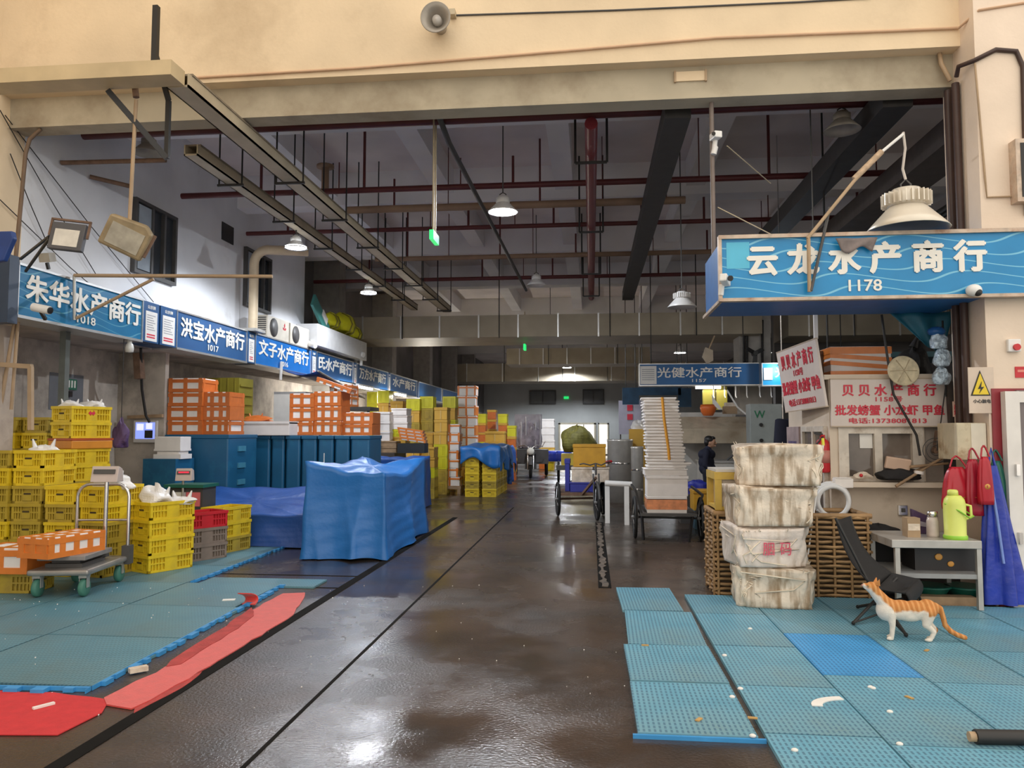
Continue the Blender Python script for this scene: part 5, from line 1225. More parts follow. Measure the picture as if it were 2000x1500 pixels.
t = T('tube_light', 'white fluorescent tube under the sign numbered 1157', 'lamp', AY(1383, 757, 19.15)); MB().box(-.3, -.03, -.03, .3, .03, .03).build('tube', M('lit_tube', (1, 1, 1), .4, var=0, emit=(1, .95, .88), estr=6), t); MB().box(-.32, -.035, .03, .32, .035, .06).build('housing', whitem, t)
ld = bpy.data.lights.new('lamp_light', 'AREA'); ld.energy = 26; ld.size = 1.0; ld.color = (1, .93, .84); lo = bpy.data.objects.new('lamp_light', ld); COL.objects.link(lo); lo.parent = t; lo.location = (0, 0, -.06)
for k in range(7):
    p = AY(1396 + k * 22, 772, 18.85); zz = AY(1396, 752, 18.85 if k > 3 else 19.0).z + .0
    tag(MB().path([(p.x, 18.85 + (.2 if k < 4 else 0), zz), (p.x, 18.85 + (.2 if k < 4 else 0), p.z), (p.x + .02, 18.85 + (.2 if k < 4 else 0), p.z - .05)], .014).build('hanging_hook', whitem), 'white hook, %s in the row from the lit tube under sign 1157' % (('first', 'second', 'third', 'fourth', 'fifth', 'sixth', 'last')[k]), 'hook', 'hooks under the right-hand sign')
# column behind the sign
a = AY(1445, 750, 20.5); c = AY(1507, 750, 20.5)
S(MB().box(a.x, 20.5, 0, c.x, 21.3, 6.2).build('trim_30', M('pale_column_paint', (.48, .46, .43), .8, var=.12)))
for k, px in enumerate((1453, 1459, 1489)): tag(MB().tube(AY(px, 625, 20.4), AY(px, 712, 20.4), .03, 8).build('column_pipe', black), ('first black pipe on the pale column above the stall sign', 'second black pipe on the pale column above the stall sign', 'third black pipe on the pale column above the stall sign')[k], 'pipe')
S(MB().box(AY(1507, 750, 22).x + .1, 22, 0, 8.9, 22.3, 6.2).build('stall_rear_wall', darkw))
t = T('wall_fan', 'black wall fan in front of the pale column behind the stall sign', 'fan', AY(1475, 690, 19.6))
b = MB()
for k in range(3):
    a_ = 2 * pi * k / 3 + .5; b.cbox((.12 * cos(a_), 0, .12 * sin(a_)), (.22, .03, .1), Euler((.4, -a_, 0)))
b.build('blade', black, t); MB().tube((0, -.08, 0), (0, .2, 0), .06, 12).build('motor', black, t); MB().bar((0, .1, 0), (-.05, .1, -.3), .03).build('stem', black, t)
t = T('old_floodlight', 'beige floodlight hanging above the sign numbered 1157', 'floodlight', AY(1383, 693, 17.5), rot=(.1, .4, 0)); MB().extrude([(-.12, 0, .14), (.06, 0, .14), (.16, 0, -.08), (.06, 0, -.2), (-.1, 0, -.1)], (0, .1, 0)).build('housing', M('beige_lamp', (.5, .42, .32), .5, .2, var=.15), t, bevel=.01); MB().bar((-.03, .05, .12), (-.03, .05, .45), .03).build('stem', tan, t)
# stall behind the person: hood, counter, cabinets, goods
Y = 16.4
a = AY(1330, 866, Y); c = AY(1482, 813, Y)
t = T('steel_hood', 'cream stained hood over the counter behind the person', 'hood', (a.x, Y, a.z)); w = c.x - a.x; h = c.z - a.z
MB().box(0, 0, 0, w, 1.0, h * .55).build('skirt', M('cream_hood', (.50, .42, .31), .5, .1, var=.2, dirt=(.30, .23, .15)), t, bevel=.01); MB().extrude([(0, .05, h * .55), (w, .05, h * .55), (w, .45, h), (0, .45, h)], (0, .5, 0)).build('slope', M('cream_hood'), t); MB().tube((w * .7, -.02, h * 1.02), (w + .05, -.02, h * 1.0), .025).build('rail', chrome, t)
S(MB().box(a.x + .05, 17.5, 0, c.x + .2, 17.6, 2.0).build('stall_wall', M('pale_stall_wall', (.56, .54, .50), .6, var=.1)))
t = T('counter', 'pale counter with raised sides behind the person', 'counter', (a.x + .35, 15.7, 0)); MB().box(0, 0, 0, 1.6, .9, .95).build('cabinet', M('pale_counter', (.62, .60, .56), .4, .1, var=.1), t); MB().box(-.03, -.03, .95, 1.65, .95, .99).build('worktop', alum, t)
b = MB(); b.path([(.5, .2, 1.0), (.8, .15, 1.25), (1.1, .15, 1.38), (1.3, .2, 1.4)], .025); b.build('hose', dgrey, t)
t = T('grey_cabinet', 'grey electrical cabinet with a printed mark beside the cream hood', 'cabinet', (AY(1497, 850, 15.2).x, 15.2, 0)); w = .3; zt_ = AY(1497, 789, 15.2).z; MB().box(-w, 0, 0, w, .4, zt_).build('body', M('cabinet_grey', (.34, .38, .37), .45, .1, var=.1), t, bevel=.01)
text('mark', 'W', M('green_print', (.03, .2, .10), .5), .2, .14, (-.12, -.004, zt_ - .2), FRONT, t, .01)
for k in range(3): MB().tube((-.1, -.03, zt_ - .4 - k * .3), (-.1, 0, zt_ - .4 - k * .3), .035, 10).build('knob', black, t)
t = T('orange_pot', 'glowing orange bowl on top of the cream hood', 'bowl', AY(1383, 812, 16.7)); MB().lathe([(.001, 0), (.1, 0), (.15, .08), (.17, .17), (.15, .24), (.13, .18), (.1, .05), (.001, .03)], 18).build('bowl', M('orange_bowl', (.75, .16, .03), .35, var=.1), t)
t = T('white_tool', 'white blade-shaped tool leaning beside the orange bowl', 'tool', AY(1398, 800, 16.6)); MB().extrude([(-.08, 0, .32), (-.02, 0, .22), (.14, 0, .0), (.06, 0, .0), (-.06, 0, .12)], (0, .015, 0)).build('blade', whitem, t)
t = T('tan_box', 'small tan carton on the hood before the slanted white strips', 'box', AY(1427, 808, 16.8)); MB().box(-.14, 0, 0, .14, .2, .16).build('body', M('kraft_board', (.36, .25, .15), .7, var=.15), t); MB().box(-.1, .0, .16, .12, .2, .24).build('top_box', foamd, t)
t = T('slanted_rack', 'slanted white strips above the cream hood', 'frame', (0, 0, 0)); MB().bar(AY(1420, 762, 16.6), AY(1440, 795, 16.6), .03).build('strip', whitem, t); MB().bar(AY(1440, 795, 16.6), AY(1464, 815, 16.6), .03).build('strip', whitem, t)
for k, (px0, px1, y0_, y1_) in enumerate(((1374, 1396, 760, 800), (1400, 1420, 765, 800))):
    a_ = AY(px0, y1_, 19.2); c_ = AY(px1, y0_, 19.2); tag(MB().box(a_.x, 19.2, a_.z, c_.x, 19.35, AY(1300, 752, 19.0).z - .03).build('olive_net', olive), ('olive net hanging behind the orange bowl', 'second olive net hanging behind the white blade tool')[k], 'net')
for k, (px0, px1, y0_, y1_, m_) in enumerate(((1216, 1248, 757, 790, M('dim_blue_net', (.02, .07, .14), .6, var=.3)), (1325, 1350, 758, 795, M('dim_blue_net')), (1248, 1330, 755, 772, M('dim_blue_net')))):
    a_ = AY(px0, y1_, 22.5); c_ = AY(px1, y0_, 22.5); t = T('dim_blue_banner', '', 'banner', (0, 0, 0)); MB().box(a_.x, 22.5, a_.z, c_.x, 22.6, c_.z).build('cloth', m_, t)
    for xx in (a_.x + .1, c_.x - .1): MB().tube((xx, 22.55, c_.z), (xx, 22.55, 6.31), .012, 6).build('cord', black, t)
    tag(t, ('dim blue banner beside the lilac poster', 'dim blue banner between lid tower and olive net', 'dim blue strip behind the lid tower top')[k], 'banner')
t = T('far_poster', 'pale poster with two red characters beside the lid tower', 'poster', AY(1225, 812, 23)); MB().bar((-.2, .04, -.55), (-.2, .04, -t.location.z), .04).build('post', dgrey, t); MB().box(-.25, 0, -.55, .4, .02, .45).build('sheet', M('lilac_poster', (.40, .38, .46), .7, var=.08), t); MB().box(.0, -.008, .15, .16, 0, .32).build('red_mark', redlet, t); MB().box(.0, -.008, -.12, .16, 0, .05).build('red_mark', redlet, t)
# boxes beside person
simple_box('yellow_box', 'yellow box standing beside the cargo cart', 'box', (1.88, 12.9, .30), (.5, .5, .32), M('ochre_plastic'))
simple_box('blue_bin', 'dark teal bin under the yellow box beside the cargo cart', 'bin', (1.88, 12.9, 0), (.48, .5, .30), M('teal_bin', (.03, .08, .11), .5, var=.2))
t = T('blue_sack', 'deep blue sack behind the cargo cart near the person', 'sack', (AY(1362, 960, 13.6).x, 13.7, .45)); crumple('sack', bl, t, (0, 0, .12), .22, 66, (1.2, .8, .7)); MB().box(-.3, -.2, -.45, .3, .2, .04).build('stand', dgrey, t)
# ---- person
def person(loc, rz):
    t = T('person', 'person in a dark navy jacket standing in profile at the counter', 'person', loc, rz)
    sh = [('b', (0, 0, .98), (.15, .12, .14)), ('b', (-.02, 0, 1.12), (.14, .115, .16)), ('b', (-.01, 0, 1.27), (.16, .125, .14)), ('t', (0, .0, 1.34), (.04, 0, 1.46), .055, .05)]
    for s in (-1, 1):
        sh += [('t', (0, s * .08, .92), (.02, s * .09, .50), .085, .06), ('t', (.02, s * .09, .50), (-.01, s * .09, .09), .058, .042), ('b', (.05, s * .09, .045), (.13, .045, .045))]
        sh += [('t', (0, s * .17, 1.33), (-.03, s * .2, 1.07), .055, .045), ('t', (-.03, s * .2, 1.07), (.16, s * .17, .90), .042, .032), ('b', (.21, s * .165, .865), (.05, .035, .02), Euler((0, .5, 0)))]
        for k in range(4): sh += [('t', (.24, s * (.14 + .017 * k), .855), (.29 - .006 * abs(k - 1.5), s * (.14 + .017 * k), .82), .009, .008)]
        sh += [('t', (.2, s * .13, .86), (.24, s * .125, .835), .010, .009)]
    sh += [('b', (.075, 0, 1.535), (.095, .075, .115), Euler((0, .35, 0))), ('b', (.10, 0, 1.485), (.06, .05, .06)), ('t', (.17, 0, 1.53), (.185, 0, 1.505), .012, .016), ('b', (.165, 0, 1.455), (.02, .025, .012))]
    for s in (-1, 1): sh += [('b', (.06, s * .078, 1.52), (.02, .012, .03))]
    m = M('person_body', (.52, .30, .20), .6, var=.05)
    o = blob('body', m, sh, .0095, 3, t)
    # clothing
    cl = [('b', (0, 0, .99), (.175, .145, .15)), ('b', (-.02, 0, 1.12), (.165, .14, .17)), ('b', (-.01, 0, 1.28), (.18, .15, .13)), ('t', (.0, 0, 1.36), (.02, 0, 1.41), .085, .068)]
    for s in (-1, 1): cl += [('t', (0, s * .17, 1.335), (-.03, s * .2, 1.07), .072, .06), ('t', (-.03, s * .2, 1.07), (.15, s * .172, .91), .058, .048)]
    blob('jacket', navy, cl, .013, 3, t)
    tr = []
    for s in (-1, 1): tr += [('t', (0, s * .08, .93), (.02, s * .09, .50), .105, .08), ('t', (.02, s * .09, .5), (0, s * .09, .1), .078, .062)]
    blob('trousers', M('dark_trousers', (.008, .009, .018), .8, var=.2), tr + [('b', (0, 0, .95), (.16, .135, .1))], .014, 2, t)
    for s in (-1, 1): blob('shoe', rubber, [('b', (.05, s * .09, .05), (.145, .055, .05)), ('b', (-.03, s * .09, .06), (.06, .05, .06))], .01, 2, t)
    blob('hair', hairm, [('b', (.045, 0, 1.585), (.105, .092, .085), Euler((0, .2, 0))), ('b', (.0, 0, 1.53), (.065, .085, .085)), ('b', (.13, 0, 1.625), (.045, .07, .03), Euler((0, .5, 0)))], .011, 2, t)
    b = MB()
    for s in (-1, 1): b.ball((.158, s * .032, 1.535), (.008, .014, .007), 8, 6)
    b.build('eye', black, t)
    b = MB(); b.ball((.172, 0, 1.463), (.012, .024, .006), 8, 6); b.build('mouth', M('lip', (.35, .12, .10), .5), t)
    return t
p = AY(1384, 853, 14.6)
o = person((p.x - .03, 14.6, 0), radians(-12)); o.scale = (.895, .895, .895)
# ================================================================ RIGHT FOREGROUND: BIG SIGN, KIOSK, PILLAR
t = T('shop_sign', 'big bright blue sign box numbered 1178 over the kiosk', 'sign', (1.22, 7.28, 2.80))
Wd = 5.2 - 1.22
MB().box(0, 0, 0, Wd, .04, .56).build('front_board', signblue, t)
MB().box(.01, .04, -.01, XP - 1.22 - .005, 1.05, .56).build('box', signside, t)
f = MB(); f.box(-.02, -.03, -.03, Wd, .04, .0); f.box(-.02, -.03, .56, Wd, .05, .595); f.box(-.025, -.025, -.03, .005, .04, .59); f.bar((-.01, .02, -.02), (-.01, 1.05, -.02), .03)
f.build('edge_trim', M('worn_trim', (.60, .48, .38), .5, .2, var=.3, scale=12, dirt=(.34, .20, .13), dscale=6), t)
a = AY(1462, 540, 7.27); c = AY(1925, 482, 7.27)
text('lettering', '云 龙 水 产 商 行', letter, c.x - a.x, .285, ((a.x + c.x) / 2 - 1.22, -.006, .355), FRONT, t, .026, .008)
a = AY(1658, 566, 7.27); c = AY(1722, 545, 7.27)
text('number_lettering', '1178', letter, c.x - a.x, .105, ((a.x + c.x) / 2 - 1.22, -.006, .10), FRONT, t, .012)
MB().box(.05, -.003, .28, .26, .001, .53).build('pale_patch', skyblue, t)
f = MB(); f.tube((2.0, .2, -.014), (2.6, .2, -.014), .02); 
t2 = T('torn_sheet', 'torn grey plastic sheet hanging over the top edge of the sign numbered 1178', 'sheet', AY(1672, 476, 7.24)); b = MB()
b.grid(lambda u, v: Vector(((u - .5) * .37 * (1 - .25 * v), -.012 - .012 * sin(9 * u + 3 * v), .05 - v * (.11 + .03 * sin(7 * u)))), 14, 6); b.build('sheet', M('torn_grey', (.20, .16, .15), .5, var=.35, scale=9), t2, solid=.004)
t2 = T('dome_camera', 'white dome camera at the bottom edge of the sign numbered 1178', 'camera', AY(1902, 567, 7.22)); MB().ball((0, 0, 0), (.068, .06, .055), 18, 12).build('dome', whitem, t2); MB().ball((.02, -.03, -.025), .035, 14, 9).build('lens', black, t2)
t2 = T('security_camera', 'white bullet camera at the free end of the sign numbered 1178', 'camera', AY(1416, 547, 7.2)); MB().cbox((0, 0, 0), (.07, .16, .075), Euler((-.2, 0, -.4))).build('body', whitem, t2, bevel=.012); MB().tube((.03, -.08, .0), (.036, -.095, -.004), .026, 12).build('lens', black, t2); MB().bar((-.02, .05, -.03), (-.03, .06, -.13), .035).build('mount', whitem, t2)
# support pole with camera, braces
t2 = T('support_pole', 'vertical grey pole rising from the blue sign to the beam', 'pole', (AY(1394, 480, 7.95).x, 7.95, 0)); MB().tube((0, 0, 3.36), (0, 0, 4.98), .024, 10).build('pole', M('pole_paint', (.20, .16, .14), .6, var=.15), t2)
t2 = T('pole_camera', 'white camera clamped on the vertical pole', 'camera', AY(1397, 268, 7.9)); MB().cbox((0, -.03, 0), (.085, .13, .07), Euler((0, 0, .3))).build('body', whitem, t2, bevel=.01); b = MB(); b.tube((-.03, -.095, 0), (-.035, -.105, 0), .02, 10); b.build('lens', black, t2); b = MB(); b.tube((0, 0, -.03), (-.01, .0, -.12), .025, 8); b.tube((0, 0, -.1), (-.02, .0, -.18), .03, 8); b.build('clamp', whitem, t2)
t2 = T('lamp_bracket', 'slanting tan pipe wrapped with tape holding the large finned lamp', 'bracket', (0, 0, 0))
MB().tube(AY(1577, 466, 7.2), AY(1697, 318, 7.3), .016, 8).build('pipe', tan, t2); MB().tube(AY(1668, 350, 7.29), AY(1722, 296, 7.3), .028, 8).build('taped_joint', M('wrapped_tape', (.50, .36, .24), .7, var=.3, scale=25), t2); MB().tube(AY(1700, 315, 7.3), AY(1764, 262, 7.32), .014, 8).build('rod', whitem, t2)
MB().tube(AY(1621, 405, 7.27), AY(1584, 568, 7.21), .014, 8).build('brace', dgrey, t2); MB().tube(AY(1579, 466, 7.2), AY(1581, 570, 7.22), .018, 8).build('post', tan, t2)
lp = AY(1772, 450, 7.35)
MB().path([AY(1764, 258, 7.32), AY(1768, 290, 7.33), AY(1763, 330, 7.34), lp + Vector((0, 0, .48))], .012).build('flex_cord', M('pale_cord', (.62, .56, .50), .5), t2)
tag(MB().path([AY(1420, 285, 7.9), AY(1505, 358, 8.6)], .006, 5).build('thin_wire', creamst), 'thin pale wire running down from the pole camera toward the hall', 'cable')
tag(MB().path([AY(1402, 405, 7.92), AY(1520, 465, 7.6)], .006, 5).build('thin_wire', creamst), 'thin pale wire from the pole to the top of the blue sign', 'cable')
# pillar side pipes, electrics
for k, px in enumerate((1876, 1893)):
    y = (7.86, 7.70)[k]
    tag(MB().path([(XP - .045, y, 4.95), (XP - .045, y, 4.6), (XP - .045, y, 3.0), (XP - .045, y, 1.62)], .036, 10).build('pillar_pipe', M('dark_brown_pipe', (.055, .028, .022), .5, var=.2)), ('inner dark pipe running down the side of the pink pillar', 'outer dark pipe running down the side of the pink pillar')[k], 'pipe')
tag(MB().path([AY(1868, 150, 7.62), AY(1872, 130, 7.55), (XP - .02, YF - .02, 5.02), AY(1945, 97, YF - .02), AY(1985, 100, YF - .02), AY(1998, 130, YF - .02), AY(2006, 420, YF - .02)], .022, 8).build('pillar_cable', M('dark_brown_pipe')), 'dark cable looping over the front of the pink pillar', 'cable')
tag(MB().path([(XP - .01, YF - .015, 5.0), (XP + .04, YF - .015, 3.9), (XP + .05, YF - .015, 3.72), (XP + .4, YF - .015, 3.72)], .009, 6).build('thin_conduit', tan), 'thin tan conduit down the corner of the pink pillar', 'conduit')
tag(MB().path([AY(1872, 55, 7.6), AY(1912, 20, 7.39), AY(2010, 4, 7.39)], .012, 6).build('thin_conduit', M('pinkish_conduit')), 'pinkish conduit bending around the top of the pink pillar', 'conduit')
t2 = T('beam_pipe_stub', 'rust stained pipe stub where the beam meets the pink pillar', 'pipe', (0, 0, 0)); MB().path([AY(1835, 105, 7.8), AY(1838, 125, 7.76), AY(1856, 158, 7.76)], .022, 8).build('pipe', tan, t2); MB().lathe([(.001, 0), (.07, 0), (.05, .05), (.001, .05)], 14, AY(1835, 100, 7.8)).build('cap', rust, t2)
t2 = T('wall_lamp_box', 'narrow box with a dark face on the front of the pink pillar', 'sign box', AY(1985, 340, YF)); MB().box(-.06, -.12, -.29, .10, 0, .29).build('housing', M('worn_trim'), t2); MB().box(-.02, -.125, -.25, .09, -.12, .25).build('face', black, t2); MB().box(.0, -.123, -.28, .08, -.118, -.26).build('label_strip', letter, t2)
t2 = T('electrical_box', 'cream rust-stained electrical box on the pink pillar', 'electrical box', (XP - .26, 7.55, 1.30)); MB().box(0, -.1, 0, .255, .30, .34).build('housing', M('cream_box', (.62, .54, .38), .5, var=.15, scale=5, dirt=(.30, .18, .08), dscale=6, dlo=.5, dhi=.72), t2, bevel=.006); MB().box(.12, -.106, .01, .25, -.1, .335).build('door', M('cream_box_door', (.72, .66, .54), .45, var=.1), t2)
t2 = T('warning_sign', 'yellow triangular electric warning sign on the pink pillar', 'sign', AY(1918, 760, YF) + Vector((-.02, 0, 0)))
MB().box(-.10, -.01, -.22, .12, 0, .20).build('plate', M('aged_plate', (.66, .54, .44), .6, var=.12), t2)
MB().extrude([(-.085, -.011, -.06), (.085, -.011, -.06), (0, -.011, .17)], (0, -.004, 0)).build('triangle', black, t2); MB().extrude([(-.07, -.016, -.05), (.07, -.016, -.05), (0, -.016, .145)], (0, -.003, 0)).build('yellow_face', M('warning_yellow', (.78, .56, .03), .5, var=.08), t2)
MB().extrude([(.01, -.02, .07), (-.025, -.02, .0), (.0, -.02, .003), (-.015, -.02, -.04), (.028, -.02, .02), (.003, -.02, .018)], (0, -.003, 0)).build('bolt_symbol', black, t2)
text('caption', '小心触电', dgrey, .15, .035, (0.01, -.013, -.11), FRONT, t2, .01, .003)
t2 = T('fire_alarm_box', 'white fire alarm call box with a red button on the pillar', 'alarm', AY(1977, 676, YF)); MB().box(-.055, -.045, -.055, .055, 0, .06).build('housing', whitem, t2, bevel=.008); MB().tube((.01, -.045, -.015), (.01, -.07, -.015), .03, 16).build('button', redpl, t2)
t2 = T('red_notice', 'small red notice below the fire alarm box', 'notice', AY(1982, 727, YF)); MB().box(0, -.008, -.05, .22, 0, .05).build('plate', redpl, t2); MB().box(.02, -.0095, .0, .19, -.008, .022).build('faded_print', M('faded_pink_letter', (.75, .25, .2), .6), t2)
t2 = T('red_sticker', 'small faded red sticker beside the white kiosk board', 'sticker', AY(1871, 800, 7.9)); MB().box(-.05, -.004, -.07, .05, 0, .08).build('sheet', M('faded_sticker', (.62, .42, .34), .7), t2); text('lettering', '严禁\n烟火', redlet, .075, .10, (0, -.006, 0), FRONT, t2, .02, .002)
# white-framed glass door on the pillar front
d = S(MB().box(3.80, YF - .085, .02, 4.9, YF - .05, 1.93).build('door_2', M('door_glass', (.16, .13, .13), .08, var=.2, scale=2)))
f = MB(); f.box(3.69, YF - .11, .0, 3.81, YF - .03, 1.92); f.box(3.70, YF - .107, 1.82, 4.9, YF - .033, 1.918); f.box(3.70, YF - .107, .002, 4.9, YF - .033, .12); f.box(3.70, YF - .105, .80, 4.9, YF - .034, .90); f.build('door_frame', M('white_door_frame', (.78, .74, .70), .4, var=.08), d)
MB().bar((3.76, YF - .13, 1.17), (3.76, YF - .13, 1.27), .03).build('hinge', chrome, d); MB().bar((3.76, YF - .13, .57), (3.76, YF - .13, .67), .03).build('hinge', chrome, d)
# ---- kiosk of the shop under the sign
YK = 8.25; xk0 = AY(1622, 900, YK).x; xk1 = XP - .02
kw = M('kiosk_paint', (.66, .56, .45), .65, var=.12, scale=2.2, dirt=(.40, .31, .22), dscale=2.2, dlo=.55, dhi=.8)
zc = AY(1700, 940, YK).z; zt_ = 2.10
b = MB(); b.box(xk0, YK, 0, xk1, YK + .1, zc); b.box(xk0, YK, 1.62, xk1, YK + .1, zt_); b.box(xk0, YK, zc, xk0 + .10, YK + .1, 1.62); b.box(AY(1803, 900, YK).x, YK, zc, AY(1803, 900, YK).x + .02, YK + .1, 1.62)
S(b.build('kiosk_wall', kw))
b = MB(); b.box(xk0, YK + .1, 0, xk0 + .06, 9.9, .5); b.box(xk0, YK + .1, 1.6, xk0 + .06, 9.9, zt_); b.box(xk0, YK + .1, .5, xk0 + .06, YK + .35, 1.6); b.box(xk0, 9.2, .5, xk0 + .06, 9.9, 1.6)
S(b.build('kiosk_side_wall', kw))
S(MB().box(xk0 - .05, YK - .02, zt_, xk1, 10, zt_ + .05).build('trim_40', kw))
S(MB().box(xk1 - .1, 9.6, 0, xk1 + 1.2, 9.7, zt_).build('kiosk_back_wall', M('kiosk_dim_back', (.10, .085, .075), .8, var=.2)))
w_ = S(MB().box(xk0 + .1, YK + .04, zc, AY(1803, 900, YK).x, YK + .05, 1.6).build('window_20', M('kiosk_glass', (.16, .13, .11), .08, var=.4, scale=2.5)))
fm = M('aged_white_frame', (.66, .60, .52), .5, var=.15, scale=8, dirt=(.40, .32, .24), dscale=6)
f = MB(); xs = [xk0 + .1, AY(1706, 900, YK).x - .03, AY(1722, 900, YK).x - .03, AY(1782, 900, YK).x, AY(1797, 900, YK).x]
f.box(xk0 + .08, YK - .02, zc, xk0 + .18, YK + .05, 1.66); f.box(AY(1708, 900, YK).x, YK - .02, zc, AY(1723, 900, YK).x, YK + .05, 1.62); f.box(AY(1782, 900, YK).x, YK - .02, zc, AY(1803, 900, YK).x, YK + .05, 1.66); f.box(xk0 + .09, YK - .015, 1.54, AY(1803, 900, YK).x - .01, YK + .045, 1.65); f.box(xk0 + .09, YK - .015, zc + .001, AY(1803, 900, YK).x, YK + .05, zc + .05)
f.build('window_frame', fm, w_); MB().box(AY(1682, 900, YK).x, YK + .028, 1.39, AY(1707, 900, YK).x, YK + .038, 1.56).build('paper', paper, w_)
S(MB().box(xk0 - .05, YK - .18, zc - .05, xk1, YK + .02, zc).build('trim_41', kw))
def board(name, label, c, rot, W_, H_, sizes):
    t = T(name, label, 'sign', c, rot=rot)
    MB().box(-W_ / 2, 0, -H_ / 2, W_ / 2, .025, H_ / 2).build('board', M('white_board', (.68, .60, .55), .6, var=.08, scale=3), t)
    for nm, s, w, h, x, z, bd in sizes: text(nm, s, redlet, w, h, (x, -.004, z), FRONT, t, bd, .003)
    MB().box(-W_ / 2, -.004, H_ / 2, W_ / 2, .03, H_ / 2 + .012).build('edge', M('board_edge', (.48, .38, .28), .6), t); MB().box(-W_ / 2, -.004, -H_ / 2 - .012, W_ / 2, .03, -H_ / 2).build('edge', M('board_edge', (.48, .38, .28), .6), t)
    return t
a = AY(1624, 832, 8.2); c = AY(1850, 740, 8.2); Wb = c.x - a.x; Hb = c.z - a.z
board('shop_board', 'white board with red writing above the kiosk window', ((a.x + c.x) / 2, 8.2, (a.z + c.z) / 2), (0, 0, 0), Wb, Hb,
      (('title', '贝 贝 水 产 商 行', Wb * .80, Hb * .25, .0, Hb * .27, .018), ('number_lettering', '1158号', Wb * .23, Hb * .115, 0, Hb * .075, .008), ('goods_line', '批发螃蟹 小龙虾 甲鱼', Wb * .93, Hb * .22, 0, -Hb * .16, .018), ('phone_line', '电话:13738081813', Wb * .66, Hb * .12, -.02, -Hb * .385, .012)))
p1 = AY(1537, 748, 9.35); p2 = AY(1616, 726, 8.2); cx = (p1 + p2) / 2; dvec = p2 - p1; Wb2 = sqrt(dvec.x ** 2 + dvec.y ** 2)
ang = math.atan2(dvec.y, dvec.x)
board('shop_board', 'white board with red writing leaning out on the kiosk side', (cx.x - .07, cx.y, cx.z), (radians(7), radians(-1.5), ang), Wb2, .70,
      (('title', '贝 贝 水 产 商 行', Wb2 * .80, .17, .0, .21, .018), ('number_lettering', '1158号', Wb2 * .23, .08, 0, .065, .008), ('goods_line', '批发螃蟹 小龙虾 甲鱼', Wb2 * .93, .15, 0, -.09, .018), ('phone_line', '电话:13738081813', Wb2 * .66, .08, -.02, -.26, .012)))
# kiosk side door with extinguisher red thing and mop
t2 = T('side_window', 'white framed side window of the kiosk', 'window', (xk0 - .01, 8.75, 1.0)); f = MB()
for y0_, y1_, z0_, z1_ in ((-.42, -.36, -.5, .62), (.40, .46, -.5, .62), (-.359, .399, .56, .619), (-.359, .399, -.499, -.44), (-.02, .03, -.44, .56)): f.box(-.03, y0_, z0_, .02, y1_, z1_)
f.build('frame', fm, t2); MB().box(0, -.38, -.46, .012, .42, .58).build('glass', M('kiosk_glass'), t2)
t2 = T('red_canister', 'red fire extinguisher hanging on the kiosk side', 'extinguisher', AY(1611, 885, 8.3)); MB().lathe([(.001, -.2), (.06, -.2), (.07, -.18), (.07, .08), (.055, .13), (.025, .15), (.025, .19), (.001, .19)], 20, (-.02, 0, 0)).build('cylinder', redpl, t2); b = MB(); b.bar((-.02, 0, .19), (-.10, 0, .21), .025); b.path([(-.02, -.02, .17), (-.09, -.05, .1), (-.08, -.06, -.06)], .01); b.build('valve', black, t2); MB().lathe([(.0712, -.10), (.0718, -.10), (.0718, .03), (.0712, .03)], 20, (-.02, 0, 0)).build('label_band', M('ext_label', (.5, .2, .16), .5, var=.3), t2)
t2 = T('mop_stick', 'white stick with yellow end leaning beside the red extinguisher', 'stick', (0, 0, 0)); MB().tube(Vector((AY(1560, 930, 7.52).x, 7.52, .0)), AY(1608, 868, 7.66), .009, 8).build('stick', whitem, t2); MB().tube(AY(1608, 870, 7.66), AY(1607, 856, 7.67), .014, 8).build('tip', M('tip_yellow', (.75, .68, .05), .4), t2)
t2 = T('poster_door', 'door panel with a purplish poster at the rear of the kiosk side', 'door panel', (xk0 - .02, 9.6, .0)); MB().box(-.02, -.3, .1, .03, .25, 1.62).build('panel', M('poster_panel', (.36, .28, .28), .6, var=.3, scale=5), t2); b = MB(); b.box(-.026, -.2, 1.15, -.02, .15, 1.45); b.box(-.026, -.18, .7, -.02, .12, 1.0); b.build('printed_picture', M('poster_print', (.12, .09, .20), .6, var=.6, scale=14), t2)
t2 = T('hanging_garment', 'dark navy coat hanging behind the leaning white board', 'coat', AY(1530, 855, 12.4)); t2.location.z = 0; b = MB(); b.grid(lambda u, v: Vector((.22 * cos(2 * pi * u) * (.55 + .45 * v), .12 * sin(2 * pi * u) * (.6 + .4 * v), 1.75 - 1.15 * v + .02 * sin(12 * u))), 18, 8, wrap=True); b.build('coat', navy, t2); MB().tube((0, 0, 1.72), (0, 0, 6.31), .010).build('hanger', chrome, t2)
MB().box(-.16, -.16, .35, .2, -.1, .55).build('hem', navy, t2)
# on the kiosk roof
t2 = T('roof_box', 'orange and white striped foam box on the kiosk roof', 'box', (AY(1672, 715, 8.8).x, 8.8, zt_ + .05)); MB().box(-.33, -.2, 0, .30, .25, .33).build('body', foam, t2, bevel=.006)
b = MB()
for k, (z0_, z1_, s_) in enumerate(((.02, .065, 0), (.10, .145, .035), (.18, .225, .03), (.25, .325, .0))): b.extrude([(-.335, -.207, z0_ + s_), (.305, -.207, z0_ - s_ * .6), (.305, -.207, z1_ - s_ * .6), (-.335, -.207, z1_ + s_)], (0, .46, 0))
b.build('tape', otape, t2)
t2 = T('dark_crate', 'dark brown box beside the striped box on the kiosk roof', 'box', (AY(1627, 715, 8.9).x - .06, 9.0, zt_ + .05)); MB().box(-.1, -.15, 0, .1, .2, .27).build('body', M('brown_box', (.18, .09, .04), .6, var=.25), t2); MB().box(-.11, -.16, .27, .11, .21, .31).build('lid', M('brown_box'), t2)
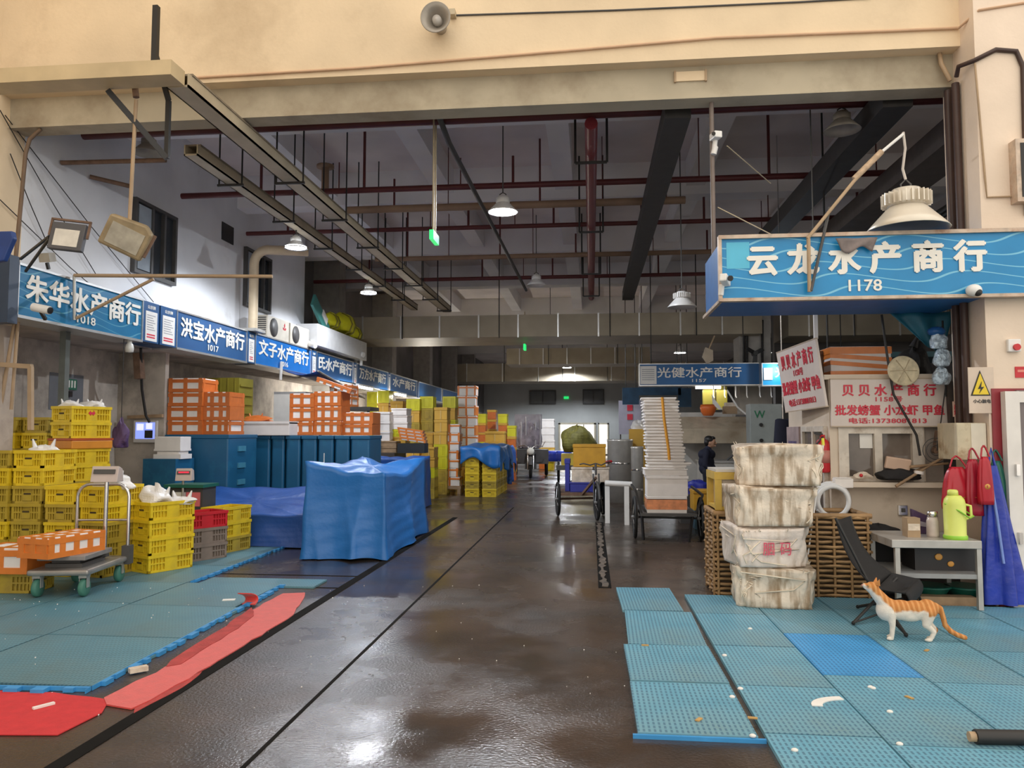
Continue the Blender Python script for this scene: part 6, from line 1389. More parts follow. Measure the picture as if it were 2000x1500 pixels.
t2 = T('round_basket_lid', 'round pale woven disc standing above the white kiosk board', 'disc', AY(1763, 725, 8.12), rot=(radians(84), 0, 0)); b = MB(); b.lathe([(.001, 0), (.13, .0), (.148, .008), (.155, .02), (.148, .03), (.12, .02), (.06, .035), (.001, .04)], 32); b.build('disc', M('straw', (.58, .50, .34), .7, var=.3, scale=16), t2); b = MB()
for k in range(6): b.bar((0, 0, .042), (.13 * cos(k * 1.05), .13 * sin(k * 1.05), .028), .006)
b.build('rib', M('straw_dark', (.42, .34, .22), .7), t2)
t2 = T('black_sack', 'black bag behind the round woven disc', 'bag', (AY(1785, 720, 8.9).x, 8.9, zt_ + .05)); crumple('bag', black, t2, (0, 0, .115), .2, 81, (1, .8, 1.1)); MB().tube((.0, 0, .34), (.05, .0, .46), .05, 8, .02).build('knot', black, t2)
t2 = T('teal_awning', 'teal cloth hanging under the sign beside the pillar', 'cloth', AY(1800, 640, 8.3)); b = MB()
b.grid(lambda u, v: Vector(((u - .5) * .62 * (1 - .72 * v) + .12 * v, .03 * sin(11 * u), .16 - v * .42 * (1 - .35 * abs(u - .6)))), 14, 8); b.build('cloth', M('teal_cloth', (.02, .16, .24), .5, var=.2), t2, solid=.008)
t2 = T('glinting_bag_string', 'string of shiny clear plastic bags hanging by the pillar', 'bag string', AY(1837, 700, 8.0)); mb_ = M('shiny_clear_bag', (.55, .68, .80), .12, .3, var=.6, scale=26, bump=1.0, bscale=45)
for k in range(3): crumple('bag', mb_, t2, ((-.01, .012, 0)[k], 0, .16 - k * .18), .085, 130 + k, (.95, .7, 1.35), 20, 12, .3); MB().ball((-.03, 0, .27), (.09, .06, .05), 9, 6).build('blue_knot', M('knot_blue', (.05, .22, .6), .3), t2); MB().tube((.04, .02, .38), (.05, .02, -.38), .01).build('cord', black, t2)
t2 = T('strip_light', 'slim white strip light hanging under the blue sign', 'lamp', AY(1593, 640, 8.9)); MB().box(-.02, -.02, -.13, .02, .02, .16).build('tube', whitem, t2); MB().tube((0, 0, .16), (0, 0, 6.31 - t2.location.z), .008).build('cord', dgrey, t2)
t2 = T('stall_canopy', 'teal canopy seen behind the kiosk roof', 'canopy', (0, 0, 0)); MB().box(3.1, 10.6, 2.55, 5.2, 11.6, 2.62).build('sheet', M('teal_canopy', (.03, .10, .13), .5, var=.2), t2)
for xx in (3.3, 5.1): MB().tube((xx, 11.1, 2.6), (xx, 11.1, 6.31), .014, 6).build('hanger_rod', black, t2)
tag(MB().path([AY(1722, 615, 8.2), AY(1732, 690, 8.12), AY(1745, 770, 8.12), AY(1790, 850, 8.1), AY(1797, 890, 8.1)], .012, 6).build('hanging_cable', black), 'black cable hanging across the white kiosk board', 'cable')
tag(MB().path([AY(1848, 745, 8.1), AY(1838, 820, 8.1), AY(1830, 880, 8.08)], .006, 5).build('hanging_cable', black), 'thin black cable hanging between kiosk board and pink pillar', 'cable')
tag(MB().bar(AY(1855, 745, 8.12), AY(1862, 870, 8.12), .06, .06).build('dark_post', M('dark_post_paint', (.05, .04, .035), .6)), 'dark post between the kiosk board and the pillar', 'post')
t2 = T('wall_fan', 'grey round wire fan hanging beside the kiosk window', 'fan', AY(1828, 880, 8.1))
b = MB(); 
for r_ in (.05, .09, .125): b.path([(r_ * cos(2 * pi * k / 20), 0, r_ * sin(2 * pi * k / 20)) for k in range(20)], .004, 5, True)
b.build('wire_guard', dgrey, t2); MB().tube((0, -.02, 0), (0, .06, 0), .03, 10).build('motor', rust, t2); MB().bar((0, .05, 0), (.03, .05, .2), .02).build('stem', rust, t2)
S(MB().box(AY(1803, 900, YK).x + .02, YK + .05, zc, xk1, YK + .08, 1.62).build('kiosk_panel_wall', M('mottled_panel', (.34, .29, .25), .8, var=.3, scale=4)))
# on the counter sill
t2 = T('dark_coat', 'black coat with a pale piece bundled on the kiosk sill', 'coat', AY(1755, 925, 8.12)); crumple('cloth', blackf, t2, (0, 0, -.02), .15, 91, (1.5, .7, .55)); MB().cbox((-.02, -.04, .10), (.24, .04, .12), Euler((.2, .15, 0))).build('pale_panel', M('peach_panel', (.62, .44, .33), .6, var=.1), t2, bevel=.01); MB().tube((.16, -.08, .0), (.165, -.08, .03), .045, 14).build('cuff', foam, t2)
for k, (a_, c_) in enumerate((((1750, 950), (1850, 888)), ((1778, 912), (1852, 905)), ((1765, 932), (1848, 892)))): tag(MB().tube(AY(a_[0], a_[1], 7.98 + .04 * k), AY(c_[0], c_[1], 8.1), .016, 7, .011).build('wooden_stick', wood), ('thickest wooden stick crossing the kiosk sill', 'flattest wooden stick on the kiosk sill', 'middle wooden stick on the kiosk sill')[k], 'stick', 'wooden sticks on the kiosk sill')
t2 = T('rag', 'pale rag with a red spot beside the black coat on the sill', 'rag', AY(1685, 930, 8.12)); crumple('cloth', foamd, t2, (0, 0, 0), .07, 92, (1.3, .7, .6)); MB().ball((-.03, -.045, .01), .018, 8, 6).build('red_spot', redpl, t2)
t2 = T('foam_block', 'small white foam block on the kiosk sill behind the hose', 'block', AY(1646, 944, 8.1)); MB().box(-.09, -.05, -.045, .09, .05, .05).build('block', foam, t2, bevel=.01)
MB().box(-.08, -.052, .05, .07, .048, .06).build('flake', foam, t2)
t2 = T('coiled_hose', 'coil of white corrugated hose hanging on the kiosk wall', 'hose', AY(1622, 978, 8.12)); b = MB()
for k, (r_, dy) in enumerate(((.165, -.05), (.15, -.09), (.175, -.02))): b.path([(r_ * cos(2 * pi * i / 28), dy, r_ * sin(2 * pi * i / 28)) for i in range(28)], .024, 8, True)
b.build('coil', M('white_hose', (.74, .76, .78), .4, var=.08), t2); MB().path([(-.15, -.08, -.08), (-.05, -.1, -.16), (.02, -.1, -.19)], .024, 8).build('loose_end', _mats['white_hose'], t2)
t2 = T('wall_socket', 'steel wall socket on the kiosk front below the sill', 'socket', AY(1762, 996, YK)); MB().box(-.045, -.03, -.05, .045, 0, .05).build('plate', chrome, t2, bevel=.004); MB().box(-.02, -.034, -.02, .02, -.03, .02).build('insert', dgrey, t2)
# ---- bench table with things on it
t = T('steel_table', 'grey steel table with lower shelf against the kiosk', 'table', (0, 0, 0)); x0 = AY(1738, 1045, 7.1).x; x1 = AY(1913, 1045, 7.1).x; zt2 = AY(1820, 1054, 7.1).z
MB().box(x0, 7.06, zt2 - .07, x1, 7.72, zt2).build('table_top', M('worn_steel_top', (.50, .48, .45), .4, .5, var=.15), t, bevel=.005); MB().box(x0 + .06, 7.08, zt2 - .33, x1, 7.68, zt2 - .29).build('shelf', grey, t)
for xx in (x0 + .05, x1 - .02):
    for yy in (7.09, 7.68): MB().box(xx - .02, yy - .02, .029 if yy < 7.3 else 0, xx + .02, yy + .02, zt2 - .07).build('leg', M('worn_steel_top'), t)
tag(MB().box(x0 + .3, 7.3, 0, x1 + .05, 7.42, .09).build('floor_board', wood), 'weathered board on the floor under the steel table', 'board')
S(MB().box(x0, 8.15, 0, xk1, 8.2, .5).build('trim_42', M('dark_skirting', (.06, .05, .045), .8)))
for k, px in enumerate((1815, 1885)):
    t2 = T('green_bowl', ('dark green bowl under the steel table, by the black bin', 'dark green bowl under the steel table, by the blue apron')[k], 'bowl', (AY(px, 1150, 7.55).x, 7.55, .0)); MB().lathe([(.001, .0), (.1, 0), (.17, .13), (.18, .14), (.16, .13), (.09, .02), (.001, .02)], 20).build('bowl', green, t2); MB().lathe([(.175, .13), (.19, .14), (.175, .15)], 20).build('rim', green, t2)
t2 = T('shelf_box', 'dark patterned box on the shelf of the steel table', 'box', (AY(1830, 1090, 7.4).x, 7.4, zt2 - .29)); MB().box(-.25, -.15, 0, .3, .15, .19).build('body', M('dark_box', (.02, .018, .02), .5), t2); b = MB(); b.ball((-.05, -.155, .12), (.035, .006, .03), 8, 6); b.ball((.05, -.155, .06), (.03, .006, .025), 8, 6); b.build('orange_print', gold, t2)
t2 = T('thermos', 'lime green thermos flask with a handle on the steel table', 'flask', (AY(1866, 1045, 7.17).x, 7.17, zt2))
lm_ = M('lime_flask', (.66, .72, .16), .4, var=.05)
MB().lathe([(.001, 0), (.085, 0), (.092, .01), (.092, .035), (.087, .04), (.090, .30), (.080, .345), (.058, .375), (.05, .38), (.001, .38)], 28).build('body', lm_, t2); MB().lathe([(.001, .38), (.045, .38), (.042, .42), (.03, .43), (.001, .43)], 20, (-.01, 0, 0)).build('stopper', lm_, t2)
MB().lathe([(.093, .0), (.097, .005), (.097, .03), (.093, .035)], 28).build('foot', M('bright_green', (.30, .62, .05), .4), t2)
b = MB(); b.path([(.085, 0, .30), (.13, -.01, .29), (.135, -.01, .2), (.088, 0, .17)], .012, 8); b.build('side_handle', lm_, t2); b = MB(); b.path([(-.09, -.02, .31), (-.0, -.10, .25), (.09, -.08, .19), (.15, -.02, .2), (.10, .02, .24)], .007, 6); b.build('carry_handle', M('bright_green'), t2)
t2 = T('glass_jar', 'pale jar with a steel lid on the steel table', 'jar', (AY(1822, 1040, 7.3).x, 7.3, zt2)); MB().lathe([(.001, 0), (.05, 0), (.053, .02), (.05, .14), (.04, .18), (.001, .18)], 20).build('jar', M('jar_pale', (.55, .47, .42), .2, var=.2), t2); MB().lathe([(.001, .18), (.044, .18), (.044, .225), (.001, .23)], 20).build('lid', chrome, t2)
t2 = T('paper_box', 'brown paper box on the steel table beside the socket', 'box', (AY(1780, 1040, 7.3).x, 7.3, zt2)); MB().box(-.055, -.06, 0, .055, .06, .17).build('body', M('kraft_board'), t2); MB().box(-.05, -.062, .06, .05, -.058, .12).build('label_strip', foamd, t2)
t2 = T('purple_pack', 'dark purple crumpled pack behind the jar', 'pack', (AY(1802, 1030, 7.5).x, 7.5, zt2)); MB().extrude([(-.09, -.02, 0), (.07, -.02, 0), (.06, -.02, .16), (-.1, -.02, .23)], (0, .05, 0)).build('pouch', M('purple_pack', (.06, .03, .08), .4, var=.3), t2, bevel=.008); MB().extrude([(-.07, -.025, .08), (.05, -.025, .06), (.04, -.025, .1), (-.075, -.025, .13)], (0, .004, 0)).build('print', M('lilac_cloth'), t2)
t2 = T('black_bin', 'black bin with a bulging bag between chair and steel table', 'bin', (AY(1722, 1100, 7.8).x, 7.92, 0)); MB().box(-.13, -.15, 0, .12, .2, .56).build('bin', M('matt_black_bin', (.014, .013, .014), .6), t2, bevel=.02); crumple('bag', blackf, t2, (.02, 0, .58), .17, 95, (1.2, .9, .45))
# ---- bags hanging by the pillar
def hang_bag(name, label, c, w, h, d, mat, seed, pm=None):
    t = T(name, label, 'bag', c, 0, 'bags hanging by the pillar'); ph = seed
    def fn(u, v):
        a = 2 * pi * u; k = .38 + .62 * min(1, v * 1.7) ** .6 - .06 * max(0, v - .8) * 5; f = 1 + .10 * sin(7 * a + ph) * (1.2 - v) + .05 * sin(11 * a - 5 * v + ph) + .05 * sin(9 * v + 2 * a)
        return Vector((w / 2 * k * f * math.copysign(abs(cos(a)) ** .7, cos(a)), d / 2 * k * f * math.copysign(abs(sin(a)) ** .7, sin(a)), -h * v))
    b = MB(); b.grid(fn, 36, 12, wrap=True); b.build('bag', mat, t, solid=.004)
    b = MB()
    for s in (-1, 1): b.path([(s * w * .3, -d * .25, 0), (s * w * .14, 0, .075), (0, 0, .10)], .008, 6)
    b.build('strap', mat, t)
    if pm: MB().lathe([(.001, 0), (w * .2, 0), (w * .2, .004), (.001, .004)], 14, (0, -d * .48, -h * .62), Matrix.Rotation(pi / 2, 3, 'X')).build('gold_print', pm, t)
    return t
hang_bag('gift_bag', 'bright red gift bag behind the thermos under the electrical box', AY(1868, 912, 7.37), .24, .38, .14, redbag, 1, gold)
hang_bag('gift_bag', 'deep red gift bag hanging in the middle under the electrical box', AY(1899, 897, 7.32), .15, .5, .10, M('deep_red_bag', (.36, .01, .03), .35, var=.2), 2, gold)
hang_bag('gift_bag', 'red bag with gold print behind the blue plastic sheet', AY(1922, 892, 7.22), .12, .42, .08, redbag, 3, gold)
hang_bag('cloth_bag', 'dark green bag hanging between blue apron and glass door', AY(1945, 900, 7.37), .14, .46, .1, green, 4)
t2 = T('plastic_apron', 'long deep blue plastic apron hanging from the pillar to the floor', 'apron', AY(1937, 920, 7.28)); Ht = t2.location.z - .045; b = MB()
def fn(u, v):
    a = 2 * pi * u; w = .045 + .105 * min(1, v * 1.15) ** .8; f = 1 + .34 * sin(5 * a + 2 * v) * (.3 + v)
    return Vector((w * cos(a) * f + .06 * v, .055 * sin(a) * f * (.6 + v * .6), .05 - (Ht + .05) * v))
b.grid(fn, 44, 16, wrap=True); b.build('sheet', bluepl, t2); MB().path([(-.03, 0, .04), (0, 0, .2), (.03, 0, .04)], .012).build('neck_strap', bluepl, t2)
MB().path([(-.04, -.05, -.05), (0, -.06, -.4), (.03, -.08, -.8)], .012).build('tie_string', M('pale_blue_string', (.2, .3, .7), .4), t2)
# ---- bamboo baskets and the stack of wrapped boxes
def basket(x0, x1, y0, y1, h, label, n=17):
    t = T('bamboo_basket', label, 'basket', ((x0 + x1) / 2, (y0 + y1) / 2, 0), group='woven bamboo baskets on the right'); w = (x1 - x0) / 2; d = (y1 - y0) / 2
    MB().box(-w + .03, -d + .03, .02, w - .03, d - .03, h - .03).build('lining', M('dark_lining', (.07, .045, .025), .8, var=.3), t)
    b = MB(); rnd = random.Random(int(x0 * 100))
    for k in range(n):
        z = .03 + k * (h - .05) / (n - 1)
        for (p, q) in (((-w, -d), (w, -d)), ((w, -d), (w, d)), ((-w, d), (-w, -d))):
            m = 7; pts = []; L_ = sqrt((p[0] - q[0]) ** 2 + (p[1] - q[1]) ** 2)
            for i in range(m):
                u = i / (m - 1); off = .014 * (1 if (i + k) % 2 else -1)
                nx_, ny_ = (q[1] - p[1]) / L_, -(q[0] - p[0]) / L_
                pts.append((p[0] + (q[0] - p[0]) * u + nx_ * off, p[1] + (q[1] - p[1]) * u + ny_ * off, z + rnd.uniform(-.006, .006)))
            b.path(pts, .0155, 6)
    b.build('woven_cane', bamboo, t)
    b = MB()
    for i in range(5):
        x = -w + .02 + i * (2 * w - .04) / 4; b.tube((x, -d - .01, 0), (x, -d - .01, h), .013, 6)
    for i in range(3):
        y = -d + .05 + i * (2 * d - .1) / 2; b.tube((-w - .01, y, 0), (-w - .01, y, h), .013, 6)
    b.build('upright_cane', bamboo, t)
    b = MB(); b.tube((-w - .02, -d, h), (w + .02, -d, h), .024, 8); b.tube((-w, -d, h), (-w, d, h), .024, 8); b.tube((w, -d, h), (w, d, h), .024, 8); b.tube((-w - .02, d, h), (w + .02, d, h), .024, 8); b.build('rim', bamboo, t)
    return t
g0 = AZ(1396, 1166); hB = AY(1400, 1003, g0.y).z
basket(g0.x + .02, g0.x + .62, g0.y + .02, g0.y + .62, hB, 'bamboo basket behind the wrapped box stack, carrying a yellow crate')
g1 = AZ(1704, 1172); xl = AY(1560, 1100, g1.y).x
basket(xl, g1.x, g1.y + .02, g1.y + .55, AY(1650, 1008, g1.y).z, 'wide bamboo basket between the wrapped boxes and the black chair')
t = T('yellow_frame_crate', 'yellow framed crate holding white foam on top of a bamboo basket', 'crate', (g0.x + .33, g0.y + .33, hB + .03)); h = .36
f = MB()
for sx in (-1, 1):
    for sy in (-1, 1): f.box(min(sx * .3, sx * .24), min(sy * .28, sy * .22), 0, max(sx * .3, sx * .24), max(sy * .28, sy * .22), h)
f.box(-.295, -.284, h - .07, .295, -.24, h - .002); f.box(-.295, .24, h - .07, .295, .284, h - .002); f.box(-.304, -.27, h - .072, -.26, .27, h - .003); f.box(.26, -.27, h - .072, .304, .27, h - .003); f.box(-.29, -.27, .002, .29, .27, .03); f.box(-.04, -.285, h * .35, .0, -.25, h); f.box(.1, -.285, h * .5, .15, -.25, h)
f.build('frame', M('ochre_crate', (.62, .42, .08), .5, var=.2), t); MB().box(-.24, -.24, .03, .24, .24, h - .02).build('foam_filling', foamd, t)
MB().box(-.29, -.27, h, .29, .27, h + .025).build('lid', M('pale_counter'), t)
def wrapped_box(L, W, H, loc, rz, label, seed, tilt=0.0, m=None):
    m = m or streak_foam('film_wrapped_foam', (.76, .66, .54), (.30, .20, .11)); t = T('wrapped_box', label, 'box', loc, group='film-wrapped foam boxes stacked on the blue mats', rot=(0, tilt, rz)); rnd = random.Random(seed); ph = [rnd.uniform(0, 6.3) for _ in range(6)]
    def fn(u, v):
        a = 2 * pi * u; e = .32; cx_ = math.copysign(abs(cos(a)) ** e, cos(a)); sy_ = math.copysign(abs(sin(a)) ** e, sin(a))
        k = 1 + .03 * sin(7 * a + ph[0] + 4 * v) + .018 * sin(15 * a + ph[1] - 7 * v) + .014 * sin(9 * v + ph[2] + 3 * a)
        if v > .72: k += (.045 + .02 * sin(3 * a + ph[3])) * min(1, (v - .72) / .05)
        if v < .1: k -= .02
        return Vector((L / 2 * cx_ * k, W / 2 * sy_ * k, H * v - .016 * (1 + sin(2 * a + ph[4])) * v * (1 if v > .5 else .5)))
    b = MB(); g = b.grid(fn, 72, 16, wrap=True)
    for row, rev in ((0, True), (15, False)):
        c_ = b.bm.verts.new((0, 0, row / 15 * H + (.008 if row else 0))); 
        for i in range(72): b.face([g[i][row], g[(i + 1) % 72][row], c_], True)
    b.build('box_body', m, t)
    b = MB()
    for k in range(9):
        u = rnd.random(); v0 = rnd.random() * .3; pts = []
        for i in range(7): q = fn(u + .03 * i * rnd.choice((-1, 1)) * .4, min(.98, v0 + i * .1)); pts.append((q.x * 1.012, q.y * 1.012, q.z))
        b.path(pts, .006, 5)
    b.build('film_crease', M('film_fold', (.78, .68, .54), .3, var=.2), t)
    b = MB()
    for k in range(16):
        a = rnd.uniform(0, 2 * pi); q = fn(a / (2 * pi), .97); b.tube(q, (q.x * 1.05, q.y * 1.08, q.z + rnd.uniform(.0, .035)), .006, 5, .001)
    b.build('film_tatter', M('film_fold'), t)
    return t
g = AZ(1520, 1196)
H_ = .352; y0 = g.y + .275
def stk_x(px): return AY(px, 1100, y0 - .3).x
wrapped_box(.66, .52, H_, (stk_x(1521), y0, .028), radians(-6), 'film-wrapped foam box, lowest of the stack, strings at its foot', 1)
b3 = wrapped_box(.63, .52, H_, (stk_x(1507), y0, H_ + .029), radians(8), 'film-wrapped foam box with red handwriting, second from the bottom', 2, 0.0, streak_foam('clean_wrapped_foam', (.78, .69, .62), (.50, .40, .30)))
for nm, s_, x_ in (('handwriting', '胭', -.06), ('handwriting', '码', .09)): text(nm, s_, M('pink_marker', (.70, .10, .16), .6), .10, .11, (x_, -.285, .16), FRONT, b3, -.004, .004)
wrapped_box(.68, .54, H_, (stk_x(1517), y0, 2 * H_ + .03), radians(4), 'film-wrapped foam box, third from the bottom, wide torn lid', 3)
wrapped_box(.72, .54, H_ + .01, (stk_x(1537), y0, 3 * H_ + .031), radians(-10), 'film-wrapped foam box, topmost of the stack, ragged rim', 4)
# ---- folding chair
t = T('folding_chair', 'black fabric camp chair with thin crossed legs on the blue mats', 'chair', (0, 0, 0))
cy = 6.75
def P(px, py, dy=0.0): return AY(px, py, cy + dy)
b = MB()
TL, TR = P(1632, 1012, -.12), P(1660, 1008, .30)
BL, BR = P(1712, 1150, -.2), P(1742, 1120, .25)
def back(u, v):
    a = TL.lerp(TR, u); c = BL.lerp(BR, u); q = a.lerp(c, v); return q + Vector((-.045 * sin(pi * v), .0, -.05 * sin(pi * v))) + Vector((-.03, 0, -.02)) * sin(pi * u) * 1.0
b.grid(back, 10, 14); b.build('backrest', blackf, t, solid=.012)
b = MB(); FL, FR = P(1768, 1165, -.22), P(1795, 1138, .22)
def seat(u, v): a = BL.lerp(BR, u); c = FL.lerp(FR, u); return a.lerp(c, v) + Vector((0, 0, -.05 * sin(pi * v) * sin(pi * u) + .025 * v))
b.grid(seat, 10, 8); b.build('seat', blackf, t, solid=.014)
b = MB(); b.grid(lambda u, v: FL.lerp(FR, u) + Vector((.03 * sin(pi * v), 0, .03 - .14 * v)), 8, 6); b.build('front_flap', blackf, t, solid=.01)
fl = AZ(1667, 1228); fr = AZ(1770, 1252); bl_ = AZ(1690, 1205) + Vector((0, .18, 0)); br_ = AZ(1790, 1180) + Vector((0, -.1, 0))
fl.z = fr.z = bl_.z = br_.z = .045
hub = Vector(((BL.x + BR.x + FL.x + FR.x) / 4 - .08, cy, .16))
for nm, a, c in (('leg', TL, P(1700, 1190, -.1)), ('leg', P(1672, 1110, -.1), hub)): pass
MB().tube(TL, Vector((hub.x - .12, cy - .18, .12)), .011, 8).build('back_pole', black, t); MB().tube(TR, Vector((hub.x - .06, cy + .2, .14)), .011, 8).build('back_pole', black, t)
for a, c in ((fl, BR + Vector((0, -.1, -.02))), (fr, BL + Vector((0, .03, -.02))), (bl_, FL + Vector((0, .05, -.03))), (br_, FR + Vector((-.04, -.02, -.03)))):
    MB().tube(a, c, .012, 8).build('leg', black, t)
MB().tube(fl, Vector((hub.x, cy - .1, .12)), .008, 8).build('leg_strut', black, t); MB().tube(bl_, Vector((hub.x, cy + .1, .12)), .008, 8).build('leg_strut', black, t); MB().tube(Vector((hub.x - .1, cy, .12)), fr, .008, 8).build('leg_strut', black, t)
b = MB()
for q in (fl, fr, bl_, br_): b.ball(q, .016, 8, 6)
b.build('foot', rubber, t)
# ---- cat
def cat(loc, rz, s=1.0):
    t = T('cat', 'ginger and white cat standing on the blue mats, head raised toward the chair', 'cat', loc, rz)
    # local x runs nose -> tail backwards: the cat faces -x
    sh = [('b', (-.125, 0, .205), (.078, .062, .082), Euler((0, .35, 0))), ('b', (-.04, 0, .205), (.105, .060, .070)), ('b', (.06, 0, .207), (.10, .060, .068)), ('b', (.135, 0, .215), (.072, .057, .070)), ('b', (.02, 0, .178), (.10, .052, .052))]
    sh += [('t', (-.13, 0, .235), (-.205, 0, .325), .052, .040), ('b', (-.222, 0, .352), (.047, .042, .042), Euler((0, .5, 0))), ('t', (-.238, 0, .355), (-.272, 0, .368), .026, .018), ('b', (-.262, 0, .352), (.02, .016, .012))]
    for sgn, dx in ((-1, 0.0), (1, .022)):
        y = sgn * .034
        sh += [('t', (-.115 + dx, y, .19), (-.105 + dx, y, .105), .033, .021), ('t', (-.105 + dx, y, .105), (-.112 + dx, y, .022), .02, .015), ('b', (-.124 + dx, y, .012), (.026, .018, .013))]
        hx = dx * 1.6
        sh += [('t', (.135 + hx, y, .20), (.115 + hx, y, .115), .047, .027), ('t', (.115 + hx, y, .115), (.165 + hx, y, .068), .024, .017), ('t', (.165 + hx, y, .068), (.142 + hx, y, .02), .016, .014), ('b', (.128 + hx, y, .012), (.028, .018, .013))]
    tp = [(.19, 0, .245), (.222, 0, .225), (.237, 0, .17), (.25, 0, .11), (.285, 0, .07), (.33, 0, .045), (.375, 0, .03)]
    for a, c in zip(tp, tp[1:]): sh.append(('t', a, c, .019, .0175))
    fur = M('cat_fur', (.80, .72, .62), .8, var=.08, scale=30, bump=.25, bscale=180)
    nt = fur.node_tree; N = nt.nodes; L = nt.links; bs = N['Principled BSDF']
    if 'ginger_done' not in fur:
        fur['ginger_done'] = 1
        src = bs.inputs['Base Color'].links[0].from_socket
        tc = N.new('ShaderNodeTexCoord'); sp = N.new('ShaderNodeSeparateXYZ'); L.new(tc.outputs['Object'], sp.inputs[0])
        X, Y_, Z = sp.outputs
        nz = N.new('ShaderNodeTexNoise'); nz.inputs['Scale'].default_value = 14; L.new(tc.outputs['Object'], nz.inputs['Vector'])
        def add(*a):
            r = a[0]
            for q in a[1:]: r = math_node(nt, 'ADD', r, q)
            return r
        # ginger above a wavy line along the flank; the neck front and chest stay white
        d = add(math_node(nt, 'SUBTRACT', Z, .205), math_node(nt, 'MULTIPLY', math_node(nt, 'SUBTRACT', nz.outputs[0], .5), .07))
        d = add(d, math_node(nt, 'MULTIPLY', math_node(nt, 'LESS_THAN', X, -.10), math_node(nt, 'MULTIPLY', math_node(nt, 'ADD', X, .085), .85)))
        d = add(d, math_node(nt, 'MULTIPLY', math_node(nt, 'GREATER_THAN', X, .20), .3))
        d = add(d, math_node(nt, 'MULTIPLY', math_node(nt, 'GREATER_THAN', X, .12), .035))
        mk = N.new('ShaderNodeMapRange'); mk.inputs[1].default_value = -.008; mk.inputs[2].default_value = .010; L.new(d, mk.inputs[0])
        st = math_node(nt, 'SINE', add(math_node(nt, 'MULTIPLY', X, 190), math_node(nt, 'MULTIPLY', Z, 25), math_node(nt, 'MULTIPLY', nz.outputs[0], 3)))
        sm = N.new('ShaderNodeMapRange'); sm.inputs[1].default_value = -.2; sm.inputs[2].default_value = .6; L.new(st, sm.inputs[0])
        gm = N.new('ShaderNodeMix'); gm.data_type = 'RGBA'; L.new(sm.outputs[0], gm.inputs[0]); gm.inputs[6].default_value = (.50, .19, .045, 1); gm.inputs[7].default_value = (.64, .30, .10, 1)
        mx = N.new('ShaderNodeMix'); mx.data_type = 'RGBA'; L.new(mk.outputs[0], mx.inputs[0]); L.new(src, mx.inputs[6]); L.new(gm.outputs[2], mx.inputs[7]); L.new(mx.outputs[2], bs.inputs['Base Color'])
    blob('body', fur, sh, .006, 4, t)
    gin = M('ginger_fur', (.60, .25, .07), .8, var=.15, scale=30)
    for sgn in (-1, 1):
        b = MB(); c0 = Vector((-.205, sgn * .030, .383)); b.extrude([c0 + Vector((-.012, sgn * -.012, -.004)), c0 + Vector((.022, sgn * .012, -.012)), c0 + Vector((.020, sgn * .012, .038))], (.006, -sgn * .012, 0)); b.build('ear', gin, t, bevel=.003)
    b = MB()
    for sgn in (-1, 1): b.ball((-.258, sgn * .024, .368), (.005, .007, .007), 8, 6)
    b.build('eye', M('cat_eye', (.18, .14, .02), .1), t)
    MB().ball((-.290, 0, .369), (.005, .007, .005), 8, 6).build('nose', M('cat_nose', (.60, .22, .20), .5), t)
    b = MB()
    for sgn in (-1, 1):
        for k in range(3): b.tube((-.278, sgn * .014, .360), (-.285 + .01 * k, sgn * .065, .352 + .012 * k), .0008, 4)
    b.build('whisker', foam, t)
    t.scale = (s, s, s)
    return t
p1 = AZ(1751, 1262); p2 = AZ(1820, 1266)
cat(((p1.x + p2.x) / 2 - .01, 6.03, .028), radians(-3), 1.05)
# ================================================================ FLOOR COVERINGS
def mat_tile(x0, x1, y0, y1, z, label, mt, group, rz=0.0):
    w = (x1 - x0) / 2 - .006; d = (y1 - y0) / 2 - .006
    o = MB().box(-w, -d, 0.002, w, d, z).build('drain_mat', mt, None, loc=((x0 + x1) / 2, (y0 + y1) / 2, 0), rot=(0, 0, rz))
    return tag(o, label, 'mat', group)
GR = 'blue plastic mats on the right'
ys = [7.78, 6.80, 5.72, 4.90, 4.06, 3.1]
rows = ['innermost', 'second', 'third', 'fourth', 'street-side']
xs0 = [.24, .26, .22, .22, .20]
for k in range(4):
    mat_tile(xs0[k], .83 + (.0 if k else -.06), ys[k + 1], ys[k] - .02 * (k % 2), .026, 'blue slotted mat in the aisle-side column, %s of four' % ('innermost', 'second', 'third', 'street-side')[k], mat_r, GR, radians((1.5, -1, .6, 0)[k]))
cols = [(.86, 1.44), (1.44, 2.06), (2.06, 2.68), (2.68, 3.30), (3.30, 3.92), (3.92, 4.6)]
cn = ['second column from the aisle', 'third column from the aisle', 'fourth column from the aisle', 'fifth column from the aisle', 'column before the bags', 'column before the glass door']
brightm = holes_mat('bright_blue_drain_mat', (.06, .36, .74), (.03, .14, .36), dirt=(.07, .30, .60))
for i, (a, c) in enumerate(cols):
    for k in range(5):
        if i in (1, 2): ysx = [7.78, 6.95, 6.2, 5.1, 4.06, 3.1]
        else: ysx = ys
        y0 = ysx[k + 1] + (.03 * ((i * 7 + k * 3) % 5 - 2) if k < 4 else 0); y1 = (7.5 if i < 3 else 7.25) if k == 0 else ysx[k] + (.03 * ((i * 7 + (k - 1) * 3) % 5 - 2) if k > 0 else 0)
        m_ = brightm if (i, k) in ((1, 2),) else mat_r
        mat_tile(a, c, y0, y1, .026 + .001 * ((i + k) % 2), '%sblue slotted mat, %s of five in the %s' % ('brighter ' if m_ is brightm else '', rows[k], cn[i]), m_, GR)
tag(MB().box(.20, 4.045, .0, .86, 4.062, .02).build('mat_fringe', matedge), 'bright blue clip edge along the street end of the aisle-side mats', 'edge strip')
GLm = 'blue plastic mats on the left'
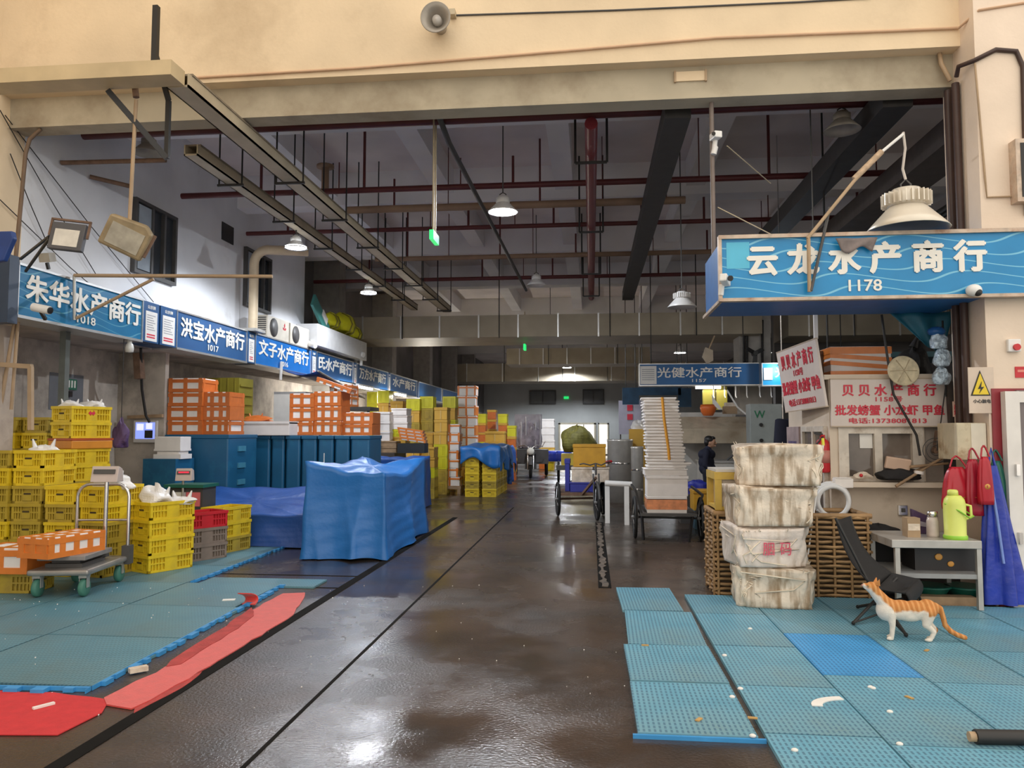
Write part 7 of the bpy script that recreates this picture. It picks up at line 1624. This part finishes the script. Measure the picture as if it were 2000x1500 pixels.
# left mats: rows of tiles bounded by the slanting worn edge
e1 = AZ(0, 1352); e2 = AZ(215, 1338); e3 = AZ(478, 1178)
lx = [-6.46, -5.7, -4.9, -4.12]; 
yl = [10.6, 9.6, 8.6, 7.55, 6.6, 5.55, 4.4]
edge_x = [-4.14, -4.12, -4.1, -3.12, -3.04, -3.0]
rn = ['innermost', 'second', 'third', 'fourth', 'fifth', 'street-side']
ccn = ['wall column', 'second column from the wall', 'third column from the wall', 'column along the red carpet']
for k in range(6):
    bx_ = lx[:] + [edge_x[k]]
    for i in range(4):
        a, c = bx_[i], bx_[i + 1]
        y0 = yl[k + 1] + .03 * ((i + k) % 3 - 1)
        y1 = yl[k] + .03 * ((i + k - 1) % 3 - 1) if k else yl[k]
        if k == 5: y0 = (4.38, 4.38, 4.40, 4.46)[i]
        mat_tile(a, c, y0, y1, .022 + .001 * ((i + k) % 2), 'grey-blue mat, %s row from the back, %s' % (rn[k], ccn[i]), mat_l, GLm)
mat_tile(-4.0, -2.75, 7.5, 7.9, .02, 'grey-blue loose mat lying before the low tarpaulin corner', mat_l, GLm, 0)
rnd = random.Random(3)
def ragged(x0, y0, x1, y1, w, z, label):
    """torn clip edge of a mat: one strip with an uneven outer side"""
    a = Vector((x0, y0)); c = Vector((x1, y1)); d = (c - a).normalized(); n = Vector((d.y, -d.x)); L_ = (c - a).length; out = [a]; s_ = 0; hi = False
    top = []
    while s_ < L_:
        q = a + d * s_; h = rnd.uniform(.4, 1) * w if hi else rnd.uniform(.05, .3) * w
        top.append(q + n * h); s_ += rnd.uniform(.04, .12); top.append(a + d * min(s_, L_) + n * h); hi = not hi
    pts = [a + n * .002] + top + [c + n * .002]
    tag(MB().prism([(p.x, p.y) for p in pts], .002, z).build('mat_fringe', matedge), label, 'edge strip')
ragged(-3.0, 4.44, -3.12, 7.55, .06, .03, 'torn bright blue mat edge running beside the long red carpet')
ragged(-4.4, 4.36, -3.0, 4.44, .08, .028, 'torn bright blue tabs at the street end of the grey-blue mats')
ragged(-4.1, 7.6, -4.14, 10.6, .05, .03, 'bright blue mat edge leading back toward the large tarpaulin')
def carpet(name, label, pix, z, m, seed):
    pts = [AZ(*q) for q in pix]; out = []; rnd = random.Random(seed)
    for i in range(len(pts)):
        a = pts[i]; c = pts[(i + 1) % len(pts)]; n = max(1, int((c - a).length / .12))
        for k in range(n): q = a.lerp(c, k / n); out.append((q.x + rnd.uniform(-.012, .012), q.y + rnd.uniform(-.012, .012)))
    return tag(MB().prism(out, .0125 if seed == 3 else .003, z).build(name, m), label, 'carpet', 'red carpet strips on the floor')
carpet('carpet_strip', 'long red carpet strip along the edge of the grey-blue mats', ((597, 1160), (552, 1161), (492, 1194), (396, 1262), (300, 1318), (200, 1366), (205, 1380), (258, 1388), (345, 1342), (478, 1262), (572, 1203)), .012, redcar, 1)
carpet('carpet_strip', 'wide red carpet piece with a white stick lying on it', ((0, 1352), (100, 1355), (215, 1368), (200, 1394), (108, 1438), (0, 1436), (-40, 1430), (-40, 1352)), .008, M('bright_red_carpet', (.56, .028, .032), .85, var=.1, scale=14, bump=.2, bscale=90), 2)
carpet('carpet_strip', 'worn dark red carpet scrap beside the blue mat edge', ((492, 1190), (440, 1226), (350, 1282), (322, 1306), (350, 1302), (410, 1264), (450, 1240), (496, 1206)), .016, redcard, 3)
carpet('carpet_strip', 'thin faded red carpet sliver by the floor groove', ((398, 1312), (330, 1345), (262, 1385), (262, 1394), (330, 1360), (390, 1320)), .006, redcard, 4)
t = T('carpet_flap', 'curled red carpet flap at the corner of the grey-blue mats', 'carpet', AZ(485, 1185)); b = MB(); b.grid(lambda u, v: Vector(((u - .5) * .12 - .03 * v, .10 * sin(v * 3.4), .02 + .09 * (1 - cos(v * 2.6)) * .6)), 6, 12); b.build('flap', redcar, t, solid=.01)
tag(MB().bar(AZ(64, 1389) + Vector((0, 0, .015)), AZ(106, 1378) + Vector((0, 0, .015)), .022, .012).build('litter_stick', foam), 'white stick lying on the red carpet', 'litter')
tag(MB().cbox(AZ(447, 1177) + Vector((0, 0, .026)), (.11, .06, .006), Euler((0, 0, .3))).build('paper_scrap', paper), 'pale paper scrap near the curled carpet flap', 'litter')
tag(MB().cbox(AZ(270, 1315) + Vector((0, 0, .026)), (.11, .05, .03), Euler((0, 0, .8))).build('paper_scrap', foamd), 'crumpled pale scrap between mats and red carpet', 'litter')
t = T('curved_scrap', 'white curved scrap on the blue slotted mats', 'litter', AZ(1580, 1372, .028)); b = MB(); outl = []
for k in range(9): a = radians(100 + k * 10); outl.append((.24 + .24 * cos(a), -.06 + .17 * sin(a) * 1.0))
for k in range(9): a = radians(180 - k * 10); outl.append((.24 + .18 * cos(a), -.06 + .12 * sin(a)))
b.prism(outl, 0, .006); b.build('scrap', paper, t)
spots = [(1430, 1361), (1470, 1437), (1705, 1344), (1757, 1453), (1415, 1280), (1465, 1228), (1738, 1390), (1552, 1465), (1446, 1345), (1700, 1342)]
for k, (px, py) in enumerate(spots):
    tag(MB().ball(AZ(px, py, .03), (.018, .014, .010), 8, 6).build('litter_speck', paper if k % 4 else foam), 'small white pebble-sized speck of litter on the blue slotted mats', 'litter', 'white specks on the right-hand mats')
for k, (px, py, ) in enumerate(((1260, 1260), (1365, 1405), (1776, 1362), (1470, 1402), (1810, 1270))):
    tag(MB().cbox(AZ(px, py, .030), (.05, .022, .006), Euler((0, 0, k))).build('dry_leaf', M('dry_leaf', (.50, .30, .10), .7)), 'small orange-brown flake lying on the blue mats', 'litter', 'orange flakes on the right-hand mats')
rnd = random.Random(12); b = MB()
for k in range(110):
    x, y = rnd.uniform(-6.3, -3.5), rnd.uniform(4.8, 7.5)
    if k > 70: x, y = rnd.uniform(-3.3, .2), rnd.uniform(3.3, 8)
    z = .024 if k <= 70 else .001; r = rnd.uniform(.002, .0055); b.ball((x, y, z + r * .6), (r, r * 1.5, r), 5, 4)
o = b.build('ice_crumbs', foam); o['kind'] = 'stuff'; o['label'] = 'tiny white ice crumbs scattered over mats and floor'; o['category'] = 'litter'
t = T('black_rail', 'dark rubber hose end lying on the street-side blue mats', 'hose', AZ(1905, 1447, .04)); MB().tube((0, 0, 0.02), (.9, .05, .02), .035, 10).build('hose', black, t); MB().tube((-.03, 0, .02), (0, 0, .02), .025, 8).build('tip', tan, t)
